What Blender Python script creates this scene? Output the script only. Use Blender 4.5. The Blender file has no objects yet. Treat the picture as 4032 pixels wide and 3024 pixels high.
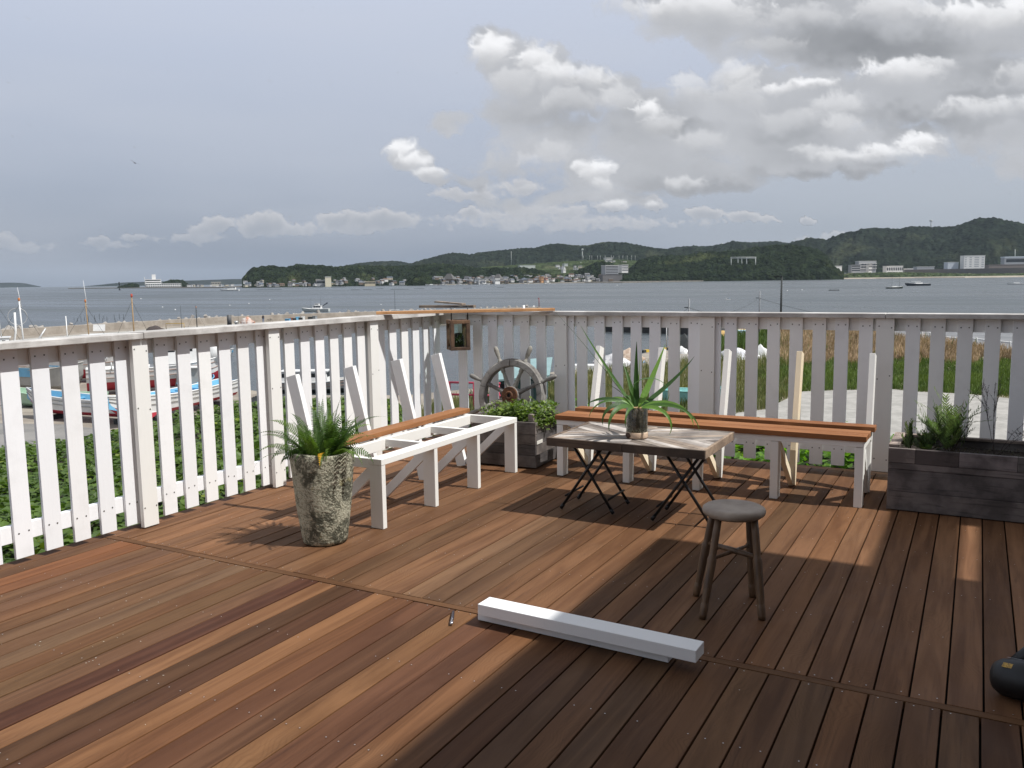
import bpy, math, random
import numpy as np
from mathutils import Vector, Matrix
random.seed(7); rng = np.random.default_rng(7)
scene = bpy.context.scene
COL = scene.collection

# ------------------------------------------------------------------ camera
F_PX, YAW, PITCH, ROLL, CAM_H = 3338.0, 0.5026, 0.1226, -0.0143, 1.5
_cy, _sy, _cp, _sp = math.cos(YAW), math.sin(YAW), math.cos(PITCH), math.sin(PITCH)
FWD = np.array([-_sy*_cp, _cy*_cp, -_sp]); _R0 = np.array([_cy, _sy, 0.0]); _U0 = np.cross(_R0, FWD)
RGT = math.cos(ROLL)*_R0 + math.sin(ROLL)*_U0; UPV = -math.sin(ROLL)*_R0 + math.cos(ROLL)*_U0
cam_data = bpy.data.cameras.new('camera'); cam = bpy.data.objects.new('camera', cam_data); COL.objects.link(cam)
cam.matrix_world = Matrix(((RGT[0], UPV[0], -FWD[0], 0), (RGT[1], UPV[1], -FWD[1], 0), (RGT[2], UPV[2], -FWD[2], CAM_H), (0, 0, 0, 1)))
cam_data.sensor_width = 36.0; cam_data.lens = 36.0*F_PX/4032.0
cam_data.clip_start = 0.05; cam_data.clip_end = 40000
scene.camera = cam

def ray(px, py): return FWD + (px-2016)/F_PX*RGT - (py-1512)/F_PX*UPV
def at(px, py, z):                       # survey point: where a sight line meets the level z
    d = ray(px, py); t = (z-CAM_H)/d[2]; return (d[0]*t, d[1]*t, z)
def at_d(px, py, dist):                  # survey point: at a horizontal distance
    d = ray(px, py); t = dist/math.hypot(d[0], d[1]); return (d[0]*t, d[1]*t, CAM_H+d[2]*t)

# ------------------------------------------------------------------ light
SUN_DIR = Vector((0.65, 0.08, 1.0)).normalized()          # towards the sun
SUN_EL = math.asin(SUN_DIR.z); SUN_AZ = math.atan2(SUN_DIR.x, SUN_DIR.y)
sun_data = bpy.data.lights.new('sun', 'SUN'); sun_data.energy = 5.0; sun_data.angle = math.radians(0.55); sun_data.color = (1.0, 0.98, 0.95)
sun = bpy.data.objects.new('sun', sun_data); COL.objects.link(sun)
sun.rotation_euler = SUN_DIR.to_track_quat('Z', 'Y').to_euler(); sun.location = (20, 2, 30)
scene.view_settings.view_transform = 'Standard'; scene.view_settings.look = 'None'
scene.view_settings.exposure = 0.0; scene.view_settings.gamma = 1.0
scene.render.engine = 'CYCLES'
scene.cycles.max_bounces = 7; scene.cycles.diffuse_bounces = 3; scene.cycles.transparent_max_bounces = 12
scene.cycles.volume_bounces = 0

# ------------------------------------------------------------------ node helper
class NT:
    def __init__(s, tree): s.t = tree; s.n = tree.nodes; s.l = tree.links
    def node(s, typ, **kw):
        n = s.n.new(typ)
        for k, v in kw.items(): setattr(n, k, v)
        return n
    def put(s, sock, v):
        if v is None: return
        if isinstance(v, bpy.types.NodeSocket): s.l.new(v, sock)
        else: sock.default_value = v
    def math(s, op, a, b=None, c=None, clamp=False):
        n = s.node('ShaderNodeMath', operation=op, use_clamp=clamp)
        s.put(n.inputs[0], a); s.put(n.inputs[1], b); s.put(n.inputs[2], c); return n.outputs[0]
    def vmath(s, op, a, b=None, out=0):
        n = s.node('ShaderNodeVectorMath', operation=op); s.put(n.inputs[0], a); s.put(n.inputs[1], b); return n.outputs[out]
    def vscale(s, a, f):
        n = s.node('ShaderNodeVectorMath', operation='SCALE'); s.put(n.inputs[0], a); s.put(n.inputs['Scale'], f); return n.outputs[0]
    def comb(s, x, y, z):
        n = s.node('ShaderNodeCombineXYZ'); s.put(n.inputs[0], x); s.put(n.inputs[1], y); s.put(n.inputs[2], z); return n.outputs[0]
    def sep(s, v):
        n = s.node('ShaderNodeSeparateXYZ'); s.put(n.inputs[0], v); return n.outputs
    def mapr(s, v, a, b, c=0.0, d=1.0, smooth=True):
        n = s.node('ShaderNodeMapRange', interpolation_type='SMOOTHSTEP' if smooth else 'LINEAR')
        s.put(n.inputs[0], v); s.put(n.inputs[1], a); s.put(n.inputs[2], b); s.put(n.inputs[3], c); s.put(n.inputs[4], d); return n.outputs[0]
    def noise(s, v, scale, detail=4, rough=.5, dist=0.0, typ='FBM'):
        n = s.node('ShaderNodeTexNoise', noise_type=typ); s.put(n.inputs['Vector'], v)
        n.inputs['Scale'].default_value = scale; n.inputs['Detail'].default_value = detail
        n.inputs['Roughness'].default_value = rough; n.inputs['Distortion'].default_value = dist
        return n.outputs['Fac'], n.outputs['Color']
    def voro(s, v, scale, feature='F1', detail=0, rough=.5, smooth=.5, rand=1.0):
        n = s.node('ShaderNodeTexVoronoi', feature=feature); s.put(n.inputs['Vector'], v); n.inputs['Scale'].default_value = scale
        n.inputs['Randomness'].default_value = rand
        if detail and 'Detail' in n.inputs: n.inputs['Detail'].default_value = detail; n.inputs['Roughness'].default_value = rough
        if feature == 'SMOOTH_F1': n.inputs['Smoothness'].default_value = smooth
        return n.outputs['Distance'], (n.outputs['Color'] if 'Color' in n.outputs else None)
    def mix(s, f, a, b, mode='MIX'):
        n = s.node('ShaderNodeMix', data_type='RGBA', blend_type=mode)
        s.put(n.inputs['Factor'], f)
        for k, v in ((6, a), (7, b)):
            if isinstance(v, tuple) and len(v) == 3: v = (*v, 1)
            s.put(n.inputs[k], v)
        return n.outputs[2]

# ------------------------------------------------------------------ sky
world = bpy.data.worlds.new('World'); scene.world = world; world.use_nodes = True
W = NT(world.node_tree); W.n.clear()
tc = W.node('ShaderNodeTexCoord').outputs['Generated']
sky = W.node('ShaderNodeTexSky', sky_type='NISHITA', sun_disc=False, sun_elevation=SUN_EL, sun_rotation=SUN_AZ)
sky.dust_density = 3.0; sky.ozone_density = 1.0; sky.air_density = 1.0
dx, dy, dz = W.sep(W.vmath('NORMALIZE', tc))
el = W.math('ARCSINE', dz)
STR = 0.1
def C(r, g, b): return (r/STR, g/STR, b/STR, 1)
# the physical sky seen through a veil of thin high cloud, duller towards the horizon
veil_n, _ = W.noise(W.comb(dx, dy, W.math('MULTIPLY', dz, 5.0)), 1.6, 3, .5)
hz = W.math('POWER', W.mapr(el, -0.02, 0.45, 0, 1, False), 0.55)
veil = W.mix(hz, C(.08, .12, .18), C(.74, .80, .95))
veil = W.mix(W.mapr(veil_n, .35, .7, 0.0, .3), veil, C(.68, .70, .76))
veil = W.mix(W.mapr(el, .36, .60, 0.0, .30), veil, C(.42, .48, .68))
veil = W.mix(W.mapr(el, .52, .95, 0.0, .9), veil, C(.44, .45, .46))
east = W.math('MULTIPLY', W.mapr(dx, -0.55, 0.0), W.mapr(el, .22, .02))
veil = W.mix(W.math('MULTIPLY', east, .5), veil, C(.50, .55, .60))
c = W.mix(0.88, sky.outputs[0], veil)
c = W.mix(W.mapr(el, -.02, -.10), c, C(.16, .18, .20))
bg = W.node('ShaderNodeBackground'); W.put(bg.inputs[0], c); bg.inputs[1].default_value = STR
wo = W.node('ShaderNodeOutputWorld'); W.l.new(bg.outputs[0], wo.inputs[0])
world.cycles.sampling_method = 'MANUAL'; world.cycles.sample_map_resolution = 256
# ------------------------------------------------------------------ value / cell noise for geometry
def _h(ix, iy, seed):
    n = (ix.astype(np.int64)*374761393 + iy.astype(np.int64)*668265263 + seed*1442695041) & 0xffffffff
    n = ((n ^ (n >> 13))*1274126177) & 0xffffffff
    return ((n ^ (n >> 16)) & 0xffffff)/float(0xffffff)
def vnoise(x, y, seed=0):
    x0 = np.floor(x); y0 = np.floor(y); fx = x-x0; fy = y-y0
    fx = fx*fx*fx*(fx*(fx*6-15)+10); fy = fy*fy*fy*(fy*(fy*6-15)+10)
    a = _h(x0, y0, seed); b = _h(x0+1, y0, seed); c_ = _h(x0, y0+1, seed); d = _h(x0+1, y0+1, seed)
    return (a*(1-fx)+b*fx)*(1-fy)+(c_*(1-fx)+d*fx)*fy
def fbm(x, y, octv=5, seed=0, gain=.5, billow=False):
    s = 0; a = 1; t = 0
    for i in range(octv):
        v = vnoise(x*2.03**i+17.3*i, y*2.03**i-9.1*i, seed+i*31)
        if billow: v = 1-abs(2*v-1)
        s = s+a*v; t += a; a *= gain
    return s/t
def worley(x, y, seed=0):
    x0 = np.floor(x); y0 = np.floor(y); best = np.full(np.broadcast(x, y).shape, 9.0); idv = np.zeros(best.shape)
    for i in (-1, 0, 1):
        for j in (-1, 0, 1):
            cx = x0+i; cy = y0+j
            d = np.hypot(cx+_h(cx, cy, seed)-x, cy+_h(cx, cy, seed+7)-y)
            m = d < best; best = np.where(m, d, best); idv = np.where(m, _h(cx, cy, seed+13), idv)
    return best, idv
def sstep(a, b, v):
    t = np.clip((v-a)/(b-a), 0, 1); return t*t*(3-2*t)

# ------------------------------------------------------------------ clouds: cover and colour per direction, bright tops and grey bases painted in
BIG = [(1960,215,95,110,1.0),(1930,160,45,60,.8),(2110,300,150,110,1.0),(2095,225,60,55,.8),(2330,380,200,110,.95),(2150,430,220,120,.85),
       (1590,625,85,52,1.15),(1680,665,90,40,1.05),(1740,690,60,28,.7),(1900,705,140,40,.55),(2340,660,75,75,1.1),(2300,640,40,45,.6),
       (2560,450,110,90,1.05),(2610,560,200,130,.9),(2950,330,150,90,.9),(3180,320,130,60,1.05),(3180,420,200,110,.95),(2820,480,230,150,.9),(3080,560,330,120,.95),
       (3440,570,280,75,1.15),(3620,560,90,60,1.0),(3250,640,380,70,.95),(2650,700,420,75,.85),(2180,560,240,120,.72),(2350,780,330,50,.6),(2100,790,300,50,.62),
       (2060,640,200,60,.6),(2500,330,120,50,.35),(1740,480,85,60,.55),
       (3100,30,560,130,1.05),(3400,180,560,120,1.05),(3900,80,420,170,1.1),(3750,330,420,130,1.05),(4000,470,300,150,.95),(3600,430,420,90,.9),(2800,80,300,80,.75),(4150,640,200,120,.7)]
LOW = [(1040,890,90,45,1.1),(1110,915,120,28,.8),(870,885,60,28,.9),(800,905,60,25,.75),(760,935,120,25,.6),(1340,865,65,35,1.1),(1500,870,120,36,1.1),(1440,890,160,30,.8),(1200,905,90,25,.6),
       (395,950,42,17,1.0),(430,965,110,18,.5),(535,935,50,14,1.1),(620,940,40,12,.4),(15,955,60,32,.8),(120,975,120,22,.5),
       (2775,846,68,22,1.1),(2925,856,60,24,1.1),(3000,870,60,14,.7),(3172,874,30,14,1.2),(3290,938,60,22,1.0),(3200,945,60,14,.7),(2400,810,60,26,.8),(2570,800,45,28,.9),(1855,838,40,16,.9),
       (2200,880,500,40,.45),(2700,880,200,24,.35),(1950,850,150,30,.5),(1830,770,120,28,.7),(2150,835,160,26,.6),(2050,740,90,26,.6)]
def cloud_layer(X, Y, lobes, s, amp, seed, stepx, stepy, k):
    """X, Y: angle grid in photo-pixel units (x right, y down). Returns cover 0..1, light 0..1, density."""
    wx = (fbm(X/(s*1.1), Y/(s*.9), 4, seed+1)-.5)*s*.75; wy = (fbm(X/(s*1.1), Y/(s*.9), 4, seed+2)-.5)*s*.6
    wx += (fbm(X/(s*.3), Y/(s*.25), 4, seed+3)-.5)*s*.32; wy += (fbm(X/(s*.3), Y/(s*.25), 4, seed+4)-.5)*s*.3
    tot = np.zeros_like(X)
    for (cx, cy, rx, ry, w) in lobes:
        r = np.hypot((X+wx-cx)/(rx*1.35), np.where(Y+wy > cy, (Y+wy-cy)/(ry*1.05), (Y+wy-cy)/(ry*1.35)))
        tot = np.maximum(tot, w*(1-sstep(.15, 1.3, r))) + .18*w*(1-sstep(.1, 1.2, r))
    b = fbm((X+wx)/(s*.55), (Y+wy)/(s*.42), 6, seed+5, .55, True); f = fbm(X/(s*.9), Y/(s*.6), 6, seed+6, .55)
    d = tot+amp*((b-.55)*.9+(f-.5)*.8)
    dd = np.clip(d-.30, 0, 2)
    # light from above: accumulate what lies towards the top
    acc = np.zeros_like(dd); w = 1.0
    for i in range(1, 15):
        sh = np.roll(np.roll(dd, int(round(i*stepy)), axis=0), int(round(i*stepx)), axis=1)
        acc += sh*w; w *= .93
    lit = np.exp(-k*acc)
    return sstep(.26, .62, d), lit, d
PUFF = [(1925,205,75,85,1.0),(2105,250,70,75,1.0),(2185,300,75,55,.85),(2330,310,90,50,.8),(2430,390,70,60,.55),(2020,330,80,60,.5),(2260,400,110,50,.45),
        (1570,610,62,46,1.1),(1640,640,70,38,1.0),(1715,682,55,24,.85),(2345,675,55,55,1.1),(2295,650,32,30,.9),(2370,720,40,28,.7),
        (2550,440,62,48,1.0),(2620,500,80,60,.6),(2720,340,80,60,.7),(2880,310,90,60,.75),(2930,380,110,60,.45),(3080,345,60,24,.9),(3200,332,85,26,1.15),(3300,420,110,60,.6),
        (3120,470,120,50,.4),(3330,500,90,50,.55),(3630,555,88,52,1.25),(3500,595,120,44,.95),(3350,615,120,34,.8),(3230,600,90,30,.6),(2760,560,80,36,.45),(2700,720,90,26,.55),(2410,800,50,24,.8),
        (2080,745,70,30,.55),(1960,740,60,26,.5),(2150,600,90,50,.4),(2060,620,50,30,.45),(2570,800,34,22,.8),
        (3860,60,190,70,1.0),(4020,40,160,80,1.1),(3520,40,150,55,.7),(2760,30,230,70,.85),(2480,40,120,40,.5),(3150,70,160,50,.5),(3540,285,130,56,.95),(3680,260,90,36,.7),(3900,420,170,48,.7),(4100,300,160,60,.6),(3050,190,120,40,.35)]
DARK = [(3480,190,430,85,1.0),(3250,210,200,60,.6),(3900,270,300,60,.5),(3300,690,330,32,.8),(2850,740,420,36,.6),(3700,470,330,46,.6),(2250,470,220,60,.4),(2700,510,110,34,.6),(3900,360,200,34,.6),(3550,655,200,22,.6),(1900,725,110,20,.3),(2120,460,90,40,.3),(3130,520,180,40,.3)]
def cloud_colors(X, Y):
    """linear colour and cover of the clouds on an angle grid"""
    rows = abs(Y[1, 0]-Y[0, 0]); u = 9.0/rows
    cA, lA, dA = cloud_layer(X, Y, BIG, 230.0, .62, 3, -.25*u, 1.0*u, .07)
    cB, lB, dB = cloud_layer(X, Y, LOW, 60.0, .62, 60, -.1*u, .45*u, .15)
    cA = cA*sstep(.12, .5, dA)
    wx = (fbm(X/160, Y/130, 5, 201)-.5)*150; wy = (fbm(X/160, Y/130, 5, 202)-.5)*120
    wx += (fbm(X/38, Y/32, 4, 203)-.5)*34; wy += (fbm(X/38, Y/32, 4, 204)-.5)*34
    dk = np.zeros_like(X)
    for (cx, cy, rx, ry, w) in DARK:
        dk = np.maximum(dk, w*(1-sstep(.1, 1.5, np.hypot((X+wx*1.2-cx)/rx, (Y+wy*1.2-cy)/ry))))
    big = fbm(X/260, Y/150, 5, 77)-.5
    v = np.clip(.50+.30*big+.12*lA-.36*dk, 0, 1)[..., None]
    dark = np.array([.19, .20, .215]); mid = np.array([.72, .735, .775])
    colA = dark*(1-v)+mid*v
    rgb = colA; cov = cA*(.62+.38*sstep(.3, .9, dA))
    bil = fbm((X+wx)/70, (Y+wy)/52, 6, 210, .55, True)
    for (cx, cy, rx, ry, w) in PUFF:
        px = (X+wx*.55-cx)/rx; py = (Y+wy*.55-cy)/ry
        r = np.hypot(px*.8, np.where(py > 0, py*.75, py*.9))+(.55-bil)*.9
        m = 1-sstep(.48, 1.05, r)                       # body of the puff, crisp on its upper rim
        fade = 1-sstep(-.35, 1.15, py)                 # its base dissolves into the bank
        a = np.clip(m*fade*min(w, 1.0), 0, 1)
        tone = np.clip(.66+.30*w*(1-sstep(-.7, .6, py))+.10*(bil-.5), 0, .97)[..., None]
        colp = np.array([.985, .99, 1.01])*tone
        rgb = rgb*(1-a[..., None])+colp*a[..., None]
        cov = np.maximum(cov, a)
    warm = np.array([.66, .655, .67]); cool = np.array([.34, .37, .42])
    l2 = lB[..., None]; colB = cool*(1-l2)+warm*l2
    a1 = cB*.8; a2 = np.clip(cov, 0, 1)*.97
    al = 1-(1-a1)*(1-a2)
    rgb = (colB*(a1*(1-a2))[..., None]+rgb*a2[..., None])/np.maximum(al, 1e-4)[..., None]
    al = al*(1-.72*sstep(800, 1040, Y))
    return rgb, al
# ------------------------------------------------------------------ objects: tagging, mesh building
ORG = {}
def tag(o, label=None, cat=None, group=None, kind=None):
    if label: o['label'] = label
    if cat: o['category'] = cat
    if group: o['group'] = group
    if kind: o['kind'] = kind
    return o
def thing(name, label, cat, loc=(0, 0, 0), group=None):
    o = bpy.data.objects.new(name, None); COL.objects.link(o); o.location = loc; o.empty_display_size = .2
    ORG[o] = np.array(loc, float); return tag(o, label, cat, group)
class MB:
    def __init__(s): s.v = []; s.f = []; s.m = []; s.n = 0; s.sm = []; s.col = []; s.hascol = False
    def add(s, vs, fs, mi=0, smooth=False, col=None):
        vs = np.asarray(vs, float).reshape(-1, 3); s.v.append(vs)
        for f in fs: s.f.append([i+s.n for i in f]); s.m.append(mi); s.sm.append(smooth)
        if col is not None: s.hascol = True
        s.col.append(np.tile(np.array(col if col is not None else (1, 1, 1)), (len(vs), 1))); s.n += len(vs); return s
    def box(s, x0, x1, y0, y1, z0, z1, mi=0, col=None):
        v = [(x0,y0,z0),(x1,y0,z0),(x1,y1,z0),(x0,y1,z0),(x0,y0,z1),(x1,y0,z1),(x1,y1,z1),(x0,y1,z1)]
        return s.add(v, [(0,3,2,1),(4,5,6,7),(0,1,5,4),(1,2,6,5),(2,3,7,6),(3,0,4,7)], mi, False, col)
    def beam(s, p, q, w, h, side=(0, 0, 1), mi=0, col=None):
        p = np.array(p, float); q = np.array(q, float); d = q-p; d /= np.linalg.norm(d); a = np.cross(d, side)
        if np.linalg.norm(a) < 1e-6: a = np.cross(d, (1, 0, 0))
        a /= np.linalg.norm(a); b = np.cross(a, d); a = a*w/2; b = b*h/2
        v = [p-a-b, p+a-b, p+a+b, p-a+b, q-a-b, q+a-b, q+a+b, q-a+b]
        return s.add(v, [(0,1,2,3),(7,6,5,4),(0,4,5,1),(1,5,6,2),(2,6,7,3),(3,7,4,0)], mi, False, col)
    def tube(s, pts, rad, n=10, mi=0, cap=True, smooth=True, col=None, flat=1.0):
        pts = np.array(pts, float); m = len(pts); rad = np.broadcast_to(rad, (m,)); t = np.gradient(pts, axis=0)
        t /= np.linalg.norm(t, axis=1)[:, None]; ref = np.array((0, 0, 1.0)) if abs(t[0][2]) < .9 else np.array((1.0, 0, 0))
        a = np.cross(t[0], ref); a /= np.linalg.norm(a); vs = []
        for i in range(m):
            a = a-t[i]*np.dot(a, t[i]); a /= np.linalg.norm(a); b = np.cross(t[i], a)
            for k in range(n):
                th = 2*math.pi*k/n; vs.append(pts[i]+rad[i]*(math.cos(th)*a+flat*math.sin(th)*b))
        fs = [(i*n+k, i*n+(k+1) % n, (i+1)*n+(k+1) % n, (i+1)*n+k) for i in range(m-1) for k in range(n)]
        if cap: fs += [tuple(reversed(range(n))), tuple((m-1)*n+k for k in range(n))]
        return s.add(vs, fs, mi, smooth, col)
    def lathe(s, prof, c=(0, 0, 0), n=32, mi=0, smooth=True, cap0=True, cap1=True, ell=1.0):
        c = np.array(c, float); vs = []; m = len(prof)
        for r, z in prof:
            for k in range(n):
                th = 2*math.pi*k/n; vs.append(c+(r*math.cos(th), ell*r*math.sin(th), z))
        fs = [(i*n+k, i*n+(k+1) % n, (i+1)*n+(k+1) % n, (i+1)*n+k) for i in range(m-1) for k in range(n)]
        if cap0: fs.append(tuple(reversed(range(n))))
        if cap1: fs.append(tuple((m-1)*n+k for k in range(n)))
        return s.add(vs, fs, mi, smooth)
    def strip(s, L, R, mi=0, smooth=True, col=None):
        k = len(L); return s.add(list(L)+list(R), [(i, i+1, k+i+1, k+i) for i in range(k-1)], mi, smooth, col)
    def build(s, name, mats, parent=None, bevel=0, org=None, seg=2):
        v = np.concatenate(s.v); o0 = ORG[parent] if parent is not None else np.array(org if org is not None else (0, 0, 0), float)
        me = bpy.data.meshes.new(name); me.from_pydata((v-o0).tolist(), [], s.f)
        for m in (mats if isinstance(mats, (list, tuple)) else [mats]): me.materials.append(m)
        me.polygons.foreach_set('material_index', s.m); me.polygons.foreach_set('use_smooth', s.sm)
        if True:
            a = me.color_attributes.new('tone', 'FLOAT_COLOR', 'POINT'); cc = np.ones((s.n, 4)); cc[:, :3] = np.concatenate(s.col)
            a.data.foreach_set('color', cc.ravel())
        me.update(); o = bpy.data.objects.new(name, me); COL.objects.link(o)
        if parent is not None: o.parent = parent
        else: o.location = o0
        ORG[o] = o0
        if bevel:
            b = o.modifiers.new('bevel', 'BEVEL'); b.width = bevel; b.segments = seg; b.limit_method = 'ANGLE'; b.angle_limit = math.radians(40)
        return o
def fast_mesh(name, verts, faces, mat, parent=None, tone=None, smooth=False, org=(0, 0, 0)):
    """verts (n,3), faces (m,k) arrays of one polygon size; tone per vertex"""
    o0 = ORG[parent] if parent is not None else np.array(org, float)
    me = bpy.data.meshes.new(name); n = len(verts); m, k = faces.shape
    me.vertices.add(n); me.vertices.foreach_set('co', (verts-o0).astype(np.float32).ravel())
    me.loops.add(m*k); me.loops.foreach_set('vertex_index', faces.astype(np.int32).ravel())
    me.polygons.add(m); me.polygons.foreach_set('loop_start', np.arange(0, m*k, k, dtype=np.int32))
    me.polygons.foreach_set('use_smooth', np.full(m, smooth))
    me.materials.append(mat)
    if tone is not None:
        a = me.color_attributes.new('tone', 'FLOAT_COLOR', 'POINT'); cc = np.ones((n, 4), np.float32); cc[:, :tone.shape[1]] = tone
        a.data.foreach_set('color', cc.ravel())
    me.update(calc_edges=True); o = bpy.data.objects.new(name, me); COL.objects.link(o)
    if parent is not None: o.parent = parent
    else: o.location = o0
    ORG[o] = o0; return o
def children(o): return [c for c in bpy.data.objects if c.parent == o]
def copy_tree(o, loc, rz=0, label=None, scale=None, kids=None):
    c = o.copy(); COL.objects.link(c); c.location = loc; c.rotation_euler = (0, 0, rz)
    if scale: c.scale = (scale,)*3
    if label: c['label'] = label
    for ch in (kids if kids is not None else children(o)):
        d = ch.copy(); COL.objects.link(d); d.parent = c
        for g in children(ch): e = g.copy(); COL.objects.link(e); e.parent = d
    return c

# ------------------------------------------------------------------ materials
MATS = {}
def material(name):
    m = bpy.data.materials.new(name); m.use_nodes = True; N = NT(m.node_tree); N.n.clear()
    out = N.node('ShaderNodeOutputMaterial'); b = N.node('ShaderNodeBsdfPrincipled'); N.l.new(b.outputs[0], out.inputs[0]); MATS[name] = m
    return m, N, b, out
def bump(N, b, h, strength=.3, dist=.01):
    n = N.node('ShaderNodeBump'); n.inputs['Strength'].default_value = strength; n.inputs['Distance'].default_value = dist
    N.put(n.inputs['Height'], h); N.l.new(n.outputs[0], b.inputs['Normal'])
def obj_co(N): return N.node('ShaderNodeTexCoord').outputs['Object']
def geo_co(N): return N.node('ShaderNodeNewGeometry').outputs['Position']
def mat_mix(name, c1, c2, scale=8, rough=.7, lo=.35, hi=.65, bumps=.2, bdist=.004, stretch=(1, 1, 1), metal=0, detail=5, spec=.5, tone=False, world=True):
    if name in MATS: return MATS[name]
    m, N, b, o = material(name); co = geo_co(N) if world else obj_co(N)
    v = N.vmath('MULTIPLY', co, stretch); f, _ = N.noise(v, scale, detail, .6, .3)
    col = N.mix(N.mapr(f, lo, hi), c1, c2)
    if tone:
        at_ = N.node('ShaderNodeAttribute', attribute_name='tone'); col = N.mix(1.0, col, at_.outputs['Color'], 'MULTIPLY')
    N.put(b.inputs['Base Color'], col); b.inputs['Roughness'].default_value = rough; b.inputs['Metallic'].default_value = metal
    b.inputs['Specular IOR Level'].default_value = spec
    if bumps: bump(N, b, f, bumps, bdist)
    return m
def flat(name, c, rough=.6, metal=0, spec=.5):
    return mat_mix(name, c, tuple(x*.82 for x in c), 6, rough, .3, .75, .08, .004, (1, 1, 1), metal, 4, spec)
def leaf_mat(name, c, trans=.35, rough=.5, var=.35):
    """thin leaf: per-face tone attribute, some light let through"""
    m, N, b, out = material(name)
    at_ = N.node('ShaderNodeAttribute', attribute_name='tone')
    f, _ = N.noise(geo_co(N), 3.0, 3, .5)
    base = N.mix(N.mapr(f, .3, .7), tuple(x*(1-var*.5) for x in c), tuple(x*(1+var*.5) for x in c))
    col = N.mix(1.0, base, at_.outputs['Color'], 'MULTIPLY')
    N.put(b.inputs['Base Color'], col); b.inputs['Roughness'].default_value = rough; b.inputs['Specular IOR Level'].default_value = .35
    t = N.node('ShaderNodeBsdfTranslucent'); N.put(t.inputs[0], N.mix(1.0, col, (1.3, 1.5, .6, 1), 'MULTIPLY'))
    mx = N.node('ShaderNodeMixShader'); mx.inputs[0].default_value = trans; N.l.new(b.outputs[0], mx.inputs[1]); N.l.new(t.outputs[0], mx.inputs[2])
    N.l.new(mx.outputs[0], out.inputs[0]); return m
# ------------------------------------------------------------------ sky: the clouds
def build_clouds():
    naz, nel = 900, 420
    az0 = YAW
    A = np.linspace(az0+math.radians(44), az0-math.radians(44), naz); Ev = np.linspace(math.radians(36), math.radians(-.4), nel)
    AA, EE = np.meshgrid(A, Ev)
    D = np.stack([-np.sin(AA)*np.cos(EE), np.cos(AA)*np.cos(EE), np.sin(EE)], -1)
    w = D@FWD; X = 2016+F_PX*(D@RGT)/w; Y = 1512-F_PX*(D@UPV)/w
    rgb, al = cloud_colors(X, Y)
    edge = sstep(0, 40, np.minimum.reduce([np.arange(naz)[None, :]+0*X, naz-1-np.arange(naz)[None, :]+0*X, np.arange(nel)[:, None]+0*X]))
    al = al*edge
    R = 24000.0; V = (D*R).reshape(-1, 3); V[:, 2] += CAM_H
    idx = np.arange(naz*nel).reshape(nel, naz)
    q = np.stack([idx[:-1, :-1], idx[1:, :-1], idx[1:, 1:], idx[:-1, 1:]], -1).reshape(-1, 4)
    keep = (al.ravel()[q] > .004).any(1)
    q = q[keep]; used = np.unique(q); remap = -np.ones(naz*nel, int); remap[used] = np.arange(len(used))
    m, N, b, out = material('cloud'); N.n.remove(b)
    at_ = N.node('ShaderNodeAttribute', attribute_name='tone'); em = N.node('ShaderNodeEmission'); N.l.new(at_.outputs['Color'], em.inputs[0])
    tr = N.node('ShaderNodeBsdfTransparent'); mx = N.node('ShaderNodeMixShader'); N.l.new(at_.outputs['Alpha'], mx.inputs[0])
    N.l.new(tr.outputs[0], mx.inputs[1]); N.l.new(em.outputs[0], mx.inputs[2]); N.l.new(mx.outputs[0], out.inputs[0])
    m.cycles.emission_sampling = 'NONE'
    tone = np.concatenate([rgb.reshape(-1, 3), al.reshape(-1, 1)], 1)[used]
    o = fast_mesh('sky', V[used], remap[q], m, tone=tone, smooth=True); tag(o, kind='structure')
build_clouds()

# ------------------------------------------------------------------ main materials
def paint(name, c, dirt=(.45, .44, .42), amount=.22, rough=.55):
    m, N, b, o = material(name); co = geo_co(N)
    g, _ = N.noise(N.vmath('MULTIPLY', co, (9, 9, 1.2)), 6, 5, .6); f, _ = N.noise(co, 5.5, 5, .6)
    col = N.mix(N.mapr(f, .5, .85, 0, amount), c, dirt); col = N.mix(N.mapr(g, .55, .75, 0, .10), col, tuple(x*.8 for x in c))
    at_ = N.node('ShaderNodeAttribute', attribute_name='tone'); col = N.mix(1.0, col, at_.outputs['Color'], 'MULTIPLY')
    N.put(b.inputs['Base Color'], col); b.inputs['Roughness'].default_value = rough
    bump(N, b, N.math('ADD', g, N.math('MULTIPLY', f, .4)), .22, .003); return m
M_WHITE = paint('white_paint', (.86, .87, .88))
M_CREAM = paint('cream_paint', (.81, .81, .79), amount=.12)
M_SCREW = flat('screw_steel', (.17, .165, .155), .45, .6)
def old_rail(name):
    m, N, b, o = material(name); co = geo_co(N)
    f, _ = N.noise(co, 3.2, 6, .62, .4); g, _ = N.noise(N.vmath('MULTIPLY', co, (3, 3, 30)), 4, 4, .6); h, _ = N.noise(co, 12, 4, .6)
    col = N.mix(N.mapr(f, .36, .66), (.38, .36, .335), (.62, .60, .57)); col = N.mix(N.mapr(g, .5, .8, 0, .4), col, (.24, .21, .185))
    col = N.mix(N.mapr(h, .62, .72, 0, .5), col, (.30, .27, .24))
    N.put(b.inputs['Base Color'], col); b.inputs['Roughness'].default_value = .75; bump(N, b, N.math('ADD', g, f), .35, .003); return m
M_RAIL = old_rail('weathered_white_wood')
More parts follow.
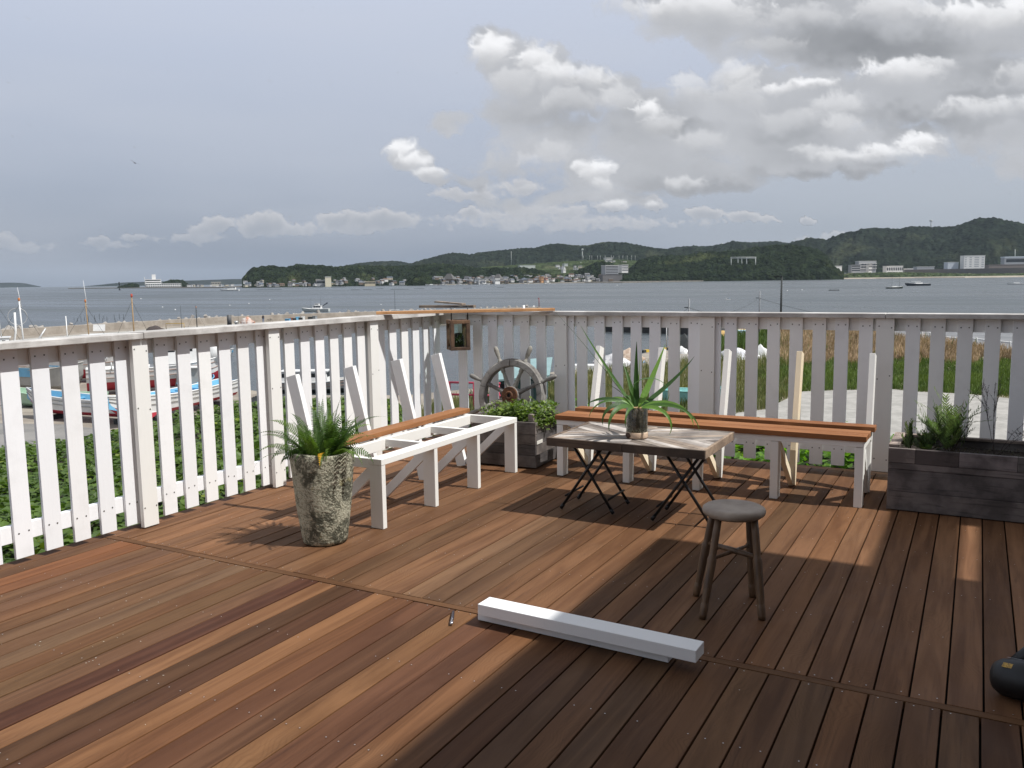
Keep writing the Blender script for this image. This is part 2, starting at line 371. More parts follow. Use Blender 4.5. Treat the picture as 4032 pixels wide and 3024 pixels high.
def hardwood(name, axis='y', c1=(.086, .041, .020), c2=(.142, .072, .036), dark=(.040, .020, .013), rough=.52, tone=True, fine=1.0):
    """sawn boards; grain runs along the axis; tone attribute gives each board its own colour and a random phase"""
    m, N, b, o = material(name); co = geo_co(N)
    at_ = N.node('ShaderNodeAttribute', attribute_name='tone'); A = at_.outputs['Color']
    st = {'y': (22, .9, 22), 'x': (.9, 22, 22), 'z': (22, 22, .9)}[axis]; st2 = {'y': (9, .7, 9), 'x': (.7, 9, 9), 'z': (9, 9, .7)}[axis]
    ph = N.vscale(N.vmath('MULTIPLY', A, (37.0, 91.0, 53.0)), 1.0)
    f, _ = N.noise(N.vmath('ADD', N.vmath('MULTIPLY', co, st), ph), 2.2*fine, 6, .65, .6)
    g, _ = N.noise(N.vmath('ADD', N.vmath('MULTIPLY', co, st2), ph), 1.1, 4, .55, 1.2)
    k, _ = N.noise(N.vmath('ADD', co, ph), 2.3, 4, .6)
    sc, _ = N.noise(N.vmath('ADD', co, ph), 60, 2, .5)
    col = N.mix(N.mapr(g, .32, .68), c1, c2); col = N.mix(N.mapr(f, .52, .78, 0, .55), col, dark)
    w = N.node('ShaderNodeTexWave', wave_type='BANDS'); N.put(w.inputs['Vector'], N.vmath('ADD', N.vmath('MULTIPLY', co, st2), N.vscale(N.noise(co, 1.7, 3, .5)[1], 5.0)))
    w.inputs['Scale'].default_value = 2.4; w.inputs['Distortion'].default_value = 5.0; w.inputs['Detail'].default_value = 3
    col = N.mix(N.math('MULTIPLY', N.mapr(w.outputs['Fac'], .55, .95), N.mapr(k, .50, .66, 0, .42)), col, N.mix(1.0, col, (.62, .58, .55), 'MULTIPLY'))
    col = N.mix(N.mapr(k, .50, .74, 0, .22), col, (.165, .098, .058))          # pale, dusty wear
    col = N.mix(N.mapr(sc, .70, .78, 0, .35), col, (.06, .03, .02))
    if tone: col = N.mix(1.0, col, A, 'MULTIPLY')
    N.put(b.inputs['Base Color'], col); N.put(b.inputs['Roughness'], N.mapr(k, .3, .7, rough+.06, rough+.2)); b.inputs['Specular IOR Level'].default_value = .13
    bump(N, b, N.math('ADD', f, N.math('MULTIPLY', sc, .3)), .30, .002); return m
M_DECK = hardwood('deck_hardwood', 'y'); M_BATTEN = hardwood('batten_hardwood', 'x')
M_SEAT_Y = hardwood('oiled_wood_y', 'y', (.22, .095, .040), (.31, .145, .065), (.19, .08, .04), .42); M_SEAT_X = hardwood('oiled_wood_x', 'x', (.22, .095, .040), (.31, .145, .065), (.19, .08, .04), .42)
M_DARK = flat('under_deck_dark', (.012, .009, .007), .9)

# ------------------------------------------------------------------ deck
GAP0, PIT = .071, .1172
def board_tone(k, far):
    r = random.random
    named = {} if far else {25: (.62, .52, .62), 24: (1.5, 1.45, 1.35), 23: (.62, .62, .62), 22: (.60, .55, .58), 21: (1.5, 1.42, 1.3), 20: (1.1, .98, .92), 26: (1.05, 1.05, 1.1), 29: (1.1, 1.25, 1.35),
                            19: (.9, .8, .85), 18: (.85, .8, .85), 17: (1.35, 1.3, 1.15), 16: (.95, .85, .9), 15: (.8, .72, .8), 14: (1.25, 1.15, 1.05), 13: (1.15, 1.1, 1.05), 12: (.85, .78, .8), 36: (1.3, 1.05, .9), 37: (1.35, 1.1, .95), 34: (.95, .95, 1.0)}
    if k in named: t = np.array(named[k])
    else:
        l = random.choice([.78, .88, .95, 1.0, 1.03, 1.08, 1.18, 1.35 if far else 1.2]); h = random.gauss(.015, .025)
        t = np.array([l*(1+h*.6), l, l*(1-h)])
        if r() < .15: t *= (.90, .97, 1.0)
        if far: t *= 1.25
    return tuple(t+np.array([random.uniform(-.012, .012) for _ in range(3)]))
deck = MB(); XL, XR = -4.60, 4.4
for far in (False, True):
    y0, y1 = ((-4.0, 3.144) if not far else (3.19, 6.855)); g0 = GAP0 if not far else GAP0+.011
    for k in range(-38, 41):
        xr = g0-k*PIT; xl = xr-PIT
        a, b_ = max(xl+.0034, XL), min(xr-.0034, XR)
        if b_-a < .02: continue
        dz = random.uniform(-.0012, .0012); t = board_tone(k, far)
        deck.box(a, b_, y0+random.uniform(0, .002), y1-random.uniform(0, .003), -.030, dz, 0, t)
        if far and random.random() < .0: pass
bt = MB(); bt.box(XL, XR, 3.147, 3.187, -.03, .0005, 0, (.95, .93, .86))
deck_o = tag(deck.build('deck', M_DECK, bevel=.0022), kind='structure')
bt.build('batten', M_BATTEN, deck_o, .0015)
sub = MB()
sub.box(XL+.01, XR, -4.0, 6.857, -.26, -.045);  # near-black bed under the boards; its colour stands in for shade in the gaps
fa = MB(); fa.box(XL, XR, 6.860, 6.932, -.28, -.004, 0, (.36, .33, .33)); fa.box(XL+.002, XL+.02, -4, 6.91, -.28, -.034, 0, (.55, .5, .5))
sub.build('shade_bed', M_DARK, deck_o); fa.build('fascia', M_BATTEN, deck_o)
M_HEAD = flat('screw_head', (.55, .53, .50), .35, .8)
sc = MB()
for y in (3.125, 2.585, 2.02, 1.45, .9, 3.212, 3.80, 4.35, 4.95, 5.5, 6.1, 6.75):
    for k in range(-6, 40):
        xr = (GAP0 if y < 3.15 else GAP0+.011)-k*PIT
        for off in (.028, .088):
            if xr-off < XL: continue
            if random.random() < .3: continue
            cx, cy_ = xr-off+random.uniform(-.003, .003), y+random.uniform(-.006, .006)
            sc.add([(cx+.0028*math.cos(i*math.pi/3), cy_+.0028*math.sin(i*math.pi/3), .0022) for i in range(6)], [tuple(range(6))])
tag(sc.build('screw', M_HEAD, deck_o), kind='stuff')

# paint chips and shavings left by the carpenters
ch = MB(); RC = random.Random(4)
for i in range(60):
    if i < 28: cx, cy_ = -3.2+RC.gauss(0, .45), 2.0+RC.gauss(0, .25)
    else: cx, cy_ = RC.uniform(-4.4, .3), RC.uniform(1.5, 6.2)
    if cx < -4.5 or cy_ > 6.7: continue
    a, s_ = RC.uniform(0, 3.14), RC.uniform(.001, .003); e = RC.uniform(.3, .8); ca, sa = math.cos(a)*s_, math.sin(a)*s_
    ch.add([(cx-ca+sa*e, cy_-sa-ca*e, .0016), (cx+ca+sa*e, cy_+sa-ca*e, .0022), (cx+ca-sa*e, cy_+sa+ca*e, .0018), (cx-ca-sa*e, cy_-sa+ca*e, .003)], [(0, 1, 2, 3)])
tag(ch.build('paint_chip', flat('paint_chip_white', (.60, .57, .50), .8)), kind='stuff')
# ------------------------------------------------------------------ fences
def screws_on(m, x, y, z, nrm, r=.0052, mi=1):
    n = np.array(nrm, float); a = np.cross(n, (0, 0, 1)); c = np.array((x, y, z))+n*.0012
    m.add([c+r*(math.cos(i*math.pi/4)*a+math.sin(i*math.pi/4)*np.array((0, 0, 1))) for i in range(8)], [tuple(range(8)) if nrm[0] > 0 or nrm[1] > 0 else tuple(range(8))], mi)
lf = thing('picket_fence', 'white picket fence in full sun along the left side of the deck', 'fence', (-4.6, 2, 0))
rf = thing('picket_fence', 'white picket fence in shade across the far end of the deck, behind the wooden bench', 'fence', (-1, 6.95, 0))
LY = [3.405-.175*i for i in range(1, 35)] + [3.405] + [3.687+.1747*i for i in range(6)] + [4.85+.1722*i for i in range(6)] + [5.99+.1763*i for i in range(6)]
lposts = [3.42-1.15*i for i in range(0, 6)] + [4.545, 5.71]
def white_tone():
    k = random.uniform(.93, 1.02); return random.choice([(k, k, k*1.0), (k, k*.985, k*.95), (k, k*.99, k*.975)])
for y in [v*.9804 for v in LY]:
    if any(-.03 < y-(p-.10) < .03 for p in ()): continue
    m = MB(); t = white_tone(); w = .100; dyy = random.uniform(-.002, .002)
    m.box(-4.531, -4.511, y-w/2+dyy, y+w/2+dyy, .029+random.uniform(-.003, .003), 1.172, 0, t)
    for zz in (1.122, .168):
        for o_ in (-.026, .026): screws_on(m, -4.511, y+o_+random.uniform(-.004, .004), zz+random.uniform(-.006, .006), (1, 0, 0))
    m.build('slat', [M_WHITE, M_SCREW], lf, .0018)
for y in lposts:
    m = MB(); t = (.99, .98, .95)
    m.box(-4.487, -4.455, y-.054, y+.054, .008, 1.172, 0, t); m.box(-4.598, -4.488, y-.034, y+.05, .022, 1.165, 0, t)
    for zz in (1.11, .74, .13): 
        for o_ in (-.042, .042): screws_on(m, -4.455, y+o_, zz+random.uniform(-.02, .02), (1, 0, 0))
    m.build('post', [M_CREAM, M_SCREW], lf, .002)
m = MB(); m.box(-4.570, -4.533, -4, 6.86, 1.0765, 1.172); m.build('stringer', M_CREAM, lf, .002)
m = MB(); m.box(-4.570, -4.533, -4, 6.86, .119, .213); m.build('stringer', M_WHITE, lf, .002)
for a, b_ in ((-4, 3.43), (3.433, 6.735)):
    m = MB(); m.box(-4.575, -4.428, a, b_, 1.174, 1.211 if a < 0 else 1.215); m.build('top_rail', M_RAIL, lf, .004)
RX = [-4.33, -4.16, -3.995, -3.825, -3.652, -3.487, -3.205, -3.078, -2.909, -2.742, -2.571, -2.401, -2.235, -2.059, -1.885, -1.757, -1.586, -1.417, -1.244, -1.072, -.906, -.735, -.415, -.246, -.073, .10, .272, .444, .615, .787, 1.10, 1.27, 1.44, 1.61, 1.78, 1.95, 2.12, 2.40, 2.57, 2.74, 2.91, 3.08, 3.25, 3.42]
for x in [v*.9855 for v in RX if v > -4.5]:
    m = MB(); t = white_tone(); w = .096; d = random.uniform(-.002, .002)
    m.box(x-w/2+d, x+w/2+d, 6.800, 6.820, .043+random.uniform(-.003, .003), 1.178, 0, t)
    for zz in (1.122, .168):
        for o_ in (-.026, .026): screws_on(m, x+o_+random.uniform(-.004, .004), 6.800, zz+random.uniform(-.006, .006), (0, -1, 0))
    m.build('slat', [M_WHITE, M_SCREW], rf, .0018)
for x in (-3.28, -1.945, -.600, .945, 2.26):
    m = MB(); x *= .984; yf = 6.768; m.box(x-.061, x+.061, yf, 6.798, .034, 1.178, 0, (.99, .98, .96))
    for zz in (1.11, .74, .13):
        for o_ in (-.042, .042): screws_on(m, x+o_, yf, zz+random.uniform(-.02, .02), (0, -1, 0))
    m.build('post', [M_CREAM, M_SCREW], rf, .002)
m = MB(); m.box(-4.53, 4.4, 6.822, 6.860, 1.083, 1.178); m.build('stringer', M_CREAM, rf, .002)
m = MB(); m.box(-4.53, 4.4, 6.822, 6.860, .146, .240); m.build('stringer', M_CREAM, rf, .002)
for a, b_ in ((-4.575, -.59), (-.587, 4.4)):
    m = MB(); m.box(a, b_, 6.738, 6.878, 1.180, 1.216); m.build('top_rail', M_RAIL, rf, .004)

# ------------------------------------------------------------------ the house whose eaves shade this side of the deck (outside the frame)
house = thing('house', 'pale boarded house with a deep flat eave along the right side of the deck', 'building', (4.4, 0, 0))
M_WALL = flat('house_render', (.30, .27, .24), .8); M_EAVE = flat('eave_board', (.25, .20, .16), .7)
H = 5.0; sx, sy = .65*H, .08*H
m = MB(); m.box(3.0, 9, -2.3, 4.2, -.25, H); m.build('wall', M_WALL, house); m = MB(); m.box(-.6, 9, -6, -2.32, -.25, H); m.build('wall', M_WALL, house)  # the second wall, behind the camera, is added to cut sky fill
m = MB(); m.box(-1.45+sx, 9, -2.3, 4.60+sy, H, H+.18); m.box(-.8, 9, -6, -2.31, H+.001, H+.181)
m.build('roof', M_EAVE, house)
m = MB(); x0 = -.35+sx  # unseen roof piece, slotted to shape the stepped shade and its lit strip
m.box(x0, -.02+sx, 4.603+sy, 8.6, H+.003, H+.14); m.box(.145+sx, 9, 4.603+sy, 8.6, H+.003, H+.14)
m.box(-.017+sx, .142+sx, 5.63+sy, 5.795+sy, H+.003, H+.14); m.box(-.017+sx, .142+sx, 5.825+sy, 8.6, H+.003, H+.14)
m.build('shade_canopy', M_EAVE, house)
# ------------------------------------------------------------------ unfinished bench on the left
def S(label, loc, **k): return thing(*label, loc, **k)
lb = thing('bench', 'unfinished white timber bench with one brown back plank laid on its open frame', 'bench', (-3.4, 4.9, 0))
ZT = .434
def rbox(t=None): return t if t else white_tone()
ly = [4.031, 4.600, 5.151, 5.712]
for i, y in enumerate(ly):
    m = MB(); m.box(-3.205, -3.112, y-.019, y+.019, .001, ZT-.039, 0, (1, .985, .95)); m.build('leg', M_CREAM, lb, .002)
    m = MB(); m.box(-3.60, -3.205, y-.019, y+.019, ZT-.062, ZT-.001, 0, (1, .985, .95)) if i in (0, 3) else m.box(-3.60, -3.205, y-.019, y+.019, ZT-.055, ZT-.004, 0, (1, .985, .95))
    m.build('crosspiece', M_CREAM, lb, .002)
    # leaning back post, from the floor up past the seat
    yo = y+.045 if i < 3 else y+.02
    m = MB(); m.beam((-3.62, yo, .004), (-3.86, yo+.01, .905), .038, .085, (1, 0, 0)); 
    m.build('back_post', M_CREAM, lb, .002)
    m = MB(); m.beam((-3.575, yo, .03), (-3.215, yo-.01, ZT-.075), .030, .060, (1, 0, 0)); m.build('brace', M_CREAM, lb, .0015)
m = MB(); m.box(-3.202, -3.110, 4.010, 5.731, ZT-.038, ZT, 0, (1, .985, .95)); m.build('front_rail', M_CREAM, lb, .002)
m = MB(); m.box(-3.55, -3.512, 4.012, 5.731, ZT-.075, ZT-.002, 0, (1, .985, .95)); m.build('rear_rail', M_CREAM, lb, .002)
m = MB(); m.box(-3.69, -3.575, 3.90, 5.79, ZT+.001, ZT+.036, 0, (1.02, 1.0, .95)); m.build('seat_plank', M_SEAT_Y, lb, .0025)
# ------------------------------------------------------------------ bench on the far side
rb = thing('bench', 'long bench of three brown planks on white legs in front of the far fence', 'bench', (-1.7, 6.0, 0))
lx = [-2.752, -2.215, -1.690, -1.155, -.622]
for i, x in enumerate(lx):
    m = MB(); m.box(x-.030, x+.030 if False else x+.022, 5.760, 5.855, .001, ZT-.039, 0, (1, .985, .95)); m.build('leg', M_CREAM, rb, .002)
    m = MB(); m.box(x-.019, x+.019, 5.86, 6.24, ZT-.06, ZT-.002, 0, (1, .985, .95)); m.build('crosspiece', M_CREAM, rb, .002)
    xo = x+.048 if i < 4 else x+.012
    t = (1, .985, .95) if i != 3 else (1.02, .86, .62)
    m = MB(); m.beam((xo-.012, 6.20, .004), (xo-.03, 6.50, .935), .040, .085, (0, 1, 0), 0, t); m.build('back_post', M_CREAM, rb, .002)
    t = (1, .985, .95) if i in (4, ) else (1.02, .88, .66)
    m = MB(); m.beam((xo-.012, 6.17, .03), (x+.004, 5.875, ZT-.09), .034, .058, (0, 1, 0), 0, t); m.build('brace', M_CREAM, rb, .0015)
m = MB(); m.box(-2.782, -.598, 5.758, 5.850, ZT-.036, ZT+.001, 0, (1, .985, .95)); m.build('front_rail', M_CREAM, rb, .002)
m = MB(); m.box(-2.78, -.60, 6.20, 6.24, ZT-.075, ZT-.001, 0, (1, .985, .95)); m.build('rear_rail', M_CREAM, rb, .002)
for j, (a, b_, x0, x1) in enumerate(((5.745, 5.862, -2.79, -.585), (5.868, 5.985, -2.79, -.583), (6.135, 6.25, -2.80, -.575))):
    m = MB(); m.box(x0, x1, a, b_, ZT+.003, ZT+.038, 0, [(1.05, .98, .92), (1.1, 1.05, 1.0), (.98, .9, .85)][j]); m.build('seat_plank', M_SEAT_X, rb, .0025)

# ------------------------------------------------------------------ low table of reclaimed boards on folding legs
TZ = .502
tb = thing('table', 'low table with a chevron top of reclaimed boards on black folding legs', 'table', (-1.855, 5.08, 0))
tx0, tx1, ty0, ty1 = -2.365, -1.345, 4.745, 5.425
def old_wood(name, a=(.30, .25, .20), b2=(.17, .14, .115), dark=(.05, .04, .033), st=(1.5, 22, 22), rough=.7):
    m, N, b, o = material(name); co = geo_co(N)
    at_ = N.node('ShaderNodeAttribute', attribute_name='tone'); A = at_.outputs['Color']
    f, _ = N.noise(N.vmath('ADD', N.vmath('MULTIPLY', co, st), N.vmath('MULTIPLY', A, (31, 77, 53))), 2.4, 6, .68, .5); g, _ = N.noise(co, 6, 4, .6)
    col = N.mix(N.mapr(g, .35, .65), a, b2); col = N.mix(N.mapr(f, .50, .74, 0, .8), col, dark); col = N.mix(1.0, col, A, 'MULTIPLY')
    N.put(b.inputs['Base Color'], col); b.inputs['Roughness'].default_value = rough; bump(N, b, f, .5, .003); return m
M_OLD = old_wood('reclaimed_wood'); M_OLDG = old_wood('grey_planter_wood', (.17, .15, .14), (.075, .066, .062), (.022, .019, .018)); M_OLDX = old_wood('grey_planter_wood_side', (.17, .15, .14), (.075, .066, .062), (.022, .019, .018), (22, 1.5, 22))
# chevron strips: clip slanted strips to each half of the top
def clip_poly(poly, a, b_, c_):       # keep a*x+b*y <= c
    out = []
    for i in range(len(poly)):
        p, q = poly[i], poly[(i+1) % len(poly)]; dp, dq = a*p[0]+b_*p[1]-c_, a*q[0]+b_*q[1]-c_
        if dp <= 0: out.append(p)
        if (dp < 0 < dq) or (dq < 0 < dp): t = dp/(dp-dq); out.append((p[0]+t*(q[0]-p[0]), p[1]+t*(q[1]-p[1])))
    return out
top = MB(); cx, cyy = (tx0+tx1)/2, (ty0+ty1)/2
quad = [(tx0+.02, cx, ty0+.02, cyy, 1), (cx, tx1-.02, ty0+.02, cyy, -1), (tx0+.02, cx, cyy, ty1-.02, -1), (cx, tx1-.02, cyy, ty1-.02, 1)]
tones = [(1.25, 1.15, 1.05), (1.1, 1.02, .95), (1.5, 1.42, 1.36), (.8, .70, .62), (1.3, 1.1, .92), (2.2, 2.15, 2.1), (1.0, .96, .92), (1.6, 1.42, 1.25)]
for (xa, xb, ya, yb, s) in quad:
    ang = math.radians(33)*s; nx, ny = -math.sin(ang), math.cos(ang); w = .052
    base = [(xa, ya), (xb, ya), (xb, yb), (xa, yb)]; ds = [nx*p[0]+ny*p[1] for p in base]
    k = math.floor(min(ds)/w)
    while k*w < max(ds):
        p = clip_poly(base, nx, ny, (k+1)*w-.0012); p = clip_poly(p, -nx, -ny, -(k*w)) if len(p) > 2 else p
        if len(p) > 2:
            z = TZ-.0035+random.uniform(-.0015, .0015); n = len(p); t = random.choice(tones); kk = random.uniform(.85, 1.15); t = (t[0]*kk*.90, t[1]*kk*1.0, t[2]*kk*1.14)
            top.add([(x, y, z) for x, y in p]+[(x, y, z-.02) for x, y in p], [tuple(range(n))]+[(i, i+n, (i+1) % n+n, (i+1) % n) for i in range(n)], 0, False, t)
        k += 1
top.build('tabletop', M_OLD, tb)
m = MB()
m.box(tx0, cx-.001, ty0, ty0+.019, TZ-.052, TZ, 0, (.34, .27, .22)); m.box(cx+.001, tx1, ty0, ty0+.019, TZ-.052, TZ, 0, (.30, .25, .21)); m.box(tx0, tx1, ty1-.019, ty1, TZ-.052, TZ, 0, (.8, .8, .8))
m.box(tx0, tx0+.019, ty0+.0195, ty1-.0195, TZ-.052, TZ, 0, (.6, .5, .42)); m.box(tx1-.019, tx1, ty0+.0195, ty1-.0195, TZ-.052, TZ, 0, (1.25, 1.1, .95))
m.build('edge_board', M_OLD, tb, .0015)
m = MB(); m.box(tx0+.02, tx1-.02, ty0+.02, ty1-.02, TZ-.045, TZ-.026, 0, (.5, .5, .5)); m.build('underboard', M_OLD, tb)
M_BLACK = flat('black_steel', (.012, .012, .013), .4, .2)
zt = TZ-.05
def xleg(a, b_):
    m = MB(); d = np.array(b_)-np.array(a); m.tube([a, tuple(np.array(a)+d*.5), b_], .0095, 10); e = np.array(b_)-d*.06
    m.tube([tuple(e), b_], .0125, 10); return m.build('leg', M_BLACK, tb)
for (xa, xb) in ((-2.335, -1.975), (-1.712, -1.345)):
    for y in (4.895, 5.165):
        xleg((xb-.06, y-.0, zt), (xa, y-.005, .012)); xleg((xa+.06, y+.024, zt), (xb, y+.012, .012))
    for a, b_ in (((xa+.035, 4.885, .10), (xa+.035, 5.165, .10)), ((xb-.035, 4.91, .10), (xb-.035, 5.18, .10)), ((xb-.06, 4.895, zt-.006), (xb-.06, 5.165, zt-.006)), ((xa+.06, 4.919, zt-.006), (xa+.06, 5.189, zt-.006))):
        m = MB(); m.tube([a, b_], .007, 8); m.build('crossbar', M_BLACK, tb)

# ------------------------------------------------------------------ stool
stl = thing('stool', 'round worn wooden stool with four splayed turned legs', 'stool', (-.94, 3.72, 0))
def stain(name, a, b2, rough=.5, sc=5, st=(6, 6, 1)):
    return mat_mix(name, a, b2, sc, rough, .3, .72, .25, .003, st, 0, 6)
M_STOOL = stain('stool_brown', (.145, .082, .04), (.065, .037, .02), .5); M_STOOLTOP = stain('stool_seat_wood', (.36, .29, .225), (.22, .17, .13), .55, 7, (1, 1, 1))
m = MB(); prof = [(0.001, .452), (.06, .4525), (.105, .456), (.128, .4555), (.139, .449), (.1425, .438), (.139, .426), (.125, .415), (.10, .411), (.001, .411)]
m.lathe(list(reversed(prof)), (-1.003, 3.915, 0), 48); 
SEATC = np.array((-1.003, 3.915)); m.v = [v for v in m.v]
# seat centred above the feet
feet = [(-1.110, 3.800), (-1.005, 3.545), (-.870, 3.905), (-.770, 3.650)]; fc = np.mean(feet, axis=0)
m = MB(); m.lathe(list(reversed(prof)), (fc[0], fc[1]+.075, 0), 48); sc_ = np.array((fc[0], fc[1]+.075)); m.build('seat', M_STOOLTOP, stl)
def P3(a, b_, t): return tuple(np.array(a)+(np.array(b_)-np.array(a))*t)
ends = []
for f_ in feet:
    f0 = np.array((f_[0], f_[1], .001)); d = np.array(f_)-fc; t0 = np.array((sc_[0]+d[0]*.62, sc_[1]+d[1]*.62, .415)); ends.append((f0, t0))
    ts = [0, .04, .10, .135, .15, .165, .35, .58, .60, .63, .66, .85, 1]; rs = [.0155, .017, .018, .018, .0155, .0165, .0185, .0205, .0205, .0155, .0165, .0165, .0155]
    m = MB(); m.tube([f0+(t0-f0)*t for t in ts], rs, 14); m.build('leg', M_STOOL, stl)
for a, b_, r, z in ((1, 2, .0085, .60), (0, 3, .012, .62)):
    m = MB(); p = ends[a][0]+(ends[a][1]-ends[a][0])*z; q = ends[b_][0]+(ends[b_][1]-ends[b_][0])*z
    m.tube([p, (p+q)/2, q], [r*.8, r*1.15, r*.8], 10); m.build('stretcher', M_STOOL, stl)

# ------------------------------------------------------------------ two white timbers on the deck
M_TIMBER = paint('white_timber', (.80, .80, .79), amount=.05)
def timber(c0, c1, w, z0, z1, label, x1ext=0):
    o0 = ((c0[0]+c1[0])/2, (c0[1]+c1[1])/2, z0); m = MB(); zc = (z0+z1)/2
    m.beam((c0[0], c0[1], zc), (c1[0], c1[1], zc), w, z1-z0, (0, 0, 1))
    o = m.build('timber', M_TIMBER, None, .0022, org=o0); return tag(o, label, 'timber', 'white timbers stacked on the deck')
timber((-1.882, 3.128), (-.997, 3.100), .095, .0035, .0495, 'shorter white timber lying on the deck under the longer one')
timber((-1.850, 3.0785), (-.872, 3.049), .098, .051, .1, 'longer white timber laid on top of the shorter one on the deck')
# ------------------------------------------------------------------ pen
pn = thing('pen', 'dark marker pen with a silver clip lying on the deck left of the white timbers', 'pen', (-1.99, 3.04, 0))
p0, p1 = np.array((-2.030, 3.110, .009)), np.array((-1.955, 2.975, .010)); u = (p1-p0)/np.linalg.norm(p1-p0)
M_PEN = flat('pen_dark', (.03, .025, .035), .3); M_SILV = flat('pen_silver', (.55, .55, .58), .25, .9)
m = MB(); m.tube([p0, p0+u*.012, p0+u*.02, p0+u*.09, p0+u*.115], [.0018, .005, .0068, .0078, .0072], 14); m.build('barrel', M_PEN, pn)
m = MB(); m.tube([p0+u*.1155, p0+u*.14, p1], [.0076, .0078, .006], 14); m.build('cap', M_SILV, pn)
m = MB(); q = p0+u*.10+np.array((0, 0, .0095)); m.beam(q, q+u*.045, .003, .0016); m.build('clip', M_SILV, pn)

# ------------------------------------------------------------------ boards lying on the rail corner
m = MB(); a, b_ = np.array((-4.60, 5.935, 1.2335)), np.array((-3.275, 6.835, 1.2335)); a = np.array((-4.50, 5.80, 1.233)); b_ = np.array((-3.29, 6.775, 1.233))
m.beam(a, b_, .085, .024, (0, 0, 1), 0, (1.12, 1.15, 1.1)); tag(m.build('plank', hardwood('plank_wood', 'x', (.40, .20, .095), (.52, .28, .14), (.2, .1, .05), .5), None, .002, org=tuple((a+b_)/2)), 'long brown plank laid diagonally across the corner of the fence rails', 'plank')
z = 1.2465
m = MB(); a = np.array((-4.53, 6.72, z+.012)); b_ = np.array((-4.20, 6.93, z+.012)); m.beam((-4.60, 6.60, z+.014), (-4.05, 6.68, z+.014), .06, .024, (0, 0, 1), 0, (.7, .65, .6))
tag(m.build('offcut', M_OLD, None, .002, org=(-4.3, 6.65, z)), 'dark brown board offcut across the long plank at the fence corner', 'offcut')
m = MB(); m.beam((-4.62, 6.90, z+.05), (-4.18, 6.70, z+.034), .045, .016, (0, 0, 1), 0, (1.3, 1.25, 1.2))
tag(m.build('offcut', M_OLD, None, .002, org=(-4.3, 6.8, z)), 'thin grey board offcut sticking up over the fence corner', 'offcut')
# ------------------------------------------------------------------ plants, pots, planters, wheel, lantern
def frond(base, dirn, length, droop, width, nseg=16, pinna=None, tone=(1, 1, 1), lift=1.0, curl=0.0, V=None, F=None, T=None):
    """a fern frond: arching midrib with rows of narrow leaflets"""
    d = np.array((math.cos(dirn), math.sin(dirn), 0)); tw_ = random.uniform(-.9, .9); side = np.array((-d[1]*math.cos(tw_), d[0]*math.cos(tw_), math.sin(tw_)))
    pts = []; ang = lift; p = np.array(base, float); n = 26; st = length/n
    for i in range(n+1):
        pts.append(p.copy()); p = p+st*(math.cos(ang)*d+math.sin(ang)*np.array((0, 0, 1))); ang -= droop/n*(.4+1.6*(i/n))
    pts = np.array(pts); tan = np.gradient(pts, axis=0); tan /= np.linalg.norm(tan, axis=1)[:, None]
    for i in range(n):                                    # midrib, a thin folded strip
        r = .0016*(1-i/n*.7); a, b_ = pts[i], pts[i+1]; k = len(V); V += [a-side*r, a+side*r, b_+side*r, b_-side*r]; F.append((k, k+1, k+2, k+3)); T += [tuple(np.array(tone)*.8)]*4
    m = int(length/.0122)
    for j in range(3, m):
        t = j/m; i = min(int(t*n), n-1); q = pts[i]+(pts[min(i+1, n)]-pts[i])*(t*n-i); tg = tan[i]
        w = width*math.sin(math.pi*min(1, (t+.06)**.62))*random.uniform(.85, 1.1)
        up = np.cross(side, tg); up = up if up[2] > 0 else -up
        for s in (-1, 1):
            e = q+s*side*w*math.cos(curl)+tg*w*.28+up*(-abs(math.sin(curl))*w)+np.array((0, 0, random.uniform(-.12, .12)*w))
            hw = .0042; k = len(V); tt = tuple(np.array(tone)*random.uniform(.75, 1.25))
            V += [q-tg*hw*.6, q+tg*hw*1.1, q+(e-q)*.6+tg*hw*1.25, e, q+(e-q)*.55-tg*hw*.8]; T += [tt]*5
            F.append((k, k+1, k+2, k+3)); F.append((k, k+2, k+3, k+4))
def soup(name, V, F, T, mat, parent):
    Q = np.array([f if len(f) == 4 else (*f, f[-1]) for f in F], int); V = np.array(V)
    m = MB(); me = bpy.data.meshes.new(name); o0 = ORG[parent]; me.from_pydata((V-o0).tolist(), [], [tuple(f) for f in F]); me.materials.append(mat)
    a = me.color_attributes.new('tone', 'FLOAT_COLOR', 'POINT'); cc = np.ones((len(V), 4)); cc[:, :3] = np.array(T); a.data.foreach_set('color', cc.ravel())
    me.update(); o = bpy.data.objects.new(name, me); COL.objects.link(o); o.parent = parent; ORG[o] = o0; return o
M_FERN = leaf_mat('fern_leaf', (.095, .165, .045), .34)
M_DEAD = leaf_mat('withered_leaf', (.62, .36, .03), .25)
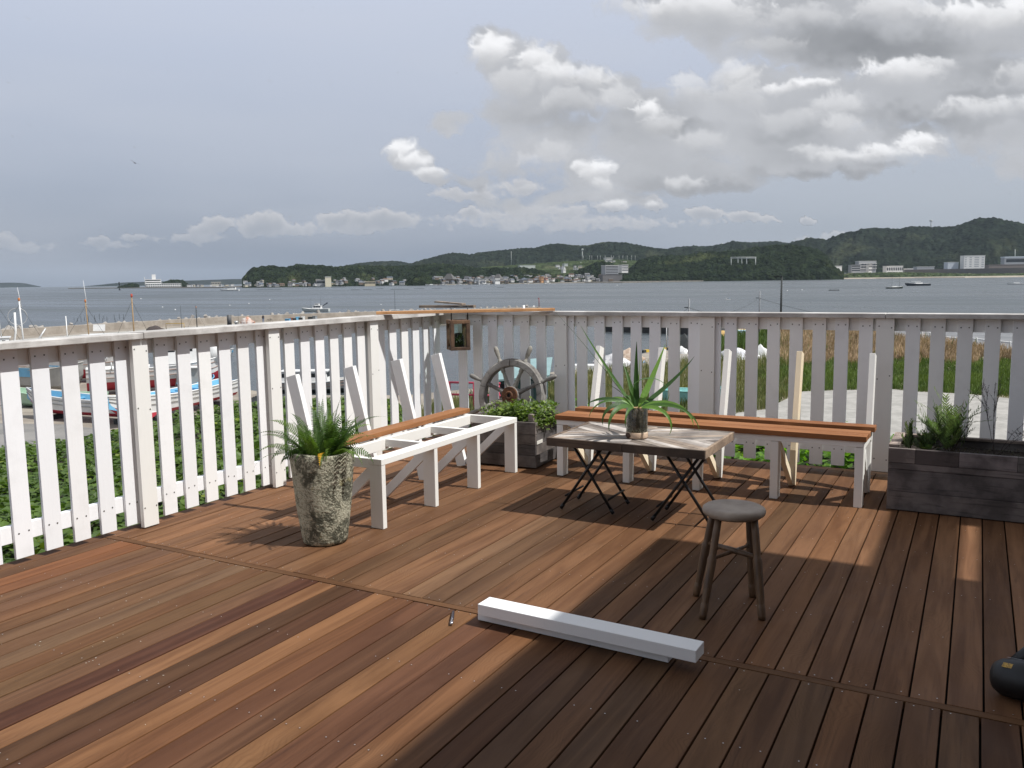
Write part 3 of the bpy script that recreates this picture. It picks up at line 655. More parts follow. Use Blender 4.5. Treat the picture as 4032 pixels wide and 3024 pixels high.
def pot_material():
    m, N, b, o = material('lichen_pot'); co = geo_co(N)
    f, _ = N.noise(co, 46, 8, .74, .6); g, _ = N.noise(co, 7, 5, .6, .4); h, _ = N.noise(co, 90, 4, .6); y_, _ = N.noise(co, 12, 4, .6)
    v, _ = N.voro(N.vmath('ADD', co, N.vscale(N.noise(co, 40, 3, .5)[1], .02)), 85, 'F1')
    base = N.mix(N.mapr(g, .35, .62), (.085, .085, .062), (.22, .215, .155))
    spots = N.mapr(N.math('ADD', f, N.math('MULTIPLY', N.math('SUBTRACT', g, .5), .7)), .44, .57)
    spots = N.math('MULTIPLY', spots, N.mapr(v, .12, .42))
    col = N.mix(spots, base, (.48, .46, .35)); col = N.mix(N.math('MULTIPLY', N.mapr(y_, .62, .75), .4), col, (.42, .36, .12))
    col = N.mix(N.mapr(h, .60, .72, 0, .6), col, (.05, .048, .038))
    N.put(b.inputs['Base Color'], col); b.inputs['Roughness'].default_value = .95; b.inputs['Specular IOR Level'].default_value = .2
    bump(N, b, N.math('ADD', N.math('ADD', f, N.math('MULTIPLY', g, .8)), N.math('MULTIPLY', v, .4)), .8, .012); return m
M_POT = pot_material(); M_SOIL = mat_mix('soil', (.035, .024, .016), (.015, .010, .008), 30, 1, .3, .7, .8, .02)
PC = np.array((-3.28, 3.68))
pf = thing('potted_fern', 'green fern in a tall tapered mottled stone pot on the deck', 'potted plant', (PC[0], PC[1], 0))
ZP = .540
prof = [(.001, .002), (.113, .002), (.125, .008), (.130, .03), (.142, .12), (.155, .22), (.167, .34), (.176, .44), (.181, .50), (.182, ZP-.008), (.178, ZP), (.165, ZP), (.160, ZP-.01), (.155, ZP-.05), (.150, ZP-.09)]
m = MB(); n = 64; pts = []
m.lathe(prof, (PC[0], PC[1], 0), n, cap1=False)
vv = m.v[0]; th = np.arctan2(vv[:, 1]-PC[1], vv[:, 0]-PC[0]); k = 1+.012*np.sin(2*th+1)+.010*(vnoise(th*3+9, vv[:, 2]*9, 5)-.5); rr = np.hypot(vv[:, 0]-PC[0], vv[:, 1]-PC[1]); 
m.v[0] = np.stack([PC[0]+(vv[:, 0]-PC[0])*k, PC[1]+(vv[:, 1]-PC[1])*k, np.where(vv[:, 2] > .5, vv[:, 2]+.006*np.sin(3*th), vv[:, 2])], 1)
m.build('pot', M_POT, pf)
m = MB(); m.lathe([(.001, ZP-.045), (.08, ZP-.05), (.1560, ZP-.06)], (PC[0], PC[1], 0), 32, cap0=False, cap1=False); m.build('soil', M_SOIL, pf)
R2 = random.Random(11)
V, F, T = [], [], []
# camera looks from roughly (0,0); right in the picture = direction RGT
ra = math.atan2(RGT[1], RGT[0])
spec = []
for (deg, L, dr, lift) in [(180, .46, 1.5, .75), (190, .50, 1.7, .9), (170, .45, 1.9, .55), (200, .44, 2.0, .35), (160, .46, 1.3, 1.0), (120, .40, .8, 1.3), (100, .42, .6, 1.40), (60, .46, .6, 1.38), (75, .38, .9, 1.2), (30, .42, 1.6, 1.0), (10, .48, 1.9, .75), (0, .42, 2.4, .45), (-10, .44, 1.6, .9), (20, .34, 1.2, 1.2),
                           (-40, .36, 2.6, .8), (-70, .34, 2.9, .9), (-90, .32, 2.7, .7), (-120, .33, 2.8, .8), (-150, .36, 2.4, .6), (-60, .30, 1.6, 1.2), (-100, .36, 1.2, 1.25), (-130, .32, 1.8, 1.1), (140, .40, 1.2, 1.25), (85, .34, .5, 1.5), (110, .44, .9, 1.35), (45, .36, 1.1, 1.25), (-20, .40, 2.6, .6), (215, .38, 2.3, .7), (-5, .50, 1.3, 1.1), (178, .30, 2.6, .4)]:
    spec.append((ra+math.radians(deg+R2.uniform(-8, 8)), L*(.92 if lift < 1 else 1.05), dr, lift+(.22 if lift < 1 else .05)))
for i in range(46): spec.append((R2.uniform(0, 6.28), R2.uniform(.22, .40), R2.uniform(.5, 1.9), R2.uniform(.95, 1.55)))
for i, (a, L, dr, lift) in enumerate(spec):
    b0 = (PC[0]+.07*math.cos(a)+R2.uniform(-.03, .03), PC[1]+.07*math.sin(a)+R2.uniform(-.03, .03), ZP-.05)
    t = R2.choice([(.8, .85, .8), (1, 1, 1), (1.25, 1.2, 1.0), (1.6, 1.45, 1.1), (.65, .75, .7)])
    frond(b0, a, L*.84, dr*.9, .044*R2.uniform(.8, 1.15), tone=t, lift=lift, curl=R2.uniform(0, .5), V=V, F=F, T=T)
soup('foliage', V, F, T, M_FERN, pf)
V, F, T = [], [], []
a = math.atan2(-PC[1], -PC[0]); frond((PC[0]+.148*math.cos(a), PC[1]+.148*math.sin(a), ZP-.01), a-.1, .20, 2.3, .022, tone=(1, 1, 1), lift=.7, V=V, F=F, T=T)
o = soup('withered_frond', V, F, T, M_DEAD, pf); o['label'] = 'yellow withered frond hanging over the rim'

# ---- corner planter
M_PALE = paint('pale_strip', (.70, .68, .62), amount=.4)
cx0, cx1, cy0, cy1 = -3.60, -3.020, 5.865, 6.33; CZ = .385
# this planter stands a little turned
def turned(m, c, ang):
    ca, sa = math.cos(ang), math.sin(ang)
    for i in range(len(m.v)):
        v = m.v[i]; x = v[:, 0]-c[0]; y = v[:, 1]-c[1]; m.v[i] = np.stack([c[0]+x*ca-y*sa, c[1]+x*sa+y*ca, v[:, 2]], 1)
    return m
pc = np.array((-3.02, 5.88)); pa = math.radians(3)
cp = thing('planter', 'square grey wooden planter box in the deck corner under the ship wheel', 'planter', (-3.3, 6.1, 0))
z = .012
for i, h in enumerate((.098, .085, .085, .098)):
    for nm, bx in (('front_board', (cx0, cx1, cy0, cy0+.022)), ('side_board', (cx1-.022, cx1, cy0+.0235, cy1))):
        m = MB(); m.box(*bx, z, z+h-.003, 0, random.choice([(1, 1, 1), (.7, .7, .72), (1.25, 1.2, 1.15), (.85, .8, .8)])); turned(m, pc, pa); m.build(nm, M_OLDG if nm[0] == 'f' else M_OLDX, cp, .002)
    m = MB(); m.box(cx0, cx0+.022, cy0+.0235, cy1, z, z+h-.003); turned(m, pc, pa); m.build('side_board', M_OLDX, cp, .002)
    z += h
m = MB(); m.box(cx0+.024, cx1-.024, cy1-.022, cy1-.001, .01, CZ); turned(m, pc, pa); m.build('back_board', M_OLDG, cp)
for (x, y, h) in ((cx1-.075, cy0+.026, .05), (cx0+.03, cy0+.026, .03), (cx1-.075, cy1-.07, .05), (cx0+.03, cy1-.07, .085)):
    m = MB(); m.box(x, x+.045, y, y+.045, .012, CZ+h, 0, (1.9, 1.8, 1.7)); turned(m, pc, pa); m.build('corner_post', M_OLDG, cp, .002)
m = MB(); m.box(cx1+.001, cx1+.005, cy0+.02, cy1-.02, CZ-.065, CZ-.012); turned(m, pc, pa); m.build('trim_strip', M_PALE, cp)
m = MB(); m.box(cx1+.001, cx1+.005, cy0+.02, cy0+.13, .198, .225); turned(m, pc, pa); m.build('trim_strip', M_PALE, cp)
m = MB(); m.box(cx0+.024, cx1-.024, cy0+.024, cy1-.024, .02, CZ-.04); turned(m, pc, pa); m.build('soil', M_SOIL, cp)
def leaf_cloud(cent, n, size, tones, V, F, T, shape='ivy', R=random):
    for (x, y, z) in cent(n):
        a = R.uniform(0, 6.283); el_ = R.uniform(-.3, 1.2); s = size*R.uniform(.6, 1.25)
        d = np.array((math.cos(a)*math.cos(el_), math.sin(a)*math.cos(el_), math.sin(el_))); u = np.cross(d, (0, 0, 1)); u /= np.linalg.norm(u)+1e-6; nn = np.cross(u, d)
        p = np.array((x, y, z)); k = len(V); t = tuple(np.array(R.choice(tones))*R.uniform(.8, 1.2))
        if shape == 'ivy': V += [p, p+d*s*.35+u*s*.5+nn*s*.1, p+d*s*.9+u*s*.28, p+d*s*1.15-nn*s*.12, p+d*s*.9-u*s*.28, p+d*s*.35-u*s*.5+nn*s*.1]; T += [t]*6; F.append((k, k+1, k+2, k+3)); F.append((k, k+3, k+4, k+5))
        else: V += [p, p+d*s*.5+u*s*.16, p+d*s, p+d*s*.5-u*s*.16]; T += [t]*4; F.append((k, k+1, k+2, k+3))
M_IVY = leaf_mat('ivy_leaf', (.11, .16, .042), .3)
V, F, T = [], [], []
def cent1(n):
    out = []
    for i in range(n):
        x = R2.uniform(cx0+.05, cx1+.02); y = R2.uniform(cy0+.02, cy1-.03); h = .095*vnoise(np.array([x*9.]), np.array([y*9.]), 4)[0]+.02
        if x > cx1-.30: h += .03
        out.append((x, y, CZ-.03+R2.random()*(h+.03)))
    for i in range(n//6): x = R2.uniform(cx1-.28, cx1+.03); out.append((cx1+.01, R2.uniform(cy0+.03, cy1), CZ-.01-abs(R2.gauss(0, .035))))
    return out
leaf_cloud(cent1, 1250, .028, [(1, 1, 1), (1.4, 1.35, 1.1), (.7, .8, .7), (1.7, 1.6, 1.2)], V, F, T, R=R2)
iv = thing('plant', 'bright green ivy spreading over the planter box in the corner', 'plant', (-3.2, 6.1, .35)); soup('foliage', V, F, T, M_IVY, iv)
V, F, T = [], [], []
for i in range(26):
    x0, y0 = R2.uniform(cx0+.10, cx0+.36), R2.uniform(cy0+.06, cy0+.3); h = R2.uniform(.07, .15)
    for j in range(12):
        leaf_cloud(lambda n: [(x0+R2.gauss(0, .012)*j/6, y0+R2.gauss(0, .012)*j/6, CZ-.03+h*j/11)], 1, .034, [(1, 1, 1), (1.3, 1.3, 1), (.8, .85, .8)], V, F, T, 'lance', R2)
sh = thing('plant', 'small upright leafy shrub beside the ivy in the corner planter', 'plant', (-3.4, 6.05, .35)); soup('foliage', V, F, T, M_IVY, sh)

# ---- ship wheel
M_WHEEL = old_wood('driftwood', (.34, .325, .30), (.23, .215, .195), (.08, .072, .065), (8, 8, 8), .8); M_RUST = mat_mix('rust', (.16, .062, .022), (.055, .028, .017), 40, .85, .35, .65, .6, .006)
WC = np.array((-3.652, 6.63, .462)); lean = math.radians(9)
wa = np.array((1.0, 0.0, 0)); wu = np.array((0, math.sin(lean), math.cos(lean))); wn = np.cross(wa, wu)   # wn points to the camera side
wn = -wn if wn[1] > 0 else wn
wh = thing('ship_wheel', 'old grey wooden ship wheel with eight handles and a rusty hub leaning on the fence', 'ship wheel', (WC[0], WC[1], 0))
def wp(r, th, d=0): return WC+r*(math.cos(th)*wa+math.sin(th)*wu)+d*wn
def ring(m, r0, r1, d0, d1, mi=0, n=96, a0=0, a1=2*math.pi, tones=None):
    vs = []; closed = abs(a1-a0-2*math.pi) < 1e-6; k = n if closed else n+1
    for i in range(k):
        th = a0+(a1-a0)*i/n; bev = .008
        for (r, d) in ((r0, d0), (r0, d1-bev*.3), (r0+bev, d1), (r1-bev, d1), (r1, d1-bev), (r1, d0)): vs.append(wp(r, th, d))
    fs = [(i*6+j, ((i+1) % k)*6+j, ((i+1) % k)*6+(j+1) % 6, i*6+(j+1) % 6) for i in range(n) for j in range(6)]
    if not closed: fs += [(0, 1, 2, 3, 4, 5), tuple(n*6+j for j in (5, 4, 3, 2, 1, 0))]
    m.add(vs, fs, mi, False, tones)
m = MB(); ring(m, .262, .335, -.022, .020, tones=(.8, .8, .8)); m.build('rim', M_WHEEL, wh)
for i in range(5):
    a0 = math.radians(95+72*i); m = MB(); ring(m, .268, .326, .021, .034, n=20, a0=a0, a1=a0+math.radians(70.5), tones=random.choice([(1.2, 1.2, 1.2), (1, 1, 1), (.85, .85, .85), (1.3, 1.28, 1.2)])); m.build('rim_segment', M_WHEEL, wh)
for i in range(8):
    th = math.radians(22.5+45*i+2)
    rs = [(.06, .022), (.09, .024), (.125, .021), (.13, .017), (.138, .022), (.145, .017), (.17, .019), (.20, .0165), (.222, .015), (.228, .021), (.26, .021), (.33, .020), (.345, .020), (.352, .013), (.37, .0145), (.40, .020), (.44, .0225), (.468, .019), (.482, .008)]
    if i == 5 or i == 6: rs = rs
    m = MB(); m.tube([wp(r, th, .0) for r, q in rs], [q for r, q in rs], 12, col=random.choice([(.7, .7, .7), (.9, .9, .9), (1.05, 1.05, 1.0)])); m.build('spoke', M_WHEEL, wh)
def disc(m, r, d0, d1, n=40, mi=0):
    vs = [wp(r, 2*math.pi*i/n, d0) for i in range(n)]+[wp(r, 2*math.pi*i/n, d1-.004) for i in range(n)]+[wp(r-.006, 2*math.pi*i/n, d1) for i in range(n)]
    fs = [tuple(range(n))]+[(i, (i+1) % n, n+(i+1) % n, n+i) for i in range(n)]+[(n+i, n+(i+1) % n, 2*n+(i+1) % n, 2*n+i) for i in range(n)]+[tuple(reversed(range(2*n, 3*n)))]
    m.add(vs, fs, mi)
hub = MB(); disc(hub, .085, -.03, .030); h_o = hub.build('hub', M_WHEEL, wh)
m = MB(); disc(m, .080, .031, .046); ho = m.build('hub_plate', M_RUST, wh)
m = MB(); ring(m, .018, .040, .047, .056, n=32); m.build('boss', M_RUST, wh); m = MB(); disc(m, .0175, .047, .049, 16); m.build('bore', M_DARK, wh)

# ---- lantern on the corner of the fence, with an air plant in it
def glass_mat(name, tint=(.9, .95, .93), mix=.12):
    m, N, b, out = material(name); N.n.remove(b); g = N.node('ShaderNodeBsdfGlossy'); g.inputs['Roughness'].default_value = .03; t = N.node('ShaderNodeBsdfTransparent'); t.inputs[0].default_value = (*tint, 1)
    fr = N.node('ShaderNodeLayerWeight'); fr.inputs[0].default_value = .5; mx = N.node('ShaderNodeMixShader'); N.l.new(N.math('ADD', N.math('MULTIPLY', N.math('POWER', fr.outputs['Facing'], 4.0), .55), .04), mx.inputs[0]); N.l.new(t.outputs[0], mx.inputs[1]); N.l.new(g.outputs[0], mx.inputs[2]); N.l.new(mx.outputs[0], out.inputs[0]); return m
M_GLASS = glass_mat('clear_glass')
M_LANT = old_wood('lantern_wood', (.17, .10, .058), (.075, .042, .026), (.03, .018, .012), (10, 10, 3), .75)
lnA = math.radians(45); LC = np.array((-4.185, 6.60)); ln = thing('lantern', 'square lantern of rough brown wood and glass hanging at the fence corner', 'lantern', (LC[0], LC[1], .86))
hw, z0, z1 = .092, .865, 1.140
def lbox(nm, x0, x1, y0, y1, a, b_, mat=None, t=(1, 1, 1), bev=.003):
    m = MB(); m.box(LC[0]+x0, LC[0]+x1, LC[1]+y0, LC[1]+y1, a, b_, 0, t); turned(m, LC, lnA); return m.build(nm, mat or M_LANT, ln, bev)
pw = .036
for sx in (-1, 1):
    for sy in (-1, 1):
        x = sorted((sx*hw, sx*(hw-pw))); y = sorted((sy*hw, sy*(hw-pw))); lbox('corner_post', x[0], x[1], y[0], y[1], z0+.03, z1-.034, t=random.choice([(.7, .7, .7), (1, 1, 1), (1.2, 1.15, 1.1)]))
for zz, hh in ((z0, .029), (z1-.033, .033)):
    for sy in (-1, 1): y = sorted((sy*hw, sy*(hw-pw))); lbox('frame_rail', -hw-.001, hw+.001, y[0], y[1], zz, zz+hh, t=(1.3, 1.25, 1.15) if zz > 1 else (.8, .8, .8))
    for sx in (-1, 1): x = sorted((sx*hw, sx*(hw-pw))); lbox('frame_rail', x[0], x[1], -hw+pw+.001, hw-pw-.001, zz, zz+hh, t=(1.3, 1.25, 1.15) if zz > 1 else (.8, .8, .8))
lbox('bottom_board', -hw+.012, hw-.012, -hw+.012, hw-.012, z0+.004, z0+.018, t=(.8, .8, .8))
for (x0, x1, y0, y1) in ((-hw+pw, hw-pw, -hw+.014, -hw+.016), (-hw+pw, hw-pw, hw-.016, hw-.014), (-hw+.014, -hw+.016, -hw+pw, hw-pw), (hw-.016, hw-.014, -hw+pw, hw-pw)):
    lbox('glass', x0, x1, y0, y1, z0+.029, z1-.033, M_GLASS, bev=0)
m = MB(); hx = .076; yy = LC[1]-hw+.02
m.tube([(LC[0]-hx, yy, z1-.005), (LC[0]-hx, yy, 1.262)], .0052, 8); m.tube([(LC[0]-hx-.005, yy, 1.262), (LC[0]+hx+.005, yy, 1.262)], .0052, 8); m.tube([(LC[0]+hx, yy, z1-.005), (LC[0]+hx, yy, 1.262)], .0052, 8)
turned(m, LC, lnA); m.build('handle', M_BLACK, ln)
ap = thing('plant', 'spiky air plant with a pink tuft inside the wooden lantern', 'plant', (LC[0], LC[1], z0+.02))
V, F, T = [], [], []
def blade(base, dirn, L, lift, droop, w, tone, V, F, T, n=12, twist=0, taper=.9, cup=.25):
    d = np.array((math.cos(dirn), math.sin(dirn), 0)); p = np.array(base, float); ang = lift; k0 = len(V)
    side = np.array((-d[1], d[0], 0)); st = L/n
    for i in range(n+1):
        t = i/n; ww = w*(1-t**1.6*taper)*min(1, .45+t*3); nrm = np.array((-math.sin(ang)*d[0], -math.sin(ang)*d[1], math.cos(ang)))
        tq = twist*min(1, .35+t*1.6); s2 = side*math.cos(tq)+nrm*math.sin(tq)
        V += [p-s2*ww+nrm*ww*cup, p, p+s2*ww+nrm*ww*cup]; T += [tone]*3
        p = p+st*(math.cos(ang)*d+math.sin(ang)*np.array((0, 0, 1))); ang -= droop/n*(.3+1.4*t)
    for i in range(n):
        k = k0+3*i; F.append((k, k+1, k+4, k+3)); F.append((k+1, k+2, k+5, k+4))
for i in range(26): blade((LC[0]+R2.uniform(-.01, .03), LC[1]-.02, z0+.06+R2.random()*.05), R2.uniform(0, 6.28), R2.uniform(.07, .13), R2.uniform(.1, 1.3), R2.uniform(.5, 2.2), .0035, (1, 1.05, 1.1), V, F, T, 8)
soup('foliage', V, F, T, leaf_mat('air_plant', (.17, .21, .17), .2), ap)
V, F, T = [], [], []
for i in range(22): blade((LC[0]-.035, LC[1]-.045, z0+.165), R2.uniform(0, 6.28), R2.uniform(.025, .045), R2.uniform(.1, 1.4), .6, .003, (R2.uniform(.8, 1.2), R2.uniform(.7, 1.3), 1), V, F, T, 5)
soup('tuft', V, F, T, leaf_mat('pink_tuft', (.42, .20, .20), .2), ap)
m = MB(); m.lathe([(.001, z0+.02), (.045, z0+.022), (.055, z0+.05), (.05, z0+.12), (.036, z0+.15), (.001, z0+.155)], (LC[0]-.01, LC[1]+.02, 0), 20); m.build('dark_stone', M_DARK, ap)

# ---- glass pot with a strap-leaved plant on the table
VC = np.array((-1.848, 4.985)); vp_ = thing('potted_plant', 'glass pot with long strap leaves on a wooden base on the low table', 'potted plant', (VC[0], VC[1], TZ))
m = MB(); m.lathe([(.001, TZ+.002), (.0675, TZ+.002), (.0695, TZ+.006), (.0695, TZ+.036), (.0675, TZ+.039), (.001, TZ+.039)], (VC[0], VC[1], 0), 40)
M_BASE = mat_mix('birch_base', (.48, .34, .23), (.60, .46, .34), 14, .6, .3, .7, .2, .002, (1, 1, 3)); m.build('wooden_base', M_BASE, vp_)
m = MB(); a = math.radians(-122); m.lathe([(.001, 0), (.024, 0), (.024, .003), (.001, .003)], (0, 0, 0), 20); v = m.v[0]
m.v[0] = np.stack([VC[0]+math.cos(a)*(.0685+v[:, 2])-math.sin(a)*v[:, 0], VC[1]+math.sin(a)*(.0685+v[:, 2])+math.cos(a)*v[:, 0], TZ+.02+v[:, 1]*.7], 1); m.build('bark_patch', flat('bark_dark', (.08, .04, .025), .8), vp_)
m = MB(); m.lathe([(.0685, TZ+.0395), (.0685, TZ+.190), (.0672, TZ+.1915), (.0655, TZ+.190), (.0655, TZ+.042)], (VC[0], VC[1], 0), 48, cap0=False, cap1=False); m.build('glass', M_GLASS, vp_)
def soil_jar():
    m, N, b, o = material('jar_soil'); co = geo_co(N); x, y, z = N.sep(co)
    f, _ = N.noise(co, 60, 6, .7); v, c = N.voro(co, 95, 'F1'); w, _ = N.noise(N.vmath('MULTIPLY', co, (1, 1, .35)), 45, 5, .7, 1.5)
    low = N.mapr(N.math('ADD', z, N.math('MULTIPLY', f, .02)), TZ+.082, TZ+.070)
    soil = N.mix(N.mapr(f, .4, .65), (.045, .027, .017), (.13, .08, .05)); soil = N.mix(N.mapr(w, .60, .66, 0, .55), soil, (.28, .22, .16))
    peb = N.mix(N.mapr(v, .1, .6), (.42, .36, .29), (.10, .075, .055))
    N.put(b.inputs['Base Color'], N.mix(low, soil, peb)); b.inputs['Roughness'].default_value = .9; bump(N, b, f, .6, .01); return m
m = MB(); m.lathe([(.001, TZ+.041), (.0645, TZ+.041), (.0645, TZ+.178), (.05, TZ+.186), (.001, TZ+.188)], (VC[0], VC[1], 0), 40); m.build('soil', soil_jar(), vp_)
m = MB()
for i in range(34):
    a, r = R2.uniform(0, 6.28), R2.uniform(0, .05); c0 = np.array((VC[0]+r*math.cos(a), VC[1]+r*math.sin(a), TZ+.19)); s = R2.uniform(.005, .010)
    m.lathe([(.0005, -s*.6), (s*.8, -s*.3), (s, 0), (s*.7, s*.4), (.0005, s*.6)], c0, 7, ell=R2.uniform(.6, 1.2), smooth=False)
m.build('bark_chips', mat_mix('bark_chips', (.40, .27, .14), (.22, .13, .07), 30, .9), vp_)
M_STRAP = leaf_mat('strap_leaf', (.085, .165, .045), .30, .42, .25)
V, F, T = [], [], []
zb = TZ+.185; rt = ra
def bl(deg, L, lift, droop, w, tone, tw=0, r0=.02, n=18):
    sd = math.cos(math.radians(deg)); tw = (1.05 if sd > 0 else -1.05)*abs(sd)+tw*.3
    a = rt+math.radians(deg); blade((VC[0]+r0*math.cos(a), VC[1]+r0*math.sin(a), zb), a, L, lift, droop, w*(1.35 if w > .005 else 1), tone, V, F, T, n, tw, .96, .3)
D1, M1, L1 = (.42, .5, .5), (.85, .9, .8), (1.7, 1.6, 1.25)
bl(178, .31, .50, 1.2, .0155, D1, .3); bl(160, .62, .95, -.1, .010, M1, .5); bl(163, .85, .92, .15, .0022, D1); bl(120, .30, 1.25, .3, .0145, M1, .2)
bl(95, .42, 1.50, -.25, .0155, D1, .4); bl(40, .46, .95, -.15, .017, L1, .5); bl(20, .50, .55, -.35, .0125, D1, .2); bl(0, .17, .6, 1.6, .012, D1)
bl(-12, .40, .35, 2.0, .0165, L1, .2); bl(-40, .33, .25, 2.6, .013, L1, .1); bl(-18, .44, .28, 1.85, .012, M1, .3); bl(205, .31, .45, 2.5, .0145, D1, .2); bl(222, .33, .35, 2.4, .0165, M1, .2); bl(192, .36, .55, 2.2, .008, M1)
bl(240, .24, .3, 2.5, .010, M1); bl(150, .27, .9, .9, .0035, D1); bl(-60, .12, 1.0, 1.5, .013, L1); bl(80, .20, 1.1, 1.0, .013, D1); bl(70, .34, 1.42, .2, .004, (1.6, 1.5, 1.0))
bl(170, .20, .8, 1.8, .013, L1); bl(110, .16, .9, 1.6, .013, M1)
# the looping leaf
a = rt; p0 = np.array((VC[0]-.07*math.cos(a), VC[1]-.07*math.sin(a), zb+.05)); L_, R_ = [], []
for i in range(31):
    th = math.radians(165-i*9.2); q = np.array((VC[0], VC[1], zb))+np.array((math.cos(a), math.sin(a), 0))*(.075+.125*math.cos(th))+np.array((0, 0, 1))*(.085+.105*math.sin(th))
    w = .011*math.sin(math.pi*min(1, .08+i/31)); L_.append(q+np.array((-math.sin(a), math.cos(a), .2))*w); R_.append(q-np.array((-math.sin(a), math.cos(a), .2))*w)
k = len(V); n = len(L_); V += L_+R_; T += [M1]*(2*n); F += [(k+i, k+i+1, k+n+i+1, k+n+i) for i in range(n-1)]
soup('leaves', V, F, T, M_STRAP, vp_)

# ---- long planter on the right
qx0, qx1, qy0, qy1, QZ = -.458, 1.05, 5.80, 6.30, .405
rp = thing('planter', 'long grey plank planter box on the right side of the deck', 'planter', (.3, 6.05, 0))
def pb(nm, x0, x1, y0, y1, a, b_, t, mat=None, bev=.0025): m = MB(); m.box(x0, x1, y0, y1, a, b_, 0, t); return m.build(nm, mat or M_OLDG, rp, bev)
pb('front_board', qx0, qx1, qy0, qy0+.024, .006, .127, (1.05, 1.0, .98)); pb('front_board', qx0, qx1, qy0+.001, qy0+.024, .129, .270, (.9, .88, .9)); pb('front_board', qx0, qx1, qy0-.004, qy0+.024, .272, .312, (1.2, 1.15, 1.15))
x = qx0
for w, t in ((.155, (1.7, 1.6, 1.55)), (.245, (.5, .45, .45)), (.31, (1.3, 1.25, 1.3)), (.25, (.8, .8, .8)), (.3, (1.2, 1.1, 1.1)), (.25, (.7, .7, .7))):  # the first board's pale tone carries the sunlight on that end
    pb('trim_board', x, min(x+w-.0015, qx1), qy0-.008, qy0+.022, .314, QZ, t); x += w
for a, b_, t in ((.006, .13, 1.1), (.132, .27, .9), (.272, QZ-.002, 1.2)):
    pb('side_board', qx0+.0005, qx0+.024, qy0+.026, qy1, a, b_, (t, t, t), M_OLDX); pb('side_board', qx1-.024, qx1, qy0+.026, qy1, a, b_, (t, t, t), M_OLDX)
pb('back_board', qx0+.026, qx1-.026, qy1-.024, qy1, .006, QZ-.004, (1, 1, 1))
LT = (2.6, 2.35, 2.1)  # sunlight on the rim edges put into their pale tones
pb('rim', qx0-.002, qx0+.062, qy0+.03, qy1+.002, QZ, QZ+.018, LT, M_OLDX); pb('rim', qx0+.064, qx1, qy1-.04, qy1+.004, QZ-.003, QZ+.015, (1.9, 1.7, 1.5))
m = MB(); m.box(qx0+.025, qx1-.025, qy0+.026, qy1-.025, .01, QZ-.055); m.build('soil', M_SOIL, rp)
gz = QZ-.055
M_GREV = leaf_mat('feathery_leaf', (.15, .20, .095), .3)
V, F, T = [], [], []; gv = thing('plant', 'bushy grey green plant with feathery leaves in the long planter', 'plant', (-.2, 6.05, gz))
def spray(p, q, n, L, V, F, T, tone):
    p, q = np.array(p), np.array(q); d = q-p; ln_ = np.linalg.norm(d); d /= ln_; s = np.cross(d, (0, 0, 1)); s /= np.linalg.norm(s)+1e-6; up = np.cross(s, d)
    k = len(V); V += [p-s*.0012, p+s*.0012, q]; F.append((k, k+1, k+2)); T += [(.7, .5, .4)]*3
    for i in range(n):
        t = (i+1)/n; c0 = p+(q-p)*t; l = L*(1-.55*t)*R2.uniform(.8, 1.15)
        for sg in (-1, 1):
            e = c0+(s*sg*.75+d*.85+up*R2.uniform(-.15, .35))*l; k = len(V); w = .0040
            V += [c0-d*w, c0+d*w, (c0+e)/2+d*w*1.5, e, (c0+e)/2-d*w*1.3]; tt = tuple(np.array(tone)*R2.uniform(.7, 1.35)); T += [tt]*5; F.append((k, k+1, k+2, k+3)); F.append((k, k+2, k+3, k+4))
def shrub(cx, cy, H_, W_, n, L, V, F, T):
    for i in range(n):
        a = R2.uniform(0, 6.283); zt = gz+H_*R2.uniform(.25, 1)**.8; rr = W_*R2.uniform(.2, 1)*(1.0 if zt < gz+H_*.6 else .75)
        tip = (cx+rr*math.cos(a), cy+rr*.8*math.sin(a), zt); bz = gz+(zt-gz)*R2.uniform(.1, .6); b0 = (cx+rr*.3*math.cos(a), cy+rr*.25*math.sin(a), bz)
        spray(b0, tip, 11, L, V, F, T, R2.choice([(.6, .65, .6), (1, 1, 1), (1.5, 1.45, 1.2), (1.2, 1.3, 1.3)]))
shrub(-.165, 6.0, .33, .24, 26, .056, V, F, T); shrub(-.13, 6.02, .42, .26, 15, .060, V, F, T); shrub(-.08, 6.0, .36, .22, 10, .058, V, F, T); shrub(-.25, 6.0, .14, .12, 34, .04, V, F, T); shrub(-.355, 6.0, .22, .05, 12, .036, V, F, T)
for q in ((.03, 5.98, gz+.43), (-.32, 5.95, gz+.34), (.10, 5.97, gz+.24), (-.22, 6.0, gz+.42), (-.10, 6.0, gz+.43), (.08, 6.0, gz+.30), (-.36, 6.0, gz+.20)): spray((-.10, 6.0, gz+.2), q, 16, .045, V, F, T, (1.2, 1.2, 1))
for (x, y, z) in ((-.05, 6.0, .36), (-.12, 6.02, .33), (-.2, 6.0, .2), (-.355, 6.0, .18), (0, 6.0, .26)): m = MB(); m.tube([(-.11 if x > -.3 else -.34, 6.0, gz-.01), ((x-.11)/2 if x > -.3 else -.35, 6.0, gz+z*.5), (x, y, gz+z)], [.004, .003, .0012], 6); m.build('stem', flat('stem_brown', (.10, .07, .045), .8), gv)
soup('foliage', V, F, T, M_GREV, gv)
V, F, T = [], [], []; tw = thing('plant', 'thin wiry almost leafless shrub at the right end of the long planter', 'plant', (.2, 6.05, gz)); m = MB()
R3 = random.Random(5)
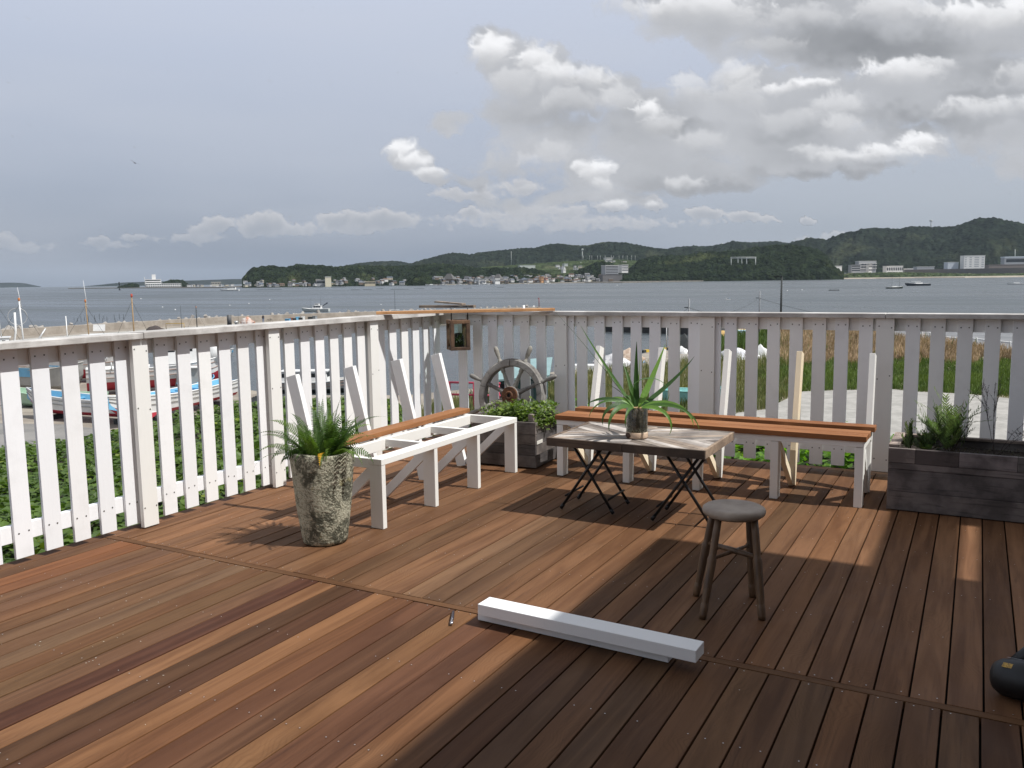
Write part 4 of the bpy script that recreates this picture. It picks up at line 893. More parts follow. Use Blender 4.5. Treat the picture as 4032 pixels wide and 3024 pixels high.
def twig(p, a, L, lift, depth):
    pts = [np.array(p, float)]; ang = lift
    for i in range(8):
        a += R3.uniform(-.35, .35); ang += R3.uniform(-.25, .18); pts.append(pts[-1]+L/8*np.array((math.cos(a)*math.cos(ang), math.sin(a)*math.cos(ang)*.6, math.sin(ang))))
        if R3.random() < .8:
            for _ in range(2): leaf_cloud(lambda n: [tuple(pts[-1])], 1, .012, [(.5, .5, .6), (.8, .7, .6)], V, F, T, 'lance', R3)
        if depth > 0 and i > 1 and R3.random() < .55: twig(pts[-1], a+R3.choice([-1, 1])*R3.uniform(.5, 1.2), L*.5, ang+R3.uniform(-.3, .3), depth-1)
    m.tube(pts, np.linspace(.0022 if depth > 1 else .0013, .0006, len(pts)), 5)
for (x, a, L, l) in ((.13, 2.9, .33, 1.5), (.14, .4, .35, .9), (.13, 2.0, .30, 1.35), (.2, .2, .32, .5), (.12, 3.0, .25, .6), (.02, 3.0, .2, .6), (.3, .3, .25, .5), (.15, .8, .3, 1.2)): twig((x, 6.0, gz), a, L, l, 2)
m.build('twigs', flat('twig_brown', (.045, .03, .025), .8), tw); soup('leaves', V, F, T, leaf_mat('tiny_leaf', (.06, .05, .05), .1), tw)
V, F, T = [], [], []
leaf_cloud(lambda n: [(R2.uniform(qx0+.05, qx1-.1), R2.uniform(qy0+.04, qy1-.05), gz+.004+abs(R2.gauss(0, .012))) for _ in range(n)], 900, .02, [(1, 1, 1), (.6, .6, .5), (1.5, 1.1, .7)], V, F, T, 'lance', R2)
lt = thing('leaf_litter', 'dark leaf litter and seedlings on the soil of the long planter', 'leaf litter', (0, 6, gz)); tag(lt, kind='stuff'); soup('litter', V, F, T, leaf_mat('litter', (.05, .055, .025), .1), lt)

# ---- cordless tool at the right edge
M_TOOL = mat_mix('tool_black', (.004, .0045, .005), (.007, .008, .009), 30, .5, .3, .7, .2, .001); M_GREYL = flat('tool_label_grey', (.30, .31, .33), .4); M_YELL = mat_mix('tool_label_yellow', (.50, .30, .05), (.20, .12, .03), 160, .5, .42, .6, 0)
to = thing('power_tool', 'black round bodied power tool with a small yellow label at the deck right edge', 'tool', (.19, 3.35, 0))
TC_ = np.array((.185, 3.345, .072)); ax = np.array((.50, -.28, .12)); ax /= np.linalg.norm(ax)
def lathe_ax(prof, c0, ax, n, mat, nm, par):
    ax = np.array(ax)/np.linalg.norm(ax); u = np.cross(ax, (0, 0, 1)); u /= np.linalg.norm(u); v = np.cross(ax, u); m = MB(); vs = []; M_ = len(prof)
    for r, z in prof:
        for k in range(n): th = 2*math.pi*k/n; vs.append(np.array(c0)+ax*z+r*(math.cos(th)*u+math.sin(th)*v))
    fs = [(i*n+k, i*n+(k+1) % n, (i+1)*n+(k+1) % n, (i+1)*n+k) for i in range(M_-1) for k in range(n)]+[tuple(reversed(range(n))), tuple((M_-1)*n+k for k in range(n))]
    m.add(vs, fs, 0, True); return m.build(nm, mat, par)
lathe_ax([(.001, -.085), (.030, -.083), (.052, -.072), (.064, -.05), (.069, -.02), (.070, .02), (.066, .06), (.05, .09), (.04, .10), (.001, .102)], TC_, ax, 36, M_TOOL, 'motor_body', to)
m = MB(); m.tube([TC_+np.array((-.01, .045, .045)), TC_+np.array((.03, .075, .072)), TC_+np.array((.11, .08, .08)), TC_+np.array((.2, .04, .06))], [.020, .028, .026, .022], 16); m.build('handle', M_TOOL, to)
m = MB(); m.box(TC_[0]+.13, TC_[0]+.26, TC_[1]-.05, TC_[1]+.06, .003, .085); m.build('battery', M_TOOL, to, .01, seg=3)
def patch(c0, n_, u_, w, h, mat, nm):
    n_ = np.array(n_, float); n_ /= np.linalg.norm(n_); u_ = np.array(u_, float); u_ -= n_*np.dot(u_, n_); u_ /= np.linalg.norm(u_); v_ = np.cross(n_, u_); m = MB(); vs = []
    for i in range(7):
        for s in (-1, 1): b = (i/6-.5)*h; rr = .0705; th = b/rr; vs.append(np.array(c0)+u_*s*w/2+n_*rr*math.cos(th)+v_*rr*math.sin(th))
    m.add(vs, [(2*i, 2*i+1, 2*i+3, 2*i+2) for i in range(6)], 0, True); return m.build(nm, mat, to)
patch(TC_-ax*.005, (-.35, -.45, .83) , ax, .05, .02, M_YELL, 'label'); patch(TC_-ax*.01, (.0, .35, .95), ax, .055, .022, M_GREYL, 'label')
# ------------------------------------------------------------------ setting: sea, ground, quay, gravel, road
SEA, QZ0, GZ = -9.0, -7.0, -6.6
def sea_mat():
    m, N, b, out = material('sea_water'); co = geo_co(N)
    a, _ = N.noise(N.vmath('MULTIPLY', co, (1.0, 1.7, 1)), .55, 6, .62, .3); s, _ = N.noise(N.vmath('MULTIPLY', co, (.35, 1.6, 1)), .018, 4, .55)
    w, _ = N.noise(N.vmath('MULTIPLY', co, (.5, 1.0, 1)), .12, 4, .55)
    N.put(b.inputs['Base Color'], N.mix(N.mapr(s, .35, .65), (.050, .062, .067), (.078, .090, .094)))
    s2, _ = N.noise(N.vmath('MULTIPLY', co, (.5, 1.3, 1)), .0035, 5, .6); N.put(b.inputs['Roughness'], N.mapr(N.math('ADD', N.math('MULTIPLY', s, .5), N.math('MULTIPLY', s2, .5)), .38, .62, .16, .46)); b.inputs['IOR'].default_value = 1.33
    bump(N, b, N.math('ADD', a, N.math('MULTIPLY', w, 1.0)), .8, .38); return m
M_SEA = sea_mat()
def polyslab(name, pts, z1, z0, mat, kind='structure', top_only=False):
    m = MB(); n = len(pts); ar = sum(pts[i][0]*pts[(i+1) % n][1]-pts[(i+1) % n][0]*pts[i][1] for i in range(n))
    if ar < 0: pts = pts[::-1]
    vs = [(p[0], p[1], z1) for p in pts]; fs = [tuple(range(n))]
    if not top_only: vs += [(p[0], p[1], z0) for p in pts]; fs += [(i, i+n, (i+1) % n+n, (i+1) % n) for i in range(n)]
    m.add(vs, fs); o = m.build(name, mat); return tag(o, kind=kind) if kind else o
m = MB(); m.add([(-16000, -3000, SEA), (9000, -3000, SEA), (9000, 16000, SEA), (-16000, 16000, SEA)], [(0, 1, 2, 3)]); tag(m.build('sea', M_SEA), kind='structure')
def conc(name, c1, c2, sc_=.35, crack=True):
    m, N, b, o = material(name); co = geo_co(N); f, _ = N.noise(co, sc_, 7, .65, .4); g, _ = N.noise(co, sc_*6, 4, .6)
    col = N.mix(N.mapr(f, .38, .64), c1, c2); col = N.mix(N.mapr(g, .55, .8, 0, .3), col, tuple(x*.55 for x in c1))
    N.put(b.inputs['Base Color'], col); b.inputs['Roughness'].default_value = .9; bump(N, b, g, .3, .05); return m
M_QUAY = conc('quay_concrete', (.22, .19, .155), (.31, .275, .225)); M_GROUND = conc('dry_soil', (.13, .12, .07), (.20, .17, .11), .5); M_GRAV = conc('gravel', (.27, .26, .235), (.36, .345, .315), .9); M_ROAD = conc('asphalt', (.145, .15, .155), (.20, .205, .21), .3)
P2 = lambda pts, z: [at(x, y, z)[:2] for x, y in pts]
quay = P2([(-700, 1475), (300, 1478), (620, 1494), (930, 1530), (1150, 1556), (1600, 1556), (1880, 1528), (2150, 1470), (2330, 1432), (2560, 1386), (2640, 1380), (2700, 1362), (2780, 1345), (2835, 1312), (2900, 1285), (3200, 1262)], QZ0)+[(30, 160), (30, 12), (-3, 9), (-40, -6), (-75, -6)]
polyslab('quay', quay, QZ0, -10.5, M_QUAY)
GRASS = P2([(1560, 1690), (1700, 1605), (1880, 1562), (2150, 1512), (2280, 1482), (2400, 1458), (2560, 1434), (2700, 1426), (2770, 1400), (2835, 1342), (2960, 1322), (3080, 1292), (3300, 1262), (4500, 1262)], GZ)
polyslab('ground', GRASS+[(40, 9), (-13, 9)], GZ, -8, M_GROUND)
GRAV = P2([(2860, 1650), (2905, 1627), (3017, 1613), (3069, 1586), (3110, 1566), (3160, 1543), (3300, 1538), (3516, 1534), (3613, 1544), (3800, 1552), (3974, 1570), (4500, 1600)], GZ)+[(30, 14), (3, 9.2), (-7, 10)]+P2([(2480, 1760), (2640, 1690)], GZ)
polyslab('gravel_lot', GRAV, GZ+.03, 0, M_GRAV, top_only=True)
ROAD = P2([(3440, 1300), (3560, 1330), (3760, 1348), (3960, 1386), (4500, 1480), (5200, 1300), (4500, 1255), (3300, 1258)], GZ)
polyslab('road', ROAD, GZ+.04, 0, M_ROAD, top_only=True)
ASPH = P2([(-700, 1660), (0, 1668), (250, 1672), (500, 1705), (900, 1720), (900, 1900), (-700, 1900)], QZ0)
polyslab('service_road', ASPH, QZ0+.02, 0, conc('old_asphalt', (.17, .165, .155), (.23, .22, .205)), top_only=True)
M_KERB = flat('white_kerb', (.62, .62, .60))
def seg_thing(name, label, cat, p, q, w, h, mat, group=None, z=None):
    p = np.array(p, float); q = np.array(q, float); o = MB().beam(p+np.array((0, 0, h/2)), q+np.array((0, 0, h/2)), w, h, (0, 0, 1)).build(name, mat, None, 0, tuple((p+q)/2)); return tag(o, label, cat, group)
for i, (a, b_) in enumerate((((3600, 1318), (3800, 1338)), ((3830, 1336), (4080, 1362)))):
    seg_thing('kerb', ['white kerb line along the near side of the asphalt road', 'white kerb line further right along the asphalt road'][i], 'kerb', at(*a, GZ+.04), at(*b_, GZ+.04), .35, .15, M_KERB)
k0 = None
for x, y in ((3629, 1340), (3660, 1345), (3844, 1370), (3975, 1387)):
    p = at(x, y, GZ); 
    if k0 is None:
        m = MB(); m.lathe([(.10, 0), (.10, 1.05), (.07, 1.12), (.001, 1.13)], (0, 0, 0), 8); k0 = m.build('road_post', M_KERB); tag(k0, 'short white post on the verge between dry grass and road', 'post', 'white posts along the road'); o = k0
    else: o = k0.copy(); COL.objects.link(o)
    o.location = p
# opposite pier: the wall's shade is put into its dark colour
pa, pb2 = at(2380, 1306, SEA), at(2838, 1322, SEA); pa, pb2 = np.array(pa[:2]), np.array(pb2[:2]); dd = np.array(at(2500, 1262, SEA)[:2])-pa; dd = dd/np.linalg.norm(dd)*30
m = MB(); m.add([(*pa, -10), (*pb2, -10), (*(pb2+dd), -10), (*(pa+dd), -10), (*pa, -7.1), (*pb2, -7.1), (*(pb2+dd), -7.1), (*(pa+dd), -7.1)], [(4, 5, 6, 7), (0, 1, 5, 4), (1, 2, 6, 5), (2, 3, 7, 6), (3, 0, 4, 7)])
tag(m.build('pier', conc('shaded_wall', (.035, .035, .035), (.06, .058, .055), .5)), 'dark walled pier across the small harbour, seen between the fence slats', 'pier')

# ---- breakwater
BT = -5.6
bw = [np.array(at(x, y, BT)[:2]) for x, y in ((-900, 1372), (0, 1300), (450, 1272), (900, 1247), (1400, 1229), (2132, 1208))]
M_BREAK = conc('breakwater_concrete', (.27, .235, .195), (.36, .32, .27), .5)
br = thing('breakwater', 'long tan concrete breakwater wall across the harbour mouth', 'breakwater', (*bw[2], SEA))
def ribbon(name, line, off0, off1, z0, z1, mat, parent):
    L_, R_ = [], []
    for i, p in enumerate(line):
        t = line[min(i+1, len(line)-1)]-line[max(i-1, 0)]; t /= np.linalg.norm(t); n = np.array((-t[1], t[0])); n = n if np.dot(n, p) > 0 else -n
        L_.append(p+n*off0); R_.append(p+n*off1)
    k = len(line); vs = [(*p, z0) for p in L_]+[(*p, z1) for p in L_]+[(*p, z1) for p in R_]+[(*p, z0) for p in R_]
    fs = [(j*k+i, j*k+i+1, ((j+1) % 4)*k+i+1, ((j+1) % 4)*k+i) for i in range(k-1) for j in range(4)]+[(0, k, 2*k, 3*k), (4*k-1, 3*k-1, 2*k-1, k-1)]
    return MB().add(vs, fs).build(name, mat, parent)
ribbon('wall', bw, 0, 1.6, -10, BT, M_BREAK, br); ribbon('walkway', bw, -7.5, -.01, -10, -6.9, M_QUAY, br); ribbon('coping', bw, -7.75, -7.51, -7.3, -6.82, flat('pale_coping', (.55, .54, .50)), br)
# tetrapods on the seaward side
M_TETRA = conc('tetrapod_concrete', (.28, .26, .235), (.36, .34, .31), 1.2)
m = MB()
for d in ((0, 0, 1), (.94, 0, -.33), (-.47, .82, -.33), (-.47, -.82, -.33)): d = np.array(d); m.tube([d*.05, d*1.15], [.52, .33], 8, smooth=False)
t0 = tag(m.build('tetrapod', M_TETRA), 'grey concrete tetrapod heaped against the sea side of the breakwater wall', 'tetrapod', 'tetrapods along the breakwater'); first = True
seglen = [np.linalg.norm(bw[i+1]-bw[i]) for i in range(len(bw)-1)]; tot = sum(seglen); s_ = seglen[0]*.92
R4 = random.Random(3)
def along(line, s):
    for i in range(len(line)-1):
        l = np.linalg.norm(line[i+1]-line[i])
        if s <= l or i == len(line)-2:
            t = (line[i+1]-line[i])/l; n = np.array((-t[1], t[0])); n = n if np.dot(n, line[i]) > 0 else -n; return line[i]+t*min(s, l), n
        s -= l
while s_ < tot-1:
    p, n = along(bw, s_); o = t0 if first else t0.copy()
    if not first: COL.objects.link(o)
    first = False; q = p+n*R4.uniform(2.6, 3.4); o.location = (q[0], q[1], BT-.75+R4.uniform(-.35, .35)); o.rotation_euler = (R4.uniform(0, 6), R4.uniform(0, 6), R4.uniform(0, 6)); k = R4.uniform(.75, 1.1); o.scale = (k, k, k)
    s_ += R4.uniform(1.15, 2.1)

# ---- planted bank beside the deck, and grasses
def in_poly(x, y, poly):
    c_ = np.zeros(x.shape, bool); n = len(poly)
    for i in range(n):
        x1, y1 = poly[i]; x2, y2 = poly[(i+1) % n]
        if y1 == y2: continue
        c_ ^= ((y1 > y) != (y2 > y)) & (x < (x2-x1)*(y-y1)/(y2-y1)+x1)
    return c_
def bank_z(x, y):
    d = np.hypot(x, y); az_ = np.degrees(np.arctan2(-x, y))
    k = .092-.027*sstep(60, 42, az_)
    zl = -.30-k*d-sstep(24.5, 30, d)*5
    zr = -.05-.10*(y-7)-sstep(8.9, 10.5, y)*6
    zl = zl-sstep(37, 32, az_)*6
    z = np.where(x < -4.7, np.where(y > 7.0, np.maximum(zl, np.where(x > -6, zr-.4*(-4.7-x), -9)), zl), zr)
    return z+.55*(fbm(x*.55, y*.55, 4, 21)-.5)+.22*(fbm(x*2, y*2, 3, 22)-.5)
gx = np.arange(-30, 6, .35); gy = np.arange(-4, 30, .35); GX, GY = np.meshgrid(gx, gy); Z_ = bank_z(GX, GY); inside = ((GX < -4.75) | (GY > 7.02)) & (np.hypot(GX, GY) < 30) & ((np.degrees(np.arctan2(-GX, GY)) > 31.5) | (GY < 10.8))
idx = np.arange(GX.size).reshape(GX.shape); q = np.stack([idx[:-1, :-1], idx[:-1, 1:], idx[1:, 1:], idx[1:, :-1]], -1).reshape(-1, 4); q = q[inside.ravel()[q].all(1)]
V_ = np.stack([GX.ravel(), GY.ravel(), np.maximum(Z_.ravel(), -7.2)], 1)
tag(fast_mesh('bank', V_, q, mat_mix('bank_soil', (.03, .035, .014), (.02, .018, .010), 3, 1)), kind='structure')
def leaf_field(n, name, cond, size, mat, seed, lift=.16, tones=((.6, .7, .55), (1.25, 1.25, 1.0))):
    r = np.random.default_rng(seed); x, y = cond(r, n); z = bank_z(x, y); ok = (z > -6.0); x, y, z = x[ok], y[ok], z[ok]; n = len(x)
    cl = fbm(x*1.6, y*1.6, 3, 41); z = z+r.random(n)*lift+.12*(cl-.5)
    s = size*r.uniform(.55, 1.25, n); a = r.uniform(0, 6.283, n); ti = r.normal(.35, .35, n)
    # leaf frame: facing mostly up and outward, tilted
    nx, ny, nz = np.sin(ti)*np.cos(a), np.sin(ti)*np.sin(a), np.cos(ti); b2 = r.uniform(0, 6.283, n)
    N_ = np.stack([nx, ny, nz], 1); U_ = np.cross(N_, np.stack([np.cos(b2), np.sin(b2), np.zeros(n)], 1)); U_ /= np.linalg.norm(U_, axis=1)[:, None]+1e-6; W_ = np.cross(N_, U_)
    P_ = np.stack([x, y, z], 1); s = s[:, None]
    q1 = P_-U_*s*.5; q2 = P_-W_*s*.48+N_*s*.06; q3 = P_+U_*s*.62-N_*s*.08; q4 = P_+W_*s*.48+N_*s*.06
    V2 = np.stack([q1, q2, q3, q4], 1).reshape(-1, 3); F2 = np.arange(4*n).reshape(n, 4)
    br_ = (tones[0]+(np.array(tones[1])-tones[0])*np.clip(r.random((n, 1))*.6+sstep(.35, .7, cl)[:, None]*.6, 0, 1))*r.uniform(.8, 1.2, (n, 1))
    yel = r.random(n) < .05; br_[yel] *= (1.9, 1.5, 1.0)
    o = fast_mesh(name, V2, F2, mat, tone=np.repeat(br_, 4, 0)); return tag(o, kind='stuff')
M_KUDZU = leaf_mat('bank_leaf', (.085, .135, .034), .32, .5)
def condL(r, n):
    d = 4.9+(29-4.9)*r.random(n)**.75; az_ = np.radians(r.uniform(22, 74, n)); x, y = -d*np.sin(az_), d*np.cos(az_); k = (x < -4.85) & ((y > -1)); return x[k], y[k]
leaf_field(85000, 'ground_cover', condL, .115, M_KUDZU, 5)
def condR(r, n):
    x = r.uniform(-4.6, 1.2, n); y = r.uniform(7.05, 9.6, n); return x, y
leaf_field(7000, 'creeper', condR, .085, leaf_mat('creeper_leaf', (.13, .24, .035), .4, .45), 6)
# grasses
def grass(name, n, sampler, h0, h1, w, tones, mat, seed, base=GZ, clump=.3):
    r = np.random.default_rng(seed); x, y = sampler(r, n); n = len(x); cl = fbm(x*clump, y*clump, 4, seed+1); h = (h0+(h1-h0)*r.random(n))*(.55+.9*cl); a = r.uniform(0, 6.283, n)
    # blades face the open side so that they read as blades from the deck
    ux, uy = y/np.hypot(x, y), -x/np.hypot(x, y); ww = w*r.uniform(.5, 1.3, n); lx_, ly_ = np.cos(a)*h*r.uniform(.05, .55, n), np.sin(a)*h*.4
    b0 = np.stack([x-ux*ww, y-uy*ww, np.full(n, base)], 1); b1 = np.stack([x+ux*ww, y+uy*ww, np.full(n, base)], 1); mid = np.stack([x+lx_*.35, y+ly_*.35, base+h*.6], 1); tip = np.stack([x+lx_, y+ly_, base+h], 1)
    off = np.stack([ux*ww*.8, uy*ww*.8, 0*ux], 1)
    V2 = np.stack([b0, b1, mid+off, tip, mid-off], 1).reshape(-1, 3); k = np.arange(n)[:, None]*5
    F2 = np.concatenate([k+[[0, 1, 2, 4]], k+[[4, 2, 3, 3]]], 0)
    F3 = np.concatenate([k+[[0, 1, 2]], k+[[0, 2, 4]], k+[[4, 2, 3]]], 0)
    t0_, t1_ = np.array(tones[0]), np.array(tones[1]); mixv = np.clip((cl-.3)/.4+r.normal(0, .25, n), 0, 1)[:, None]; c_ = (t0_+(t1_-t0_)*mixv)*r.uniform(.7, 1.25, (n, 1))
    return tag(fast_mesh(name, V2, F3, mat, tone=np.repeat(c_, 5, 0)), kind='stuff')
def px_sampler(box, extra=None, z=GZ, power=1.0):
    def f(r, n):
        px = r.uniform(box[0], box[1], n); py = box[2]+(box[3]-box[2])*r.random(n)**power
        d = FWD[None]+((px-2016)/F_PX)[:, None]*RGT[None]-((py-1512)/F_PX)[:, None]*UPV[None]; t = (z-CAM_H)/d[:, 2]; x, y = d[:, 0]*t, d[:, 1]*t
        k = in_poly(x, y, GRASS+[(40, 9), (-13, 9)]) & ~in_poly(x, y, GRAV) & ~in_poly(x, y, ROAD)
        if extra is not None: k &= extra(px, py, x, y)
        return x[k], y[k]
    return f
M_GRASS = leaf_mat('grass_blade', (.10, .115, .045), .22, .7, .3)
G1, G2, DRY1, DRY2 = (.6, .8, .45), (1.3, 1.5, .8), (1.0, 1.0, .95), (2.3, 2.3, 2.2)
def mixed(px, py, x, y): return px < 3150
def _nz(px, py): return (fbm(px/45, py/22, 4, 77)-.5)
def green_r(px, py, x, y): return (px >= 3000-120*_nz(px*3, py)) & (py > 1425+90*_nz(px, py))
def dry_r(px, py, x, y): return (px >= 3050-160*_nz(px*3+99, py)) & (py <= 1432+90*_nz(px, py))
def S_(x0, x1, y0, y1, f): return px_sampler((x0, x1, y0, y1), f)
grass('mixed_grass', 60000, S_(1560, 3150, 1330, 1850, mixed), .30, .95, .019, ((.8, .95, .7), (2.1, 1.75, 1.7)), M_GRASS, 11, clump=.35)
grass('green_grass', 30000, S_(2980, 4200, 1420, 1560, green_r), .20, .60, .021, ((.65, .95, .5), (1.3, 1.6, .85)), M_GRASS, 12)
grass('dry_grass', 30000, S_(3050, 4200, 1290, 1440, dry_r), .35, 1.0, .022, (DRY1, DRY2), leaf_mat('dry_blade', (.215, .150, .098), .10, .8, .3), 13)
grass('green_tuft', 2600, S_(2830, 3060, 1300, 1390, None), .6, 1.5, .05, ((.5, .8, .4), (.9, 1.2, .6)), M_GRASS, 14)

grass('green_tuft', 1500, S_(2200, 3900, 1310, 1440, lambda px, py, x, y: _nz(px*1.3+500, py*1.2) > .13), .5, 1.3, .05, ((.5, .75, .4), (1.0, 1.2, .65)), M_GRASS, 15)
grass('weed', 1400, S_(2860, 4100, 1520, 1640, lambda px, py, x, y: _nz(px, py+300) > .0), .10, .30, .03, ((.8, .9, .6), (1.6, 1.5, 1.2)), M_GRASS, 16)
# ------------------------------------------------------------------ boats and harbour things
def gloss(name, c, rough=.35, var=.85): return mat_mix(name, c, tuple(x*var for x in c), 1.5, rough, .35, .7, .05, .01)
B_WHITE = gloss('boat_white', (.74, .74, .72)); B_RED = gloss('antifouling_red', (.42, .03, .05), .6); B_BLUE = gloss('boat_blue', (.16, .42, .62), .5); B_GREEN = gloss('boat_green', (.36, .52, .38), .5)
B_GREY = gloss('boat_grey', (.40, .39, .36), .6); B_RUB = gloss('rub_rail', (.34, .24, .20), .6); B_WIN = flat('boat_window', (.02, .025, .03), .15); B_DK = flat('boat_dark', (.03, .035, .035), .7); B_TEAL = gloss('teal_paint', (.25, .55, .52), .5); B_STEEL = flat('mast_steel', (.50, .50, .49), .4, .3); B_BROWN = flat('mast_brown', (.30, .20, .10), .6); B_ORANGE = flat('lamp_orange', (.50, .17, .05), .5); B_NET = mat_mix('net_green', (.06, .14, .11), (.03, .07, .06), 9, .95, .3, .7, .8, .05)
M_HEADL = flat('hull_underside', (.30, .29, .28), .7)
def hull(L, B, H, par, top, bottom, inner, red=.28, open_=True, rails=True, n=16):
    """boat hull along +x (bow), keel at z=0; painted in two bands"""
    ts = np.linspace(0, 1, n+1)
    b = B/2*np.where(ts < .55, .80+.20*np.sin(np.minimum(ts/.55, 1)*math.pi/2), np.clip(1-((ts-.55)/.45)**2.3, 0.015, 1)); x = (ts-.5)*L
    sh = H*(1+.07*(ts-.4)**2*4*(ts < .4)+.42*np.clip((ts-.35)/.65, 0, 1)**2.2); kz = .02+H*.75*np.clip((ts-.82)/.18, 0, 1)**2.0
    def ringpts(i, inset=0.0):
        zt = sh[i]; zs = [kz[i], kz[i]+(zt-kz[i])*red*.45, kz[i]+(zt-kz[i])*red, kz[i]+(zt-kz[i])*.6, zt]; ws = [.04, .62, .84, .95, 1.0]
        fl = 1+.12*ts[i]; return [(x[i]+(.10*L*max(0, ts[i]-.8)*(z/zt)), w*b[i]*(fl if w == 1 else 1), z) for w, z in zip(ws, zs)]
    P_ = [ringpts(i) for i in range(n+1)]
    for (lo, hi, mat, nm) in ((0, 2, bottom, 'keel'), (2, 4, top, 'hull')):
        m = MB()
        for s in (-1, 1):
            vs = [(p[0], s*p[1], p[2]) for i in range(n+1) for p in P_[i][lo:hi+1]]; k = hi-lo+1
            fs = [(i*k+j, (i+1)*k+j, (i+1)*k+j+1, i*k+j+1) for i in range(n) for j in range(hi-lo)]; fs = fs if s < 0 else [f[::-1] for f in fs]; m.add(vs, fs, 0, True)
        tr = [(p[0], p[1], p[2]) for p in P_[0][lo:hi+1]]; k = len(tr); m.add(tr+[(a, -b_, c_) for a, b_, c_ in tr], [(j, j+1, k+j+1, k+j) for j in range(k-1)])
        if lo == 0: m.add([(p[0][0], p[0][1], p[0][2]) for p in P_]+[(p[0][0], -p[0][1], p[0][2]) for p in P_], [(i, i+1, n+2+i, n+1+i) for i in range(n)])
        m.build(nm, mat, par)
    m = MB(); fz = [max(kz[i]+.05, sh[i]*.45) if open_ else sh[i]-.02*H-.10 for i in range(n+1)]
    vs = []; 
    for i in range(n+1):
        q = P_[i][4]; w = max(q[1]-.05, .003); vs += [(q[0], -w, q[2]-.01), (q[0], -w*.74, fz[i]), (q[0], w*.74, fz[i]), (q[0], w, q[2]-.01)]
    m.add(vs, [(i*4+j, i*4+j+1, (i+1)*4+j+1, (i+1)*4+j) for i in range(n) for j in range(3)]+[(0, 3, 2, 1)]); m.build('deck_well', inner, par)
    m = MB()
    for s in (-1, 1): m.tube([(p[4][0], s*p[4][1], p[4][2]) for p in P_], .05, 6)
    m.build('gunwale', top if open_ else B_WHITE, par)
    if rails:
        for zz in (.62, .84):
            for s in (-1, 1):
                m = MB(); m.tube([(p[3][0]*(1-(zz-.6)/.4)+p[4][0]*(zz-.6)/.4, s*(p[3][1]+(p[4][1]-p[3][1])*(zz-.6)/.4+.02), p[3][2]+(p[4][2]-p[3][2])*(zz-.6)/.4) for p in P_], .035, 5); m.build('rub_rail', B_RUB if not open_ else B_GREY, par)
    if open_:
        for t in (.25, .45, .65):
            i = int(t*n); q = P_[i][4]; m = MB(); m.box(q[0]-.12, q[0]+.12, -q[1]+.06, q[1]-.06, sh[i]-.22*H, sh[i]-.14*H); m.build('thwart', inner, par)
    return sh, b, x
def cabin(par, x0, x1, w, z0, h, mat=None, win=True, slope=.25):
    m = MB(); wt = w*.9; m.add([(x0, -w/2, z0), (x1, -w/2, z0), (x1, w/2, z0), (x0, w/2, z0), (x0+.05, -wt/2, z0+h), (x1-slope*h, -wt/2, z0+h), (x1-slope*h, wt/2, z0+h), (x0+.05, wt/2, z0+h)], [(0, 3, 2, 1), (4, 5, 6, 7), (0, 1, 5, 4), (1, 2, 6, 5), (2, 3, 7, 6), (3, 0, 4, 7)])
    m.build('cabin', mat or B_WHITE, par, .03); m = MB(); m.box(x0-.15, x1-slope*h+.2, -wt/2-.1, wt/2+.1, z0+h+.003, z0+h+.06); m.build('cabin_roof', B_WHITE, par)
    if win:
        za, zb2 = z0+h*.52, z0+h*.86; l = x1-slope*h-x0
        for s in (-1, 1):
            for i in range(3):
                a = x0+.18+i*(l-.3)/3; ya = s*(w/2-(w-wt)/2*.7+.015); m = MB(); m.box(a, a+(l-.3)/3-.12, min(ya, ya+s*.02), max(ya, ya+s*.02), za, zb2); m.build('window', B_WIN, par)
        m = MB(); xf = x1-slope*h*.7+.01; m.add([(x1-slope*h*.52+.03, -wt*.4, za), (x1-slope*h*.52+.03, wt*.4, za), (x1-slope*h*.86+.03, wt*.4, zb2), (x1-slope*h*.86+.03, -wt*.4, zb2)], [(0, 1, 2, 3)]); m.build('windscreen', B_WIN, par)
def mast(par, x, z0, z1, r, mat, lamp=B_ORANGE, lean=.0, stays=True, antenna=0, y=0):
    m = MB(); r *= .62; m.tube([(x, y, z0), (x+lean*(z1-z0), y, z1)], [r, r*.75], 8); mo = m.build('mast', mat, par); t = x+lean*(z1-z0)
    if lamp: m = MB(); m.lathe([(r*1.1, 0), (r*1.25, .05), (r*1.25, .22), (r*.6, .26)], (t, y, z1), 8); m.build('lamp', lamp, mo)
    if stays:
        for dx in (-2.3, 2.0): m = MB(); m.tube([(t, y, z1-.3), (t+dx, y+.3*dx, z0+.3)], .012, 4); m.build('stay', B_DK, par)
    if antenna: m = MB(); m.tube([(t+.15, y, z1-.6), (t-.05, y, z1+antenna)], [.03, .012], 5); m.build('antenna', B_WHITE, par)
def place(o, p, q, flip=False):
    """set a boat built along x so that stern..bow lie on p..q"""
    d = (q[0]-p[0], q[1]-p[1]); o.location = ((p[0]+q[0])/2, (p[1]+q[1])/2, p[2]); o.rotation_euler = (0, 0, math.atan2(d[1], d[0]))
    return math.hypot(*d)
def dist2(p, q): return math.hypot(q[0]-p[0], q[1]-p[1])
def chocks(par, L, z=-.28):
    for x in (-.3*L, .25*L): m = MB(); m.box(x-.12, x+.12, -.9, .9, z, .02); m.build('keel_block', B_DK, par)
